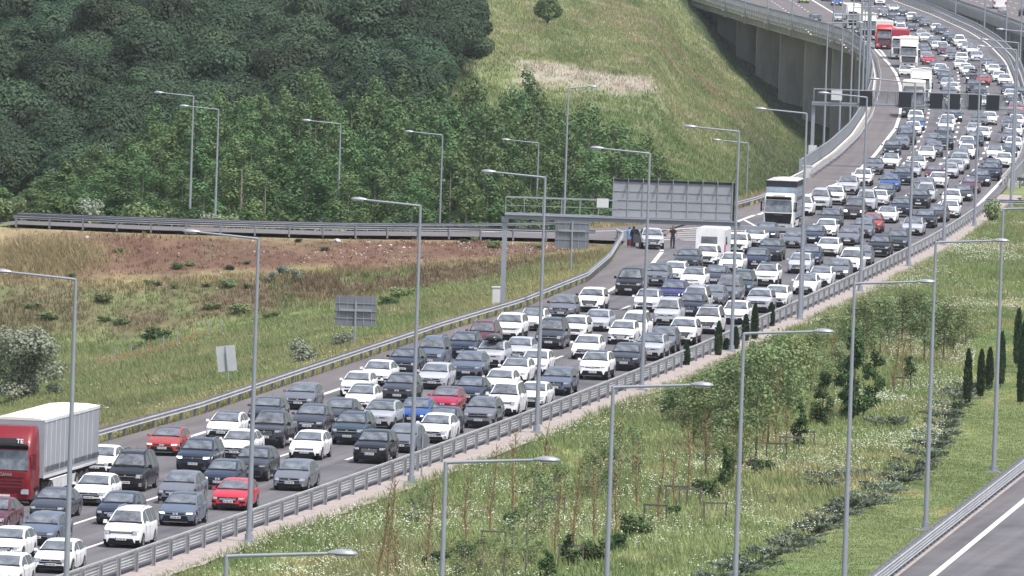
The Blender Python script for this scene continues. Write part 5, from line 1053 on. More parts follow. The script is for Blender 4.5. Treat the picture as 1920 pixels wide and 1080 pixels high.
('H', 2, 1, 'W', 31.29, 852.8, 0.0999, 0.984, 0, '', 'white hatchback second lane from the right, behind the orange-red SUV'),
('V', 1, 1, 'BR', 28.72, 858.3, 0.099, 0.998, 1, '', 'dark brown small van third lane from the right, behind the dark grey SUV'),
('S', 0, 1, 'MD', 35.79, 858.7, 0.0989, 1.01, 0, '', 'dark maroon sedan in the right-hand lane, behind the black sedan'),
('V', 0, 1, 'W', 24.45, 862.5, 0.0981, 0.99, 0, '', 'white small van fourth lane from the right, ahead of the silver small van'),
('U', 2, 1, 'N', 32.9, 866.2, 0.0971, 1.008, 0, '', 'dark navy SUV second lane from the right, behind the white hatchback'),
('H', 1, 1, 'W', 37.2, 868.6, 0.0963, 1.029, 0, '', 'white hatchback in the right-hand lane, behind the dark maroon sedan'),
('V', 2, 1, 'L', 30.27, 876.3, 0.0935, 1.001, 0, '', 'silver small van third lane from the right, behind the dark brown small van'),
('V', 3, 1, 'L', 26.3, 876.4, 0.0935, 1.014, 0, '', 'silver small van fourth lane from the right, behind the white small van'),
('U', 2, 1, 'K', 35.27, 886.3, 0.0893, 1.002, 0, '', 'black SUV second lane from the right, behind the dark navy SUV'),
('U', 3, 1, 'W', 27.9, 888.2, 0.0884, 0.995, 0, '', 'white SUV fourth lane from the right, behind the silver small van'),
('H', 1, 1, 'W', 31.87, 889.2, 0.088, 0.978, 0, '', 'white hatchback third lane from the right, behind the silver small van'),
('U', 1, 1, 'W', 38.27, 889.9, 0.0877, 0.988, 0, '', 'white SUV in the right-hand lane, behind the white hatchback'),
('V', 0, 1, 'L', 36.47, 901.4, 0.0836, 0.984, 0, '', 'silver small van second lane from the right, behind the black SUV'),
('H', 2, 1, 'D', 32.92, 903.1, 0.083, 0.991, 0, '', 'dark grey hatchback third lane from the right, behind the white hatchback'),
('S', 0, 1, 'D', 39.97, 906.8, 0.0822, 0.991, 1, '', 'dark grey sedan in the right-hand lane, behind the white SUV'),
('U', 2, 1, 'L', 29.89, 912.7, 0.0811, 1.017, 0, '', 'silver SUV fourth lane from the right before the far gantry'),
('U', 0, 1, 'G', 36.96, 917.6, 0.0806, 1.013, 0, '', 'grey SUV second lane from the right, behind the silver small van'),
('U', 3, 1, 'B', 34.08, 923.9, 0.0803, 0.981, 0, '', 'bright blue SUV third lane from the right, behind the dark grey hatchback'),
('S', 0, 1, 'M', 41.55, 926.6, 0.0803, 0.998, 0, '', 'maroon sedan in the right-hand lane, behind the dark grey sedan'),
('U', 0, 1, 'W', 32.0, 936.1, 0.0802, 0.99, 0, '', 'white SUV fourth lane from the right, left of a dark navy SUV'),
('S', 1, 1, 'W', 39.0, 937.1, 0.0802, 1.002, 0, '', 'white sedan second lane from the right, ahead of the maroon hatchback'),
('U', 0, 1, 'N', 35.82, 940.8, 0.0801, 0.992, 0, '', 'dark navy SUV third lane from the right, behind the bright blue SUV'),
('S', 0, 1, 'D', 43.29, 944.8, 0.0799, 1.01, 1, '', 'dark grey sedan in the right-hand lane, behind the maroon sedan'),
('H', 1, 1, 'M', 39.35, 954.5, 0.079, 1.024, 0, '', 'maroon hatchback second lane from the right, behind the white sedan'),
('U', 0, 1, 'N', 44.92, 960.9, 0.0781, 1.014, 0, '', 'dark navy SUV in the right-hand lane, behind the dark grey sedan'),
('S', 2, 1, 'L', 37.47, 962.2, 0.0779, 1.005, 0, '', 'silver sedan third lane from the right, behind the dark navy SUV'),
('S', 3, 1, 'L', 41.1, 962.8, 0.0777, 0.984, 0, '', 'silver sedan second lane from the right, behind the maroon hatchback'),
('U', 2, 1, 'G', 34.0, 965.9, 0.0771, 0.983, 0, '', 'grey SUV fourth lane from the right, ahead of the white sedan'),
('H', 0, 1, 'L', 42.16, 974.8, 0.0752, 0.995, 0, '', 'silver hatchback second lane from the right, behind the silver sedan'),
('S', 2, 1, 'N', 45.78, 975.3, 0.075, 1.028, 0, '', 'dark navy sedan in the right-hand lane, behind the dark navy SUV'),
('S', 2, 1, 'W', 38.71, 980.0, 0.0739, 0.994, 0, '', 'white sedan third lane from the right, behind the silver sedan'),
('S', 2, 1, 'W', 36.3, 983.4, 0.0731, 1.001, 0, '', 'white sedan fourth lane from the right, behind the grey SUV'),
('U', 1, 1, 'L', 43.2, 988.4, 0.0719, 1.017, 1, '', 'silver SUV second lane from the right, behind the silver hatchback'),
('S', 1, 1, 'W', 47.93, 997.2, 0.0697, 0.988, 1, '', 'white sedan in the right-hand lane, behind the dark navy sedan'),
('H', 3, 1, 'G', 43.96, 1005.1, 0.0676, 1.026, 0, '', 'grey hatchback second lane from the right, behind the silver SUV'),
('H', 2, 1, 'W', 40.74, 1008.0, 0.0667, 1.016, 0, '', 'white hatchback third lane from the right, ahead of the grey SUV'),
('S', 2, 1, 'W', 47.99, 1017.9, 0.0638, 0.989, 0, '', 'white sedan in the right-hand lane, ahead of the dark teal sedan'),
('H', 0, 1, 'W', 45.16, 1018.2, 0.0637, 1.006, 1, '', 'white hatchback second lane from the right, behind the grey hatchback'),
('U', 1, 1, 'G', 42.01, 1021.2, 0.0629, 0.994, 0, '', 'grey SUV third lane from the right, behind the white hatchback'),
('S', 3, 1, 'K', 37.78, 1021.7, 0.0627, 1.008, 0, '', 'black sedan fourth lane from the right, ahead of the grey sedan'),
('U', 2, 1, 'D', 45.84, 1026.5, 0.0613, 1.014, 0, '', 'dark grey SUV second lane from the right, behind the white hatchback'),
('S', 2, 1, 'TL', 49.88, 1027.3, 0.0611, 0.986, 1, '', 'dark teal sedan in the right-hand lane, behind the white sedan'),
('S', 2, 1, 'G', 39.38, 1040.5, 0.0578, 0.998, 0, '', 'grey sedan fourth lane from the right, behind the black sedan'),
('H', 0, 1, 'W', 46.26, 1042.5, 0.0574, 1.017, 0, '', 'white hatchback second lane from the right, ahead of the dark grey sedan'),
('U', 0, 1, 'K', 44.05, 1044.87, 0.057, 1.008, 0, '', 'black SUV third lane from the right, ahead of the grey sedan'),
('S', 0, 1, 'W', 51.41, 1049.1, 0.0565, 1.021, 0, '', 'white sedan in the right-hand lane, behind the dark teal sedan'),
('S', 0, 1, 'G', 43.16, 1049.69, 0.0565, 1.002, 0, '', 'grey sedan third lane from the right, behind the black SUV'),
('U', 0, 1, 'D', 40.62, 1056.2, 0.0559, 1.005, 0, '', 'dark grey SUV fourth lane from the right, behind the grey sedan'),
('S', 2, 1, 'D', 47.79, 1058.4, 0.0558, 1.029, 0, '', 'dark grey sedan second lane from the right, behind the white hatchback'),
('S', 3, 1, 'G', 52.09, 1072.6, 0.0556, 0.987, 0, '', 'grey sedan in the right-hand lane, ahead of the white sedan'),
('S', 0, 1, 'K', 45.27, 1075.8, 0.0555, 1.002, 0, '', 'black sedan third lane from the right, left of a white sedan'),
('S', 1, 1, 'N', 41.16, 1076.7, 0.0555, 1.009, 0, '', 'dark navy sedan fourth lane from the right, behind the dark grey SUV'),
('S', 0, 1, 'W', 49.46, 1078.4, 0.0554, 0.986, 0, '', 'white sedan second lane from the right, behind the dark grey sedan'),
('H', 3, 1, 'W', 42.38, 1086.5, 0.0548, 1.022, 0, '', 'white hatchback fourth lane from the right, behind the dark navy sedan'),
('S', 2, 1, 'W', 53.62, 1092.9, 0.054, 0.976, 0, '', 'white sedan in the right-hand lane, behind the grey sedan'),
('S', 3, 1, 'L', 49.28, 1093.6, 0.0538, 0.976, 0, '', 'silver sedan second lane from the right, behind the white sedan'),
('S', 2, 1, 'W', 46.54, 1101.3, 0.0525, 1.017, 0, '', 'white sedan third lane from the right, ahead of the white sedan'),
('H', 1, 1, 'B', 43.43, 1103.4, 0.052, 1.011, 0, '', 'bright blue hatchback fourth lane from the right, behind the white hatchback'),
('U', 2, 1, 'G', 53.77, 1107.0, 0.0513, 1.01, 0, '', 'grey SUV in the right-hand lane, behind the white sedan'),
('S', 3, 1, 'W', 47.5, 1120.3, 0.0485, 0.992, 0, '', 'white sedan third lane from the right, behind the white sedan'),
('U', 2, 1, 'G', 51.21, 1124.2, 0.0477, 0.975, 0, '', 'grey SUV second lane from the right, left of a white sedan'),
('U', 1, 1, 'W', 44.17, 1125.9, 0.0475, 0.995, 0, '', 'white SUV fourth lane from the right, left of a white sedan'),
('S', 3, 1, 'W', 55.42, 1126.8, 0.0473, 1.002, 0, '', 'white sedan in the right-hand lane, behind the grey SUV'),
('S', 1, 2, 'W', 52.75, 1133.2, 0.0465, 0.99, 0, '', 'white sedan second lane from the right on the viaduct bend, behind the grey SUV'),
('S', 0, 2, 'D', 49.12, 1140.6, 0.0459, 1.026, 1, '', 'dark grey sedan on the viaduct bend, behind the white sedan'),
('S', 2, 2, 'G', 56.65, 1148.6, 0.0456, 0.98, 1, '', 'grey sedan in the right-hand lane, behind the white sedan'),
('U', 3, 2, 'PK', 57.58, 1172.9, 0.0453, 0.99, 0, '', 'pale red SUV in the right-hand lane on the viaduct bend'),
('U', 2, 2, 'W', 51.15, 1192.1, 0.044, 1.009, 0, '', 'white SUV third lane from the right on the viaduct bend'),
('S', 0, 2, 'W', 54.82, 1198.3, 0.0433, 1.017, 0, '', 'white sedan second lane from the right on the viaduct bend, nearest the camera'),
('S', 0, 2, 'D', 58.94, 1209.2, 0.0422, 1.027, 1, '', 'dark grey sedan in the right-hand lane on the viaduct bend'),
('U', 1, 2, 'G', 52.2, 1229.4, 0.0409, 0.999, 0, '', 'grey SUV third lane from the right, left of a dark grey SUV'),
('U', 2, 2, 'D', 56.09, 1233.9, 0.0408, 1.03, 0, '', 'dark grey SUV on the viaduct bend, left of a white sedan'),
('S', 0, 2, 'W', 59.92, 1233.9, 0.0408, 0.991, 0, '', 'white sedan in the right-hand lane, ahead of the black sedan'),
('S', 2, 2, 'K', 61.59, 1240.2, 0.0408, 1.003, 1, '', 'black sedan in the right-hand lane, behind the white sedan'),
('S', 0, 2, 'W', 53.68, 1255.7, 0.0408, 1.015, 0, '', 'white sedan third lane from the right, ahead of the silver sedan'),
('S', 0, 2, 'N', 60.81, 1259.5, 0.0408, 1.002, 0, '', 'dark navy sedan in the right-hand lane, behind the black sedan'),
('U', 3, 2, 'D', 56.58, 1261.4, 0.0408, 1.002, 0, '', 'dark grey SUV second lane from the right, left of a dark navy sedan'),
('S', 1, 2, 'L', 53.86, 1274.4, 0.0408, 1.015, 0, '', 'silver sedan third lane from the right, behind the white sedan'),
('S', 2, 2, 'OR', 59.5, 1299.91, 0.0409, 1.016, 0, '', 'orange-red sedan second lane from the right, ahead of the dark grey SUV'),
('S', 3, 2, 'W', 62.3, 1301.3, 0.0409, 1.011, 0, '', 'white sedan in the right-hand lane, right of a orange-red sedan'),
('S', 2, 2, 'N', 54.72, 1301.8, 0.0409, 0.98, 0, '', 'dark navy sedan third lane from the right, left of a orange-red sedan'),
('U', 0, 2, 'D', 58.42, 1304.96, 0.0409, 0.995, 1, 'rack', 'dark grey SUV with a loaded roof rack, far up the viaduct'),
('S', 3, 2, 'W', 62.3, 1316.0, 0.0407, 1.004, 0, '', 'white sedan on the far bend, behind the white sedan'),
('S', 3, 2, 'G', 55.47, 1325.2, 0.0404, 0.991, 0, '', 'grey sedan third lane from the right, ahead of the white sedan'),
('U', 2, 2, 'W', 50.5, 1326.7, 0.0403, 0.993, 0, '', 'white SUV in the leftmost lane, left of a grey sedan'),
('H', 1, 2, 'W', 59.29, 1337.6, 0.0396, 1.027, 0, '', 'white hatchback second lane from the right, ahead of the white hatchback, nearest the camera'),
('S', 1, 2, 'W', 55.8, 1343.6, 0.0391, 1.022, 0, '', 'white sedan third lane from the right, behind the grey sedan'),
('H', 3, 2, 'W', 63.3, 1353.0, 0.0384, 0.984, 0, '', 'white hatchback in the right-hand lane, ahead of the dark grey SUV'),
('H', 1, 2, 'W', 59.55, 1353.5, 0.0384, 1.0, 0, '', 'white hatchback second lane from the right, left of a white hatchback'),
('S', 1, 2, 'D', 55.5, 1353.7, 0.0384, 0.99, 0, '', 'dark grey sedan on the far bend, behind the white sedan'),
('U', 0, 2, 'D', 64.32, 1359.5, 0.0381, 0.996, 0, '', 'dark grey SUV in the right-hand lane, behind the white hatchback'),
('S', 2, 2, 'W', 63.77, 1369.5, 0.0377, 0.996, 0, '', 'white sedan in the right-hand lane, behind the dark grey SUV'),
('H', 0, 2, 'W', 59.76, 1375.2, 0.0376, 0.991, 0, '', 'white hatchback third lane from the right, behind the white hatchback'),
('S', 2, 2, 'G', 64.13, 1391.8, 0.0374, 1.024, 0, '', 'grey sedan in the right-hand lane on the far bend'),
('H', 1, 2, 'R', 56.22, 1395.5, 0.0373, 0.994, 0, '', 'red hatchback fourth lane from the right, ahead of the silver hatchback'),
('U', 3, 2, 'W', 61.37, 1407.9, 0.036, 1.011, 1, '', 'white SUV second lane from the right, ahead of the grey small van'),
('H', 1, 2, 'L', 56.57, 1410.2, 0.0356, 1.004, 0, '', 'silver hatchback fourth lane from the right, behind the red hatchback'),
('V', 2, 2, 'G', 60.44, 1421.0, 0.033, 0.98, 1, '', 'grey small van third lane from the right, behind the white SUV'),
('S', 3, 2, 'L', 64.33, 1426.2, 0.0315, 1.016, 1, '', 'silver sedan second lane from the right, right of a grey small van'),
('S', 2, 2, 'G', 57.5, 1437.7, 0.0279, 1.004, 0, '', 'grey sedan fourth lane from the right on the far bend'),
('H', 3, 2, 'M', 60.74, 1454.1, 0.0242, 0.994, 0, '', 'maroon hatchback third lane from the right, ahead of the white sedan'),
('S', 2, 2, 'D', 58.13, 1459.7, 0.0236, 1.005, 1, '', 'dark grey sedan fourth lane from the right, left of a maroon hatchback'),
('S', 2, 2, 'W', 65.14, 1460.0, 0.0235, 1.03, 0, '', 'white sedan second lane from the right, ahead of the silver hatchback'),
('H', 2, 2, 'L', 65.11, 1475.4, 0.023, 1.018, 0, '', 'silver hatchback second lane from the right, behind the white sedan'),
('S', 0, 2, 'W', 61.49, 1476.01, 0.023, 1.006, 0, '', 'white sedan third lane from the right, behind the maroon hatchback'),
('H', 1, 2, 'W', 60.87, 1480.97, 0.023, 0.975, 0, '', 'white hatchback third lane from the right, behind the white sedan'),
('H', 1, 2, 'W', 65.08, 1491.1, 0.0229, 0.988, 0, '', 'white hatchback second lane from the right, behind the silver hatchback'),
('S', 1, 2, 'G', 61.55, 1508.8, 0.0214, 0.999, 0, '', 'grey sedan third lane from the right, left of a white small van'),
('V', 0, 2, 'W', 65.46, 1510.9, 0.021, 0.99, 0, '', 'white small van second lane from the right, ahead of the black SUV'),
('U', 1, 2, 'K', 64.8, 1519.9, 0.019, 0.977, 0, '', 'black SUV second lane from the right, behind the white small van'),
('H', 1, 2, 'W', 61.17, 1531.4, 0.0156, 1.012, 0, '', 'white hatchback third lane from the right at the far top, nearest the camera'),
('S', 3, 2, 'K', 50.17, 1539.8, -0.0421, 1.009, 0, '', 'black sedan on the left branch of the viaduct at the far top'),
('S', 2, 2, 'N', 64.91, 1540.1, 0.0131, 1.022, 1, '', 'dark navy sedan second lane from the right, behind the black SUV'),
('H', 3, 2, 'L', 61.55, 1555.9, 0.01, 0.982, 0, '', 'silver hatchback third lane from the right at the far top'),
('V', 0, 2, 'W', 59.13, 1577.1, 0.009, 1.007, 0, '', 'white small van fourth lane from the right at the far top'),
('S', 1, 2, 'D', 65.84, 1586.9, 0.0086, 1.014, 0, '', 'dark grey sedan second lane from the right, ahead of the white hatchback'),
('S', 1, 2, 'D', 61.76, 1602.7, 0.0059, 0.979, 0, '', 'dark grey sedan at the far top, left of a white hatchback'),
('H', 3, 2, 'W', 65.82, 1605.1, 0.0053, 0.99, 0, '', 'white hatchback second lane from the right, behind the dark grey sedan'),
('S', 2, 2, 'G', 65.5, 1642.3, -0.0055, 0.985, 0, '', 'grey sedan second lane from the right, right of a grey sedan'),
('S', 3, 2, 'G', 61.41, 1643.8, -0.0057, 0.994, 1, '', 'grey sedan third lane from the right, left of a grey sedan'),
('S', 0, 2, 'D', 48.13, 1654.8, -0.0561, 1.019, 0, '', 'dark grey sedan on the left branch of the viaduct at the far top'),
('S', 3, 2, 'L', 52.16, 1661.1, -0.0561, 0.978, 0, '', 'silver sedan on the left branch of the viaduct at the far top'),
('S', 2, 2, 'D', 65.59, 1673.32, -0.0068, 1.0, 0, '', 'dark grey sedan second lane from the right, ahead of the white SUV'),
('U', 3, 2, 'W', 64.71, 1678.23, -0.0068, 0.983, 0, '', 'white SUV second lane from the right, behind the dark grey sedan'),
('S', 1, 2, 'N', 61.67, 1679.9, -0.0068, 0.995, 0, '', 'dark navy sedan third lane from the right, left of a white SUV'),
('S', 3, 2, 'G', 61.15, 1707.9, -0.0068, 0.979, 1, '', 'grey sedan third lane from the right at the far top, nearest the camera'),
('S', 3, 2, 'N', 64.56, 1717.5, -0.0071, 0.978, 1, '', 'dark navy sedan second lane from the right at the far top, nearest the camera'),
('S', 2, 2, 'W', 64.51, 1756.2, -0.0154, 0.994, 0, '', 'white sedan second lane from the right at the far top, nearest the camera'),
('S', 2, 2, 'B', 55.83, 1796.3, -0.0205, 1.016, 1, '', 'bright blue sedan in the leftmost lane at the far top'),
('S', 0, 2, 'LM', 50.45, 1810.8, -0.0531, 0.991, 0, '', 'lime yellow sedan on the left branch of the viaduct at the far top'),
('U', 3, 2, 'W', 64.14, 1814.9, -0.0205, 1.003, 1, '', 'white SUV second lane from the right at the far top, nearest the camera'),
('S', 1, 2, 'K', 55.22, 1833.3, -0.0206, 1.022, 0, '', 'black sedan in the leftmost lane at the far top'),
('S', 0, 2, 'G', 62.9, 1841.2, -0.0208, 0.991, 0, '', 'grey sedan second lane from the right, right of a dark grey sedan'),
('S', 2, 2, 'D', 60.86, 1843.2, -0.021, 0.984, 0, '', 'dark grey sedan third lane from the right, left of a grey sedan')]
TRK=[(-23.95, 484.3, 0.1594), (21.51, 826.1, 0.1059), (44.76, 1149.2, 0.0456), (47.93, 1209.4, 0.0422), (52.7, 1374.4, 0.0376), (53.22, 1420.2, 0.0332), (53.07, 1477.7, 0.023), (52.74, 1600.4, -0.0295), (52.58, 1532.7, -0.0165)]

for ty,va,lod,co,x,y,dx,sc,lit,fl,label in CARS:
    a=math.atan(dx); l=SPEC[ty]['L']*sc/2
    if fl=='coupe': va=2
    t=vehicle(ty,va,lod,co,x+math.sin(a)*l,y+math.cos(a)*l,-a,label,'vehicles queueing in the jam' if x>float(LL(y))-1.5 or y<1400 else 'vehicles on the left branch',sc,bool(lit))
    if fl=='roofbox':
        rb=thing('roof_box','dark rounded roof box on top of the silver SUV','roof box',(t.location.x,t.location.y,1.63*sc),-a)
        b=MB(); b.loft([[(w*math.cos(k*math.pi/6),yy,.16+h*math.sin(k*math.pi/6)) for k in range(12)] for yy,w,h in ((-1.05,.15,.06),(-.9,.36,.15),(-.2,.45,.22),(.6,.45,.22),(.95,.36,.17),(1.05,.2,.08))]); b.build('shell',MT['box'],rb,50)
        b=MB(); b.box((0,-.5,.0),(1.2,.06,.05)); b.box((0,.5,.0),(1.2,.06,.05)); b.build('crossbar',MT['black'],rb,0)
    if fl=='rack':
        rb=thing('roof_rack','loaded roof rack on the dark grey SUV on the viaduct','roof rack',(t.location.x,t.location.y,1.63*sc),-a)
        b=MB()
        for k in (-.5,0,.5): b.box((0,k,.06),(1.25,.06,.05))
        b.box((0,0,.16),(1.0,1.3,.18)); b.build('rack',MT['black'],rb,0)

BUS=(85.99, 1824.0)
OC1=(83.36, 1757.9)
OC2=(87.14, 1759.6)
CARA=(14.93, 769.6, 0.11784252799435113)
PARK=(10.76, 789.7)
P1=(9.01, 790.8)
P2=(9.34, 790.1)
P3=(12.42, 790.6)

# ---- lorries, bus, caravan, the parked car with people
def rrect(hw,y0,y1,z,r=.18,n=4,taper=1.0):
    hw*=taper; pts=[]
    for cx,cy,a0 in ((hw-r,y0+r,-90),(hw-r,y1-r,0),(-hw+r,y1-r,90),(-hw+r,y0+r,180)):
        for k in range(n+1):
            a=math.radians(a0+90*k/n); pts.append((cx+r*math.cos(a),cy+r*math.sin(a),z))
    return pts
def slab(b,x0,x1,z0,z1,y0,y1,mi=0,x0t=None,x1t=None,th=.03):
    x0t=x0 if x0t is None else x0t; x1t=x1 if x1t is None else x1t
    V=[(x0,y0,z0),(x1,y0,z0),(x1t,y1,z1),(x0t,y1,z1)]; b.add(V+[(x,y+th,z) for x,y,z in V],[(0,1,2,3),(4,7,6,5),(0,4,5,1),(1,5,6,2),(2,6,7,3),(3,7,4,0)],mi)
def text(name,s,size,mt,parent,loc,rot,align='CENTER',bold=.0):
    cu=bpy.data.curves.new(name,'FONT'); cu.body=s; cu.size=size; cu.extrude=.01; cu.align_x=align; cu.offset=bold
    o=bpy.data.objects.new(name,cu); COL.objects.link(o); cu.materials.append(mt); dg=bpy.context.evaluated_depsgraph_get(); me=bpy.data.meshes.new_from_object(o.evaluated_get(dg)); bpy.data.objects.remove(o)
    q=link(name,me,parent,loc); q.rotation_euler=rot; return q
def lorry(label,x,y,dx,cabm,H=3.8,trailer='curtain',LT=13.6,tm='greytarp',roofm='cream',TH=4.0,gap=.75,sign=None,gsign=None,darkface=False,rigid=False,trim='black',facem=None,group='lorries in the jam'):
    a=math.atan(dx); t=thing('lorry',label,'lorry',(x,y,.006),-a,group)
    R=[(.32,0.05,1.0),(.5,0,1.0),(1.2,-.04,1.0),(1.62,-.03,1.0),(1.7,0,.995),(2.72,.22,.965),(2.9,.30,.955)]
    R+= [(3.25,.55,.95),(H-.18,.95,.93),(H,1.25,.86)] if H>3.3 else [(H-.15,.45,.95),(H,.7,.9)]
    b=MB(); b.loft([rrect(1.25,yf,2.25,z,.22 if z<3 else .3,4,tp) for z,yf,tp in R]); cb=b.build('cab',MT[cabm],t,30)
    b=MB(); slab(b,-1.12,1.12,1.72,2.66,-.035,.175,0,-1.04,1.04); b.build('windscreen',MT['glass'],t,0)
    for sx in(-1,1):
        b=MB(); x0=sx*1.262; V=[(x0,.42,1.78),(x0,1.25,1.70),(x0*.972,1.2,2.5),(x0*.975,.52,2.5)]; b.add(V,[(0,1,2,3)]); b.add([(p[0]*1.0+sx*.004,p[1],p[2]) for p in V],[(3,2,1,0)]); b.build('side_window',MT['sideglass'],t,0)
    b=MB(); fm=facem or 'black'
    slab(b,-.86 if not darkface else -1.02,.86 if not darkface else 1.02,.78,1.62,-.075,-.065,0,-.98 if not darkface else -1.12,.98 if not darkface else 1.12)
    for k in range(4): slab(b,-.84,.84,.84+k*.17,.87+k*.17,-.095,-.09,1)
    slab(b,-.62,.62,.36,.60,-.05,-.05,0)
    b.build('grille',[MT[fm],MT['black' if fm!='black' or darkface else 'steel']],t,0)
    for sx in(-1,1):
        b=MB(); slab(b,*sorted((sx*.80,sx*1.17)),.58,.82,-.06,-.06); b.build('headlight',MT['light'],t,0)
        b=MB(); b.box((sx*1.42,.12,2.15),(.12,.22,.78)); b.box((sx*1.30,.14,2.45),(.25,.06,.05)); b.box((sx*1.30,.14,1.9),(.25,.06,.05)); b.build('mirror',MT['black' if cabm=='white' else cabm],t,0)
        b=MB(); b.box((sx*1.24,1.42,.78),(.10,1.25,.14)); b.build('wheel_arch',MT['black'],cb,0)
    b=MB(); b.box((0,.05,2.86),(2.1,.34,.10),M=Matrix.Rotation(-.5,3,'X')); b.build('sun_visor',MT['black'],t,0)
    b=MB(); slab(b,-.27,.27,.42,.54,-.10,-.10); b.build('number_plate',MT['plate'],t,0)
    def wheels(ys,w=.32):
        for yy in ys:
            for sx in(-1,1):
                b=MB(); wheel_into(b,sx*(1.25-w/2),yy,.5,w,0,20); wo=b.build('wheel',MT['tyre'],t,40)
                b=MB(); b.tube([(sx*(1.25-.02),yy,.5),(sx*(1.25+.012),yy,.5)],.27,14); b.tube([(sx*1.25,yy,.5),(sx*1.3,yy,.5)],.12,10); b.build('rim',MT['rim'],wo,0)
    y0=2.25+gap; y1=y0+LT
    wheels([1.42]); 
    if rigid: wheels([y1-3.6,y1-2.3],.5)
    else: wheels([5.0],.5); wheels([y1-5.0,y1-3.7,y1-2.4],.36)
    b=MB(); b.box((0,(2.2+y1)/2,.95),(1.0,y1-2.4,.30)); b.box((0,3.7,.72),(2.3,1.3,.5)) ; b.box((0,(y0+y1)/2,1.12),(2.4,LT-.2,.12)); b.build('chassis',MT['black'],t,0)
    b=MB()
    for sx in(-1,1): b.box((sx*1.18,(y0+y1)/2-1.2,.72),(.05,LT*.42,.5))
    b.build('side_guard',MT['white'],t,0)
    g=MB(); g.box((0,(y0+y1)/2,(1.18+TH)/2),(2.5,LT,TH-1.18)); 
    tr=g.build('trailer_body' if not rigid else 'load_body',MT[tm],t,0)
    b=MB()
    if trailer=='curtain':
        for sx in(-1,1):
            for k in range(int(LT/1.1)): b.box((sx*1.262,y0+.5+k*1.1,(1.3+TH-.12)/2+.05),(.012,.03,TH-1.5))
            b.box((sx*1.262,(y0+y1)/2,TH-.07),(.03,LT+.02,.14)); b.box((sx*1.262,(y0+y1)/2,1.22),(.03,LT+.02,.12))
        b.build('trailer_frame',MT['white'],tr,0)
        b=MB()
        for sx in(-1,1):
            for k in range(int(LT/.3)):
                b.box((sx*1.268,y0+.3+k*.3,1.58),(.012,.10,.28),M=Matrix.Rotation(.35,3,'X'))
        b.build('strap_buckles',MT['darkgrey'],tr,0)
    elif trailer=='slats':
        for sx in(-1,1):
            for z in (1.5,1.95,2.4,3.0,3.3): b.box((sx*1.262,(y0+y1)/2,z),(.03,LT,.20))
            for k in range(8): b.box((sx*1.275,y0+.1+k*(LT-.2)/7,2.5),(.04,.10,2.5))
        b.build('trailer_frame',MT['steel'],tr,0)
        b=MB()
        for sx in (-1,1):
            for k in range(7): b.box((sx*1.262,y0+.75+k*(LT-1.5)/6,2.69),(.02,.85,.26))
        b.build('vent_openings',MT['black'],tr,0)
        b=MB(); b.box((0,(y0+y1)/2,TH-.12),(2.54,LT+.04,.5)); b.build('dark_band',MT['ledblack'],tr,0)
        for sx in(-1,1):
            for k in range(6): pass
    b=MB(); zt=TH+(.14 if trailer=='slats' else 0)
    b.loft([[(-1.27,yy,zt),(-.6,yy,zt+.07),(.6,yy,zt+.07),(1.27,yy,zt),(1.27,yy,zt-.06),(-1.27,yy,zt-.06)] for yy in (y0-.01,y1+.01)]); b.build('trailer_roof',MT[roofm],tr,0)
    if sign:
        b=MB(); slab(b,-.75,.75,2.98,3.22,.26,.36); sg=b.build('roof_sign',MT['ledblack'],cb,0)
        text('sign_lettering',sign,.30,MT['white'],cb,(.78,.235,3.0),(math.radians(78),0,0),'RIGHT',.006)
    if gsign: text('grille_lettering',gsign,.20,MT['chrome' if not darkface else 'darkgrey'],cb,(0,-.115,1.44),(math.radians(90),0,0),'CENTER',.004)
    return t
(X0,Y0,d0)=TRK[0]
t=lorry('dark red articulated lorry with grey curtain trailer and cream roof at left edge',X0,Y0,d0,'truckred',H=3.75,LT=13.2,gap=.7,sign='TE',gsign='SCANIA',facem='truckred')
X1,Y1,d1=TRK[1]
t=lorry('white livestock lorry with blue-grey slatted sides and black band under white roof',X1,Y1,d1+.0,'white',H=3.2,trailer='slats',LT=7.6,tm='bluegrey',roofm='white',TH=4.05,gap=.25,gsign='SCANIA',darkface=True,rigid=True)
b=MB(); b.box((0,.30,3.0),(1.0,.12,.22)); b.build('roof_beacon_sign',MT['cream'],t,0)
lorry('dark grey lorry with cream trailer roof under the far gantry',*TRK[2],'darkgrey',H=3.6,LT=11,tm='cream',roofm='cream')
lorry('white lorry behind the dark grey lorry past the far gantry',*TRK[3],'white',H=3.7,LT=8,tm='white',roofm='cream',rigid=True)
lorry('white lorry with dark slatted grille beside the red curtain trailer',*TRK[4],'white',H=3.75,LT=12.5,tm='cream',roofm='cream')
lorry('lorry with a dark red curtain trailer left of the white lorry with slatted grille',*TRK[5],'white',H=3.2,LT=12.5,tm='redtarp',roofm='redtarp')
lorry('bright red lorry cab pulling a cream trailer on the far bend',*TRK[6],'brightred',H=3.6,LT=13,tm='cream',roofm='white')
lorry('white lorry with dark cab front on the left branch, furthest left',*TRK[7],'white',H=3.8,LT=11,tm='white',roofm='cream',darkface=True)
lorry('white lorry half hidden behind the cluster of far lamp posts',*TRK[8],'white',H=3.6,LT=10,tm='cream',roofm='cream',darkface=True)
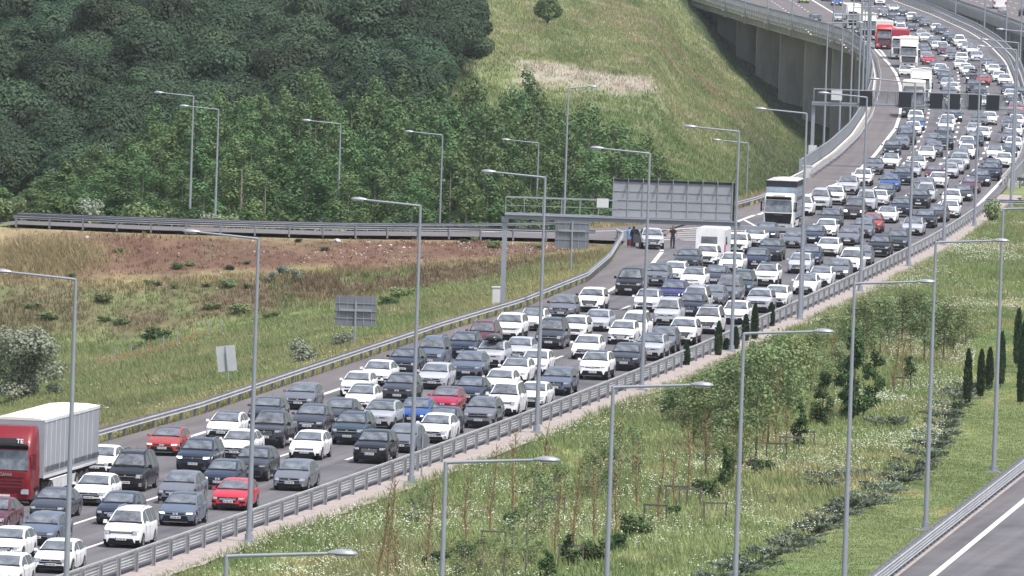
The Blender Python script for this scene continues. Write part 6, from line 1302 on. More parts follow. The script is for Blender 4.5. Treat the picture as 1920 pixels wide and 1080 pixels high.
# bus and cars of the opposite side, driving away
bx,by=BUS; t=thing('coach','white coach with blue side trim driving away at the top right','coach',(bx,by,.02),-.03)
b=MB(); b.loft([rrect(1.25,-5.5,5.5,z,.25,4,tp) for z,tp in ((.35,1),(1.4,1),(2.9,.98),(3.3,.94),(3.42,.85))]); b.build('body',MT['white'],t,30)
b=MB(); slab(b,-1.05,1.05,2.1,3.0,-5.53,-5.52); b.build('rear_window',MT['sideglass'],t,0)
for sx in(-1,1):
    b=MB(); b.box((sx*1.235,0,2.4),(.05,10.2,.85)); b.build('side_windows',MT['sideglass'],t,0)
    b=MB(); b.box((sx*1.255,0,1.2),(.02,9,.5)); b.build('blue_trim',MT['bluebus'],t,0)
    b=MB(); slab(b,*sorted((sx*.85,sx*1.15)),.9,1.3,-5.55,-5.55); b.build('tail_light',MT['tail'],t,0)
    for yy in (-3.2,3.6): b=MB(); wheel_into(b,sx*1.08,yy,.5,.3,0,14); b.build('wheel',MT['tyre'],t,40)
for i,(q,ty,co,lb_) in enumerate(((OC1,'H','G','grey hatchback driving away right behind the white coach'),(OC2,'S','K','black sedan at the right picture edge, driving away from the camera'))):
    t=vehicle(ty,0,1,co,q[0],q[1],math.pi-.03,lb_,'vehicles on the opposite viaduct'); t.location.z=.02
# caravan
cx,cy,cdx=CARA; t=thing('caravan','white boxy caravan with small rear window and magenta corner stripe, in the jam','caravan',(cx,cy,.006),-math.atan(cdx))
b=MB(); sh=[(-.0,.45),(-.02,1.2),(.03,2.25),(.12,2.5)]
b.loft([[(x,0.0+o,z) for x,z in ((-1.08,.45),(1.08,.45),(1.10,1.2),(1.08,2.4),(.98,2.55),(-.98,2.55),(-1.08,2.4),(-1.10,1.2))] for o in (0,.12,5.0,5.1)]); b.build('body',MT['white'],t,30)
b=MB(); slab(b,-.68,.55,1.40,1.92,-.02,-.02); b.build('window_frame',MT['signback'],t,0)
b=MB(); slab(b,-.62,.49,1.45,1.87,-.035,-.035); b.build('window',MT['glass'],t,0)
b=MB(); b.box((1.112,.45,.95),(.02,.9,.75)); b.build('stripe',MT['pink'],t,0)
b=MB(); b.box((1.112,1.5,1.6),(.02,.9,.6)); b.build('side_window',MT['sideglass'],t,0)
for sx in(-1,1): b=MB(); wheel_into(b,sx*.95,2.6,.33,.2,0,16); b.build('wheel',MT['tyre'],t,40)
b=MB(); slab(b,-1.05,1.05,.42,.62,-.03,-.03); b.build('bumper',MT['signback'],t,0)
# parked SUV with an open door
px,py=PARK; t=vehicle('U',1,0,'L',px,py,.03,'silver SUV stopped on the gore with its door open beside three people','car',lit=False); del t['group']; t['category']='car'
b=MB(); M=Matrix.Rotation(math.radians(33),3,'Z')
V=[(0,0,.42),(0,.95,.42),(0,.95,1.05),(0,.9,1.12),(0,.75,1.50),(0,.35,1.52),(0,0,1.12)]
def dpt(p): q=M@Vector(p); return (q.x-.93,q.y-1.0,q.z)
n=len(V); A=[dpt(p) for p in V]; Bq=[dpt((.06,p[1],p[2])) for p in V]; b.add(A+Bq,[tuple(range(n)),tuple(range(n,2*n))[::-1]]+[(k,n+k,n+(k+1)%n,(k+1)%n) for k in range(n)])
o=b.build('open_door',MT['paint'],t,0); o.color=(*PAL['G'],1)
b=MB(); V=[(-.012,.1,1.12),(-.012,.86,1.12),(-.012,.72,1.45),(-.012,.37,1.47)]; b.add([dpt(p) for p in V]+[dpt((p[0]-.01,p[1],p[2])) for p in V],[(0,1,2,3),(7,6,5,4)]); b.build('door_window',MT['sideglass'],o,0)
# ---- people
def person(label,x,y,rz,H,joints,edges,rad,cm,head,mats_over):
    """one continuous skinned body, clothing as children"""
    t=thing('person',label,'person',(x,y,.02),rz)
    me=bpy.data.meshes.new('body'); me.from_pydata([Vector(p)*H for p in joints],edges,[]); o=link('body',me,t); me.materials.append(MT[cm])
    md=o.modifiers.new('Skin','SKIN'); me.skin_vertices.new() if not me.skin_vertices else None
    sv=me.skin_vertices[0].data
    for i,r in enumerate(rad):
        rr=r if isinstance(r,tuple) else (r,r); sv[i].radius=(rr[0]*H,rr[1]*H)
    sv[0].use_root=True
    s=o.modifiers.new('Sub','SUBSURF'); s.levels=1; s.render_levels=1; md.use_smooth_shade=True
    return t,o
def skeleton(stance=.055,armout=.12,walk=0.0,bend=0.0):
    J=[(0,0,.53),(0,0,.60),(0,bend*.2,.70),(0,bend*.5,.80),(0,bend*.6,.845),(0,bend*.6-.01,.875),(0,bend*.6-.015,.93),(0,bend*.6-.01,.975)]
    E=[(0,1),(1,2),(2,3),(3,4),(4,5),(5,6),(6,7)]; R=[(.085,.06),(.075,.052),(.088,.058),(.085,.055),.032,.030,(.042,.052),(.030,.036)]
    for sx in(-1,1):
        k=len(J); w=walk*sx
        J+=[(sx*.052,0,.50),(sx*stance,w*.5,.285),(sx*stance*1.05,w*1.0+.012,.045),(sx*stance*1.15,w-.055,.022)]
        E+=[(0,k),(k,k+1),(k+1,k+2),(k+2,k+3)]; R+=[.052,.036,.024,(.026,.018)]
    for sx in(-1,1):
        k=len(J); by=bend*.55
        J+=[(sx*.098,by,.815),(sx*(.098+armout*.5),by+.01,.64),(sx*(.098+armout*.8),by-.04,.50),(sx*(.098+armout*.85),by-.055,.465),(sx*(.098+armout*.87),by-.06,.445)]
        E+=[(3,k),(k,k+1),(k+1,k+2),(k+2,k+3),(k+3,k+4)]; R+=[.036,.026,.018,(.024,.012),(.022,.010)]
        for f,(dx_,ln) in enumerate(((-.014,.040),(-.005,.046),(.005,.043),(.014,.034))):
            q=len(J); J+=[(sx*(.098+armout*.87)+dx_,by-.066,.445-ln*.55),(sx*(.098+armout*.87)+dx_,by-.06,.445-ln)]; E+=[(k+4,q),(q,q+1)]; R+=[.0055,.005]
        q=len(J); J+=[(sx*(.098+armout*.87),by-.092,.452),(sx*(.098+armout*.87),by-.098,.432)]; E+=[(k+3,q),(q,q+1)]; R+=[.007,.006]
    return J,E,R
def garment(t,name,rings,m,H,sm=60):
    b=MB(); b.loft([[(cx*H+w*H*math.cos(a),cy*H+d*H*math.sin(a),z*H) for a in [k*math.pi/7 for k in range(14)]] for cx,cy,z,w,d in rings]); return b.build(name,MT[m],t,sm)
def face(t,H,cy,scarf=False):
    b=MB()
    for sx in(-1,1): b.box((sx*.018*H,(cy-.055)*H,.933*H),(.012*H,.006*H,.006*H))
    b.box((0,(cy-.052)*H,.903*H),(.022*H,.006*H,.005*H),1); b.build('face_features',[MT['ink'],MT['clothred']],t,0)
    b=MB(); b.add([(0,(cy-.052)*H,.935*H),(.008*H,(cy-.050)*H,.915*H),(-.008*H,(cy-.050)*H,.915*H),(0,(cy-.066)*H,.916*H)],[(0,1,3),(0,3,2),(1,2,3),(0,2,1)]); b.build('nose',MT['skin'],t,0)
J,E,R=skeleton(.075,.16,.03)
t,o=person('man in black t-shirt and dark trousers standing right of the silver SUV',P3[0],P3[1],.5,1.78,J,E,R,'skin',None,None)
garment(t,'t_shirt',[(0,0,.50,.092,.062),(0,0,.60,.085,.062),(0,0,.72,.105,.070),(0,0,.80,.118,.066),(0,0,.838,.085,.055),(0,0,.855,.04,.04)],'clothblack',1.78)
for sx in(-1,1):
    b=MB(); b.tube([(sx*.09*1.78,0,.81*1.78),(sx*.15*1.78,.01,.70*1.78)],[.048*1.78,.038*1.78],10); b.build('sleeve',MT['clothblack'],t)
    b=MB(); b.tube([(sx*.05*1.78,0,.53*1.78),(sx*.075*1.78,.013*sx+.0,.285*1.78),(sx*.079*1.78,.03*sx*1.78+.01,.05*1.78)],[.060*1.78,.043*1.78,.034*1.78],12); b.build('trouser_leg',MT['jeans'],t)
    b=MB(); b.box((sx*.082*1.78,.03*sx*1.78-.06,.035),(.10,.27,.07),top=(.85,.85)); b.build('shoe',MT['clothblack'],t)
b=MB(); b.loft([[(.048*1.78*k*math.cos(a),.006+.056*1.78*k*math.sin(a),z*1.78) for a in [i*math.pi/6 for i in range(12)]] for z,k in ((.945,.95),(.97,.92),(.99,.6),(.995,.2))]); b.build('hair',MT['hair'],t,60)
face(t,1.78,-.012)
J,E,R=skeleton(.05,.05,.0,.02)
t,o=person('person in a long black robe and headscarf standing by the guardrail end',P2[0],P2[1],-.4,1.66,J,E,R,'skin',None,None)
garment(t,'robe',[(0,0,.03,.125,.10),(0,0,.30,.11,.085),(0,0,.52,.10,.075),(0,0,.70,.108,.078),(0,.01,.80,.12,.075),(0,.01,.84,.085,.06),(0,.01,.86,.05,.05)],'clothblack',1.66)
garment(t,'headscarf',[(0,.02,.80,.10,.07),(0,.015,.85,.062,.058),(0,.015,.90,.054,.060),(0,.012,.95,.054,.062),(0,.005,.985,.042,.05),(0,0,1.0,.015,.02)],'clothblack',1.66)
for sx in(-1,1): b=MB(); b.tube([(sx*.10*1.66,.02,.81*1.66),(sx*.14*1.66,.03,.64*1.66),(sx*.14*1.66,-.05,.50*1.66)],[.05*1.66,.04*1.66,.036*1.66],10); b.build('sleeve',MT['clothblack'],t)
face(t,1.66,.0)
J,E,R=skeleton(.05,.05,.0,.05)
t,o=person('person in light blue top and maroon skirt beside the black-robed person',P1[0],P1[1],-.3,1.60,J,E,R,'skin',None,None)
garment(t,'skirt',[(0,0,.05,.10,.085),(0,0,.30,.095,.08),(0,0,.50,.088,.07)],'clothred',1.60)
garment(t,'top',[(0,0,.36,.11,.085),(0,0,.55,.092,.07),(0,.01,.72,.105,.075),(0,.02,.80,.115,.07),(0,.025,.84,.08,.055),(0,.03,.86,.045,.045)],'clothblue',1.60)
garment(t,'headscarf',[(0,.03,.81,.085,.065),(0,.03,.86,.058,.055),(0,.03,.92,.052,.058),(0,.025,.97,.046,.052),(0,.02,.995,.018,.02)],'darkgrey',1.60)
for sx in(-1,1): b=MB(); b.tube([(sx*.10*1.6,.04,.81*1.6),(sx*.13*1.6,.04,.64*1.6),(sx*.12*1.6,-.06,.50*1.6)],[.048*1.6,.038*1.6,.03*1.6],10); b.build('sleeve',MT['clothblue'],t)
face(t,1.6,.015)

# ---- vegetation
def leaves(R,blobs,n,size,up=0.0,jit=.38,shell=(.70,1.06),aspect=1.0):
    B=np.array([(c[0],c[1],c[2],r[0],r[1],r[2]) for c,r in blobs]); w=(B[:,3]*B[:,5]+B[:,4]*B[:,5]+B[:,3]*B[:,4]); w/=w.sum()
    k=R.choice(len(B),n,p=w); d=R.normal(size=(n,3)); d/=np.linalg.norm(d,axis=1)[:,None]
    rad=R.uniform(shell[0]**2,shell[1]**2,n)**.5
    P=B[k,:3]+d*B[k,3:]*rad[:,None]
    # leaf frames: lie roughly along the surface, jittered
    nrm=d+R.normal(size=(n,3))*jit; nrm[:,2]+=.30+up; nrm/=np.linalg.norm(nrm,axis=1)[:,None]
    a=np.cross(nrm,R.normal(size=(n,3))); a/=np.linalg.norm(a,axis=1)[:,None]+1e-9; b=np.cross(nrm,a)
    s=(size*R.uniform(.6,1.35,n))[:,None]
    V=np.stack([P-a*s*.5*aspect,P-b*s*.32,P+a*s*.5*aspect,P+b*s*.32],1).reshape(-1,3); F=np.arange(4*n).reshape(-1,4)
    return V,F
def crownmesh(name,R,blobs,n,size,m,**k):
    V,F=leaves(R,blobs,n,size,**k); return npmesh(name,V,F,[MT[m]])
def limbs(b,base,tops,r0,n=6,R=None):
    for tp in tops:
        mid=[(base[i]+tp[i])/2 for i in range(3)]; mid[2]+=.1; b.tube([base,mid,tp],[r0,r0*.65,r0*.25],n)
def treething(name,label,cat,x,y,z,rz,crown,trunk,group=None,sc=(1,1,1)):
    t=thing(name,label,cat,(x,y,z),rz,group); t.scale=sc
    if trunk: link('trunk',trunk,t)
    if crown: link('crown',crown,t)
    return t
def oak(seed,n=7500,size=.33):
    R=np.random.RandomState(seed); bl=[((0,0,5.4),(3.0,3.0,2.7))]
    for k in range(9):
        a=R.rand()*6.28; r=R.uniform(1.4,2.8); z=R.uniform(3.2,7.2); q=R.uniform(1.1,1.8); r*=1-.06*max(z-5,0)
        bl.append(((r*math.cos(a),r*math.sin(a),z),(q,q,q*.8)))
    c=crownmesh('crown',R,bl,n,size,'leafdark',shell=(.86,1.04),jit=.22); b=MB(); b.tube([(0,0,-.8),(.1,.05,2.2),(0,0,4.5)],[.32,.24,.14],7)
    limbs(b,(.05,0,2.6),[p[0] for p in bl[1:6]],.12,5); return c,b.mesh('trunk',[MT['bark']],50)
def poplar(seed,n=4200,size=.30,h=12.0,w=1.75):
    R=np.random.RandomState(seed); bl=[]
    for k in range(15):
        f=(k+.5)/15; z=2.2+f*(h-3.2); rr=w*(.55+.75*math.sin(math.pi*min(1,f*.9+.12)))*R.uniform(.55,1); a=R.rand()*6.28; q=R.uniform(.7,1.15)*w*.62*(1.1-.45*f)
        bl.append(((rr*.75*math.cos(a),rr*.75*math.sin(a),z),(q,q,q*1.25)))
    bl.append(((0,0,h-.7),(w*.35,w*.35,1.0)))
    c=crownmesh('crown',R,bl,n,size,'leafpoplar',shell=(.72,1.06),jit=.28); b=MB(); b.tube([(0,0,-.6),(.08,.03,h*.45),(0,0,h*.9)],[.14,.10,.03],6)
    limbs(b,(.05,0,2.2),[p[0] for p in bl[2:10:2]],.05,4); return c,b.mesh('trunk',[MT['greybark']],50)
OAK=[oak(s) for s in (1,2,3,4,5,6)]; POP=[poplar(s,h=12+s%3*.8,w=1.6+.15*(s%4)) for s in (11,12,13,14,15)]
R=np.random.RandomState(77); n=0
LF='rounded dark green tree standing in the dense wood on the hillside'
row=0; y=955.0
while y<1345:
    row+=1; xr=(row%2)*.5
    for i in range(-3,16):
        t_lo=-.058
        x=t_lo*y+(i+xr)*7.7+R.uniform(-1.9,1.9); yy=y+R.uniform(-2.8,2.8); t=x/yy
        if t<t_lo: continue
        ymin=np.interp(t,[-.06,-.042,-.036,-.030,0],[945,975,1040,1082,1090]); tb=np.interp(yy,[1080,1130,1200,1260,1320],[-.0150,-.0122,-.0078,-.0058,-.0050])
        if yy<ymin or t>tb or n>=300: continue
        
        c,tr=OAK[R.randint(6)]; s=R.uniform(.74,1.30)
        if t>tb-.006: s*=.9
        treething('broadleaf_tree',LF,'tree',x,yy,float(terrain(x,yy))-.3,R.rand()*6.28,c,tr,'trees of the dense wood on the hillside',(s,s,s*R.uniform(.85,1.1))); n+=1
    y+=8.2
print('oaks',n); n=0
LP_='slender mid-green tree in the stand of young trees behind the ramp'
y=868.0; row=0
while y<1062:
    row+=1
    for i in range(0,22):
        x=-.056*y+(i+(row%2)*.5)*4.6+R.uniform(-1.1,1.1); yy=y+R.uniform(-3,3); t=x/yy
        ymax=np.interp(t,[-.056,-.048,-.040,-.034,-.02,0,.008,.0130,.0160],[885,905,960,1050,1060,1050,1020,970,900]); 
        if yy>ymax or t>.0155 or n>=290: continue
        c,tr=POP[R.randint(5)]; s=R.uniform(.8,1.12)
        hs=np.interp(t,[-.056,-.046,-.036,-.03,0,.007,.014],[.42,.52,.75,.95,1.0,.93,.75])*np.interp(yy,[868,900,950],[.62,.85,1])
        treething('slender_tree',LP_,'tree',x,yy,float(terrain(x,yy))-.2,R.rand()*6.28,c,tr,'young trees in the stand behind the ramp',(s,s,s*hs)); n+=1
    y+=10.5
print('poplars',n)
def bush(seed,n,size,m,rx=1.0,rz=.8,k=7,stem='bark',sh=(.6,1.08)):
    R=np.random.RandomState(seed); bl=[((0,0,rz*.7),(rx*.6,rx*.6,rz*.6))]
    for i in range(k):
        a=R.rand()*6.28; r=R.uniform(.3,.75)*rx; q=R.uniform(.3,.5)*rx; bl.append(((r*math.cos(a),r*math.sin(a),R.uniform(.35,1.2)*rz),(q,q,q*rz/rx*.9)))
    c=crownmesh('crown',R,bl,n,size,m,shell=sh); b=MB(); limbs(b,(0,0,-.15),[p[0] for p in bl[:6]],.035*rx+.01,5); return c,b.mesh('stems',[MT[stem]],0)
BG_=[bush(s,900,.17,'leafdeep') for s in (21,22,23)]; BS=[bush(s,1200,.13,'leafsilver') for s in (31,32)]; BY=[bush(s,800,.17,'leafyoung') for s in (41,42)]
def putbush(lst,i,x,y,z,s,label,group=None,nm='shrub',sz=1.0):
    c,tr=lst[i%len(lst)]; t=thing(nm,label,'shrub',(x,y,z),i*1.7,group); t.scale=(s,s,s*sz); link('stems',tr,t); link('foliage',c,t); return t
for i,(x,y,z) in enumerate(SHB_FAR):
    L_=(BG_,BY,BY,BG_,BG_,BS,BY)[i%7]; putbush(L_,i,x,y,z,1.5+.9*((i*37)%10)/10,'bushy shrub at the foot of the young trees behind the ramp','shrubs at the foot of the young trees')
# the large silvery willow-like shrub at the left edge
R_=np.random.RandomState(5); bl=[]
for i in range(34):
    a=R_.rand()*6.28; r=R_.uniform(0,1.7); z=R_.uniform(.6,3.5); rr=r*(1.15-.12*z); q=R_.uniform(.35,.7); bl.append(((rr*math.cos(a),rr*math.sin(a),z),(q,q,q*.9)))
cw=crownmesh('crown',R_,bl,9500,.16,'leafsilver',shell=(.3,1.1)); b=MB(); limbs(b,(0,0,-.3),[p[0] for p in bl[:12]],.08,6); tw=b.mesh('trunk',[MT['greybark']],50)
x,y,z=BIGB; treething('silvery_shrub','big round silvery-leaved willow at the left edge beside the road bank','tree',x,y,z,0,cw,tw,None,(1.45,1.45,1.3))
for i,(x,y,z,s,l) in enumerate(SHB_SIL): putbush(BS,i,x,y,z,s,l)
for i,(x,y,z,s) in enumerate(SHB_EMB): putbush(BG_ if i%4==0 else BY,i,x,y,z,s,'small green shrub scattered on the red and brown embankment','small shrubs on the embankment',sz=.62)
# tree alone on the hill
x,y,z=HT; c,tr=OAK[2]; t=treething('broadleaf_tree','lone rounded green tree on the open hill near the top','tree',x,y,z,0,None,None,None,(.62,.62,.62)); link('trunk',tr,t)
link('crown',crownmesh('crown',np.random.RandomState(9),[((0,0,4),(2.6,2.6,2.6)),((1.7,0,3),(1.7,1.7,1.5)),((-1.7,.5,3.4),(1.7,1.7,1.8)),((.4,0,6),(1.6,1.6,1.5)),((0,-1.6,2.2),(1.9,1.5,1.3))],2600,.55,'leafpoplar'),t)
# cypresses
def cypress(seed):
    R=np.random.RandomState(seed); n=1500; z=R.uniform(0.05,1,n)**.9*4.0; r=.34*np.sin(np.pi*np.clip(z/4.0*.86+.13,0,1))**.6*R.uniform(.55,1.05,n); a=R.rand(n)*6.28
    P=np.stack([r*np.cos(a),r*np.sin(a),z],1); out=np.stack([np.cos(a)*.25,np.sin(a)*.25,np.ones(n)],1)+R.normal(size=(n,3))*.18; out/=np.linalg.norm(out,axis=1)[:,None]
    sd=np.cross(out,R.normal(size=(n,3))); sd/=np.linalg.norm(sd,axis=1)[:,None]; s=R.uniform(.14,.30,n)[:,None]
    V=np.stack([P-sd*s*.28,P+out*s*.2+sd*s*.0-sd*s*.2,P+out*s,P+sd*s*.28],1).reshape(-1,3)
    b=MB(); b.tube([(0,0,-.2),(0,0,3.2)],[.05,.015],6); return npmesh('crown',V,np.arange(4*n).reshape(-1,4),[MT['cypress']]),b.mesh('trunk',[MT['bark']],50)
CY=[cypress(s) for s in (51,52,53)]
for i,(x,y,z,h,l) in enumerate(CYP): 
    c,tr=CY[i%3]; s=h/4.15; treething('cypress',l,'cypress',x,y,z-.05,i*2.1,c,tr,'young cypresses',(max(s,.8)*.86,max(s,.8)*.86,s))
# leafy young trees in the meadow
def youngtree(seed,h,w,n,size,m,bare=.35,bark='bark',lean=0.0,narrow=False):
    R=np.random.RandomState(seed); bl=[]; K=16
    for k in range(K):
        f=(k+.5)/K; z=h*(bare+(1-bare)*f); rr=w*.5*math.sin(math.pi*min(1,.15+f*.85))**.7*R.uniform(.3,1); a=R.rand()*6.28; q=R.uniform(.22,.42)*w*(.75 if narrow else .6)
        bl.append(((rr*math.cos(a)+lean*z,rr*math.sin(a),z),(q,q,q*1.15)))
    c=crownmesh('crown',R,bl,n,size,m,shell=(.2,1.1)); b=MB(); b.tube([(0,0,-.2),(lean*h*.5,.03,h*.5),(lean*h,0,h*.93)],[.055,.04,.012],6)
    for q in bl[::2]: b.tube([(lean*q[0][2]*.8,0,max(q[0][2]-.7,h*bare*.7)),q[0]],[.018,.006],4)
    return c,b.mesh('trunk',[MT[bark]],50)
YT={'light':[youngtree(s,5.2,2.9,2100,.17,'leafyoung',.30,'bark') for s in (61,62,63,64)],
    'dark':[youngtree(s,4.6,1.9,2300,.18,'leafdeep',.08) for s in (71,72)],
    'narrow':[youngtree(s,3.0,1.05,1300,.15,'leafdeep',.15,narrow=True) for s in (81,82)],
    'sparse':[youngtree(s,4.2,2.2,800,.15,'leafyoung',.22,'greybark') for s in (91,92)]}
HH={'light':5.3,'dark':4.8,'narrow':3.1,'sparse':4.3}
for i,(kd,x,y,z,h,l,grp) in enumerate(YTR):
    c,tr=YT[kd][i%len(YT[kd])]; s=h/HH[kd]; w=max(.8,min(s*1.1,1.4)); treething('young_tree',l,'tree',x,y,z-.05,i*1.3,c,tr,grp,(w,w,s))
# nearly bare saplings with orange-brown stems
def bare(seed,h,lean):
    R=np.random.RandomState(seed); b=MB(); P=[(lean*h*f+.06*math.sin(f*9+seed),.03*math.cos(f*7),h*f-.1) for f in (0,.2,.4,.6,.8,1)]; b.tube(P,[.058,.052,.045,.036,.025,.009],6)
    st=b.mesh('trunk',[MT['twig']],50); b=MB()
    for k in range(int(h*15)):
        f=R.uniform(.12,.98); x,y,z=[np.interp(f,(0,.2,.4,.6,.8,1),[p[j] for p in P]) for j in range(3)]; a=R.rand()*6.28; l=R.uniform(.15,.5)*(1.15-f*.5); u=R.uniform(.5,1.6)
        b.tube([(x,y,z),(x+l*.5*math.cos(a),y+l*.5*math.sin(a),z+l*.35*u),(x+l*math.cos(a),y+l*math.sin(a),z+l*u)],[.017,.013,.006],3)
    tw=b.mesh('twigs',[MT['twig']],0)
    c=crownmesh('crown',R,[((lean*h*.5,0,h*.55),(.35,.35,h*.4))],70,.12,'leafyoung',shell=(.1,1)); return st,tw,c
BA=[bare(s,4.2,l) for s,l in ((101,.0),(102,.06),(103,-.04),(104,.14))]
for i,(x,y,z,h,le,l) in enumerate(BAR):
    k=(3 if le>.1 else 1 if le>.03 else 2 if le<-.02 else 0); st,tw,c=BA[k]; s=h/4.2; t=thing('bare_sapling',l,'sapling',(x,y,z),(i%3-1)*.3,'bare orange-brown saplings in the meadow'); t.scale=(1,1,s); link('trunk',st,t); q=link('twigs',tw,t); link('foliage',c,t)
for i,(x,y,z,s,l) in enumerate(SHB_M): putbush(BG_,i,x,y,z,s,l)
# wooden tree stakes
b=MB()
for p in (-.55,.55): b.box((p,0,.45),(.07,.07,1.1))
SM=b.mesh('posts',[MT['stake']],0); b=MB(); b.box((0,0,.93),(1.25,.05,.09)); SC=b.mesh('crossbar',[MT['stake']],0)
for i,(x,y,z) in enumerate(STK):
    t=thing('tree_stake','small dark wooden stake frame in the grass at the foot of a young tree','tree stake',(x,y,z),.3*math.sin(i*2.3),'wooden stake frames in the meadow'); link('crossbar',SC,t); 
    for p in (-.55,.55):
        q=bpy.data.objects.new('post',SP_ if i else None) if False else None
    link('posts',SM,t)
# low juniper row
def juniper(seed):
    R=np.random.RandomState(seed); V=[];n=0; b=MB()
    for k in range(26):
        a=R.rand()*6.28; l=R.uniform(.7,1.5); h=R.uniform(.12,.5); 
        b.tube([(0,0,0),(l*.5*math.cos(a),l*.5*math.sin(a),h*.8),(l*math.cos(a),l*math.sin(a),h)],[.02,.014,.005],3)
        m=46; f=R.uniform(.15,1.05,m); px=l*f*math.cos(a)+R.normal(size=m)*.07; py=l*f*math.sin(a)+R.normal(size=m)*.07; pz=h*(1-(1-f)**2)+R.normal(size=m)*.04+.05
        P=np.stack([px,py,pz],1); d=np.stack([np.cos(a)+R.normal(size=m)*.5,np.sin(a)+R.normal(size=m)*.5,.5+R.normal(size=m)*.25],1); d/=np.linalg.norm(d,axis=1)[:,None]; sd=np.cross(d,R.normal(size=(m,3))); sd/=np.linalg.norm(sd,axis=1)[:,None]; s=R.uniform(.10,.22,m)[:,None]
        V.append(np.stack([P-sd*s*.3,P-d*s*.1,P+sd*s*.3,P+d*s],1).reshape(-1,3))
    V=np.concatenate(V); return npmesh('foliage',V,np.arange(len(V)).reshape(-1,4),[MT['juniper']]),b.mesh('stems',[MT['bark']],0)
JU=[juniper(s) for s in (111,112,113)]
for i,(x,y,z) in enumerate(JUN):
    f,st=JU[i%3]
    t=thing('juniper','low spreading dark blue-green juniper in the curved row edging the mown grass','shrub',(x,y,z),i*1.9,'junipers in the curved row'); t.scale=(.95,.95,1.0); link('stems',st,t); link('foliage',f,t)
x,y,z=SAP; t=putbush(BY,0,x,y,z,1.0,'small bright green sapling at the end of the barrier before the turnout',sz=2.1)

# ---- grass, flowers, stones: too many to count, one mesh each
def tufts(name,xy,h,w,cols,nb=5,m='grass',spread=.16):
    R=np.random.RandomState(len(xy)%9973); n=len(xy); x=np.repeat(xy[:,0],nb)+R.normal(size=n*nb)*spread; y=np.repeat(xy[:,1],nb)+R.normal(size=n*nb)*spread
    z=terrain(x,y)-.03; hh=np.repeat(h,nb)*R.uniform(.55,1.2,n*nb); ww=np.repeat(w,nb)*R.uniform(.6,1.3,n*nb); a=R.normal(size=n*nb)*.7; lx=R.normal(size=n*nb)*.28; ly=R.normal(size=n*nb)*.28
    dx,dy=np.cos(a)*ww/2,np.sin(a)*ww/2
    V=np.stack([np.stack([x-dx,y-dy,z],1),np.stack([x+dx,y+dy,z],1),np.stack([x+dx*.7+lx*hh*.5,y+dy*.7+ly*hh*.5,z+hh*.6],1),np.stack([x+lx*hh,y+ly*hh,z+hh],1)],1).reshape(-1,3)
    C=np.repeat(np.repeat(cols,nb,axis=0)*R.uniform(.75,1.3,(n*nb,1)),4,axis=0)
    o=link(name,npmesh(name,V,np.arange(4*n*nb).reshape(-1,4),[MT[m]],cols=C)); return o
G_=np.random.RandomState(404)
def scatter(n,y0,y1,xl,xr,dens=None):
    y=y0+(y1-y0)*G_.rand(n); a=xl(y); b=xr(y); x=a+(b-a)*G_.rand(n); k=np.ones(n,bool) if dens is None else G_.rand(n)<dens(x,y)
    return np.stack([x[k],y[k]],1)
sm=lambda v,a,b: np.clip((v-a)/(b-a),0,1)
# right meadow: tall grass left of the juniper row, mown grass right of it
JX=lambda y: np.interp(y,JLY,JLX)
def gcol(x,y,dry=.0):
    c=groundcol(x,y); d=sm(fbm(x,y*.5,.35,21),-.05,.7)[:,None]*.6+dry; d=np.clip(d,0,1)
    return c*1.4*(1-d)+np.array([.30,.275,.155])*d
P=scatter(42000,440,905,lambda y:RX(y)+2.0,lambda y:np.minimum(JX(y),.0535*y),None)
hh=.38+.25*sm(fbm(P[:,0],P[:,1]*.5,.25,22),-.3,.8)
tag(tufts('meadow_grass',P,hh,np.full(len(P),.05),gcol(P[:,0],P[:,1]),7),'tall unmown meadow grass between the barrier and the junipers','grass',kind='stuff')
P=scatter(26000,440,760,lambda y:JX(y),lambda y:np.minimum(R2X(y)-1.0,.0535*y))
tag(tufts('mown_grass',P,np.full(len(P),.10),np.full(len(P),.05),groundcol(P[:,0],P[:,1])*1.3,6),'short mown grass beside the second road','grass',kind='stuff')
P=scatter(9000,440,905,lambda y:RX(y)+1.7,lambda y:RX(y)+3.0)
tag(tufts('verge_grass',P,.15+.25*G_.rand(len(P)),np.full(len(P),.05),gcol(P[:,0],P[:,1],.15),6),'ragged grass growing over the edge of the gravel verge','grass',kind='stuff')
# left valley and embankment
P=scatter(64000,520,800,lambda y:-.056*y,lambda y:EX(y)-.5)
rn=np.interp(P[:,0],[a for a,b in RN],[b for a,b in RN]); q=rn-P[:,1]; ok=(q>1)&(G_.rand(len(P))<np.where(q<14,.40,1)); P=P[ok]; q=q[ok]
c=groundcol(P[:,0],P[:,1])*1.32; near=sm(7-(EX(P[:,1])-P[:,0]),0,6)[:,None]*.45; c=c*(1-near)+np.array([.30,.28,.14])*near
hh=.32+.30*sm(fbm(P[:,0],P[:,1]*.5,.3,23),-.3,.8); hh=np.where(q<14,hh*.6,hh)
tag(tufts('bank_grass',P,hh,np.full(len(P),.055),c,7),'mixed green and straw-coloured grass in the left valley and on the embankment','grass',kind='stuff')
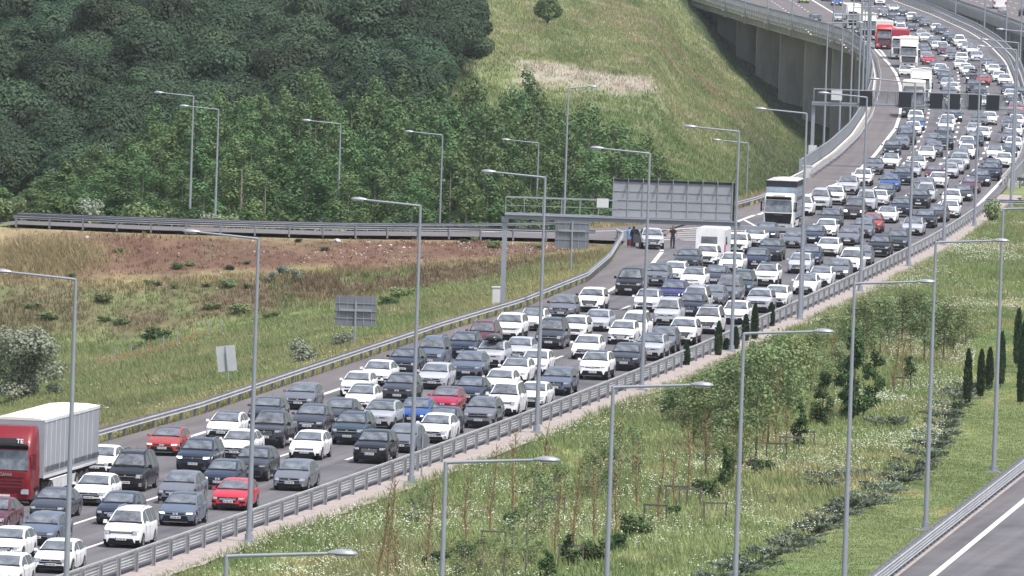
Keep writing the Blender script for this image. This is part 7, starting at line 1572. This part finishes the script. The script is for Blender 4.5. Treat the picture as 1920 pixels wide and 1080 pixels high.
# reeds and straw grass
P=np.concatenate([scatter(2200,0,1,lambda y:0*y,lambda y:0*y)*0+np.stack([G_.normal(cx,sx,2200),G_.normal(cy,2.0,2200)],1) for cx,cy,sx in REED])
rf=np.interp(P[:,0],[a for a,b in RF],[b for a,b in RF]); rn=np.interp(P[:,0],[a for a,b in RN],[b for a,b in RN]); P=P[(P[:,1]>rf+1.2)|((P[:,1]<rn-1)&(P[:,1]<EX(P[:,1])*0+rn-1))]
P=P[P[:,0]<EX(P[:,1])-.8]
tag(tufts('straw_grass',P,.35+.55*G_.rand(len(P)),np.full(len(P),.04),np.tile([[.36,.30,.17]],(len(P),1)),5,spread=.25),'straw-coloured reed grass in clumps beside the ramp','grass',kind='stuff')
# hill grass, coarser because it is far away
P=np.concatenate([scatter(60000,1090,1640,lambda y:-.009*y,lambda y:np.minimum(.034*y,EX(y)-1)),scatter(22000,1640,2350,lambda y:.0*y,lambda y:.026*y)])
scar=(np.abs(P[:,1]-RIMY)<RIMW*.8)&(P[:,0]/P[:,1]>-.001)&(P[:,0]/P[:,1]<.0145); P=P[~(scar&(G_.rand(len(P))<.62))]
tag(tufts('hill_grass',P,.30+.35*G_.rand(len(P)),np.full(len(P),.12),groundcol(P[:,0],P[:,1])*1.32,4,spread=.4),'rough grass covering the open hill and the valley beside the viaduct','grass',kind='stuff')
P=scatter(12000,850,1090,lambda y:.008*y,lambda y:EX(y)-1.5)
rf=np.interp(P[:,0],[a for a,b in RF],[b for a,b in RF]); P=P[P[:,1]>rf+1.5]; st=np.array([.34,.29,.16]); k=sm(940-P[:,1],0,60)[:,None]*.8
tag(tufts('slope_grass',P,.4+.5*G_.rand(len(P)),np.full(len(P),.09),groundcol(P[:,0],P[:,1])*1.1*(1-k)+st*k,5,spread=.3),'tall yellow grass on the slope between the ramp and the viaduct','grass',kind='stuff')
# white flowers in drifts
def flowers(name,P,label,s0=.030,h0=.45):
    n=len(P); x,y=P[:,0],P[:,1]; z=terrain(x,y)+h0*G_.uniform(.6,1.35,n); s=s0*G_.uniform(.6,1.5,n); a=G_.rand(n)*3.14
    dx,dy=np.cos(a)*s,np.sin(a)*s; t=s*.45
    V=np.stack([np.stack([x-dx,y-dy,z],1),np.stack([x+dy,y-dx,z-t*.3],1),np.stack([x+dx,y+dy,z+t],1),np.stack([x-dy,y+dx,z+t],1)],1).reshape(-1,3)
    o=link(name,npmesh(name,V,np.arange(4*n).reshape(-1,4),[MT['flower']])); tag(o,label,'flowers',kind='stuff')
MT['flower']=mat('white_flower_heads',(.52,.53,.44),.8,0,.1,3)
P=scatter(230000,440,860,lambda y:RX(y)+2.4,lambda y:np.minimum(JX(y)+.3,.0535*y),lambda x,y: sm(fbm(x,y*.45,.34,31)+.7*fbm(x,y*.6,.9,32),-.2,1.1)**1.25*.85*np.where(y<620,1,.65))
flowers('white_flowers',P,'drifts of small white wildflowers in the unmown meadow'); print('flowers',len(P))
P=scatter(40000,530,790,lambda y:-.054*y,lambda y:EX(y)-.6,lambda x,y: sm(fbm(x,y*.45,.34,33)+.6*fbm(x,y*.6,.9,34)+.35*sm(7-(EX(y)-x),0,7),.4,1.5)*.55*np.where(y>765,.25,1))
flowers('bank_flowers',P,'thin scatter of pale wildflowers along the left bank',.032,.4)
# stones on the red slope and on the bare patch of the hill
def stones(name,P,s,label,cat='stones'):
    n=len(P); oc=np.array([(1,0,0),(0,1,0),(-1,0,0),(0,-1,0),(0,0,.8),(0,0,-.6)],float); F0=np.array([(0,1,4),(1,2,4),(2,3,4),(3,0,4),(1,0,5),(2,1,5),(3,2,5),(0,3,5)])
    z=terrain(P[:,0],P[:,1]); C=np.stack([P[:,0],P[:,1],z],1); a=G_.rand(n)*6.28; sc=s[:,None]*G_.uniform(.6,1.4,(n,6))
    V=oc[None]*sc[:,:,None]; ca,sa=np.cos(a)[:,None],np.sin(a)[:,None]; V=np.stack([V[...,0]*ca-V[...,1]*sa,V[...,0]*sa+V[...,1]*ca,V[...,2]],-1)+C[:,None,:]
    F=(F0[None]+np.arange(n)[:,None,None]*6).reshape(-1,3); tag(link(name,npmesh(name,V.reshape(-1,3),F,[MT['rock']],k=3)),label,cat,kind='stuff')
P=scatter(16000,760,800,lambda y:-.040*y,lambda y:EX(y)-3,lambda x,y: sm(fbm(x,y,.5,41)+.2+x/y*14,-.3,1.1)*.5)
rn=np.interp(P[:,0],[a for a,b in RN],[b for a,b in RN]); q=rn-P[:,1]; P=P[(q>1.5)&(q<14)]
stones('loose_stones',P,.03+.09*G_.rand(len(P))**3,'pale loose stones littering the red soil of the embankment')
P=scatter(300,RIMY-RIMW*.85,RIMY+RIMW*.85,lambda y:-.001*y,lambda y:.0145*y,lambda x,y:sm(fbm(x,y*.5,.9,5),-.2,.6))
stones('hill_rubble',P,.08+.15*G_.rand(len(P))**2,'white rubble on the bare eroded patch of the hill')
for i,(x,y,z,s) in enumerate(ROCKS):
    bm=bmesh.new(); bmesh.ops.create_icosphere(bm,subdivisions=2,radius=1)
    rr=np.random.RandomState(i+3)
    for v in bm.verts: v.co*=s*(.7+.5*rr.rand()); v.co.z*=.62
    me=bpy.data.meshes.new('boulder'); bm.to_mesh(me); bm.free(); me.materials.append(MT['rock']); o=link('boulder',me,None,(x,y,z+s*.15)); tag(o,'pale angular boulder on the red soil just below the ramp guardrail','rock','pale boulders on the red embankment')
# ---- the air
b=MB(); b.box((0,2200,20),(3400,4800,72)); hz=b.build('haze',[],None,0); hz.data.materials.clear()
hm=bpy.data.materials.new('haze_air'); hm.use_nodes=True; nt=hm.node_tree; nt.nodes.clear(); pv=nt.nodes.new('ShaderNodeVolumePrincipled'); ou=nt.nodes.new('ShaderNodeOutputMaterial')
pv.inputs['Color'].default_value=(.90,.93,1,1); pv.inputs['Density'].default_value=.000035; pv.inputs['Anisotropy'].default_value=.2; nt.links.new(pv.outputs[0],ou.inputs['Volume']); hz.data.materials.append(hm); tag(hz,kind='stuff')
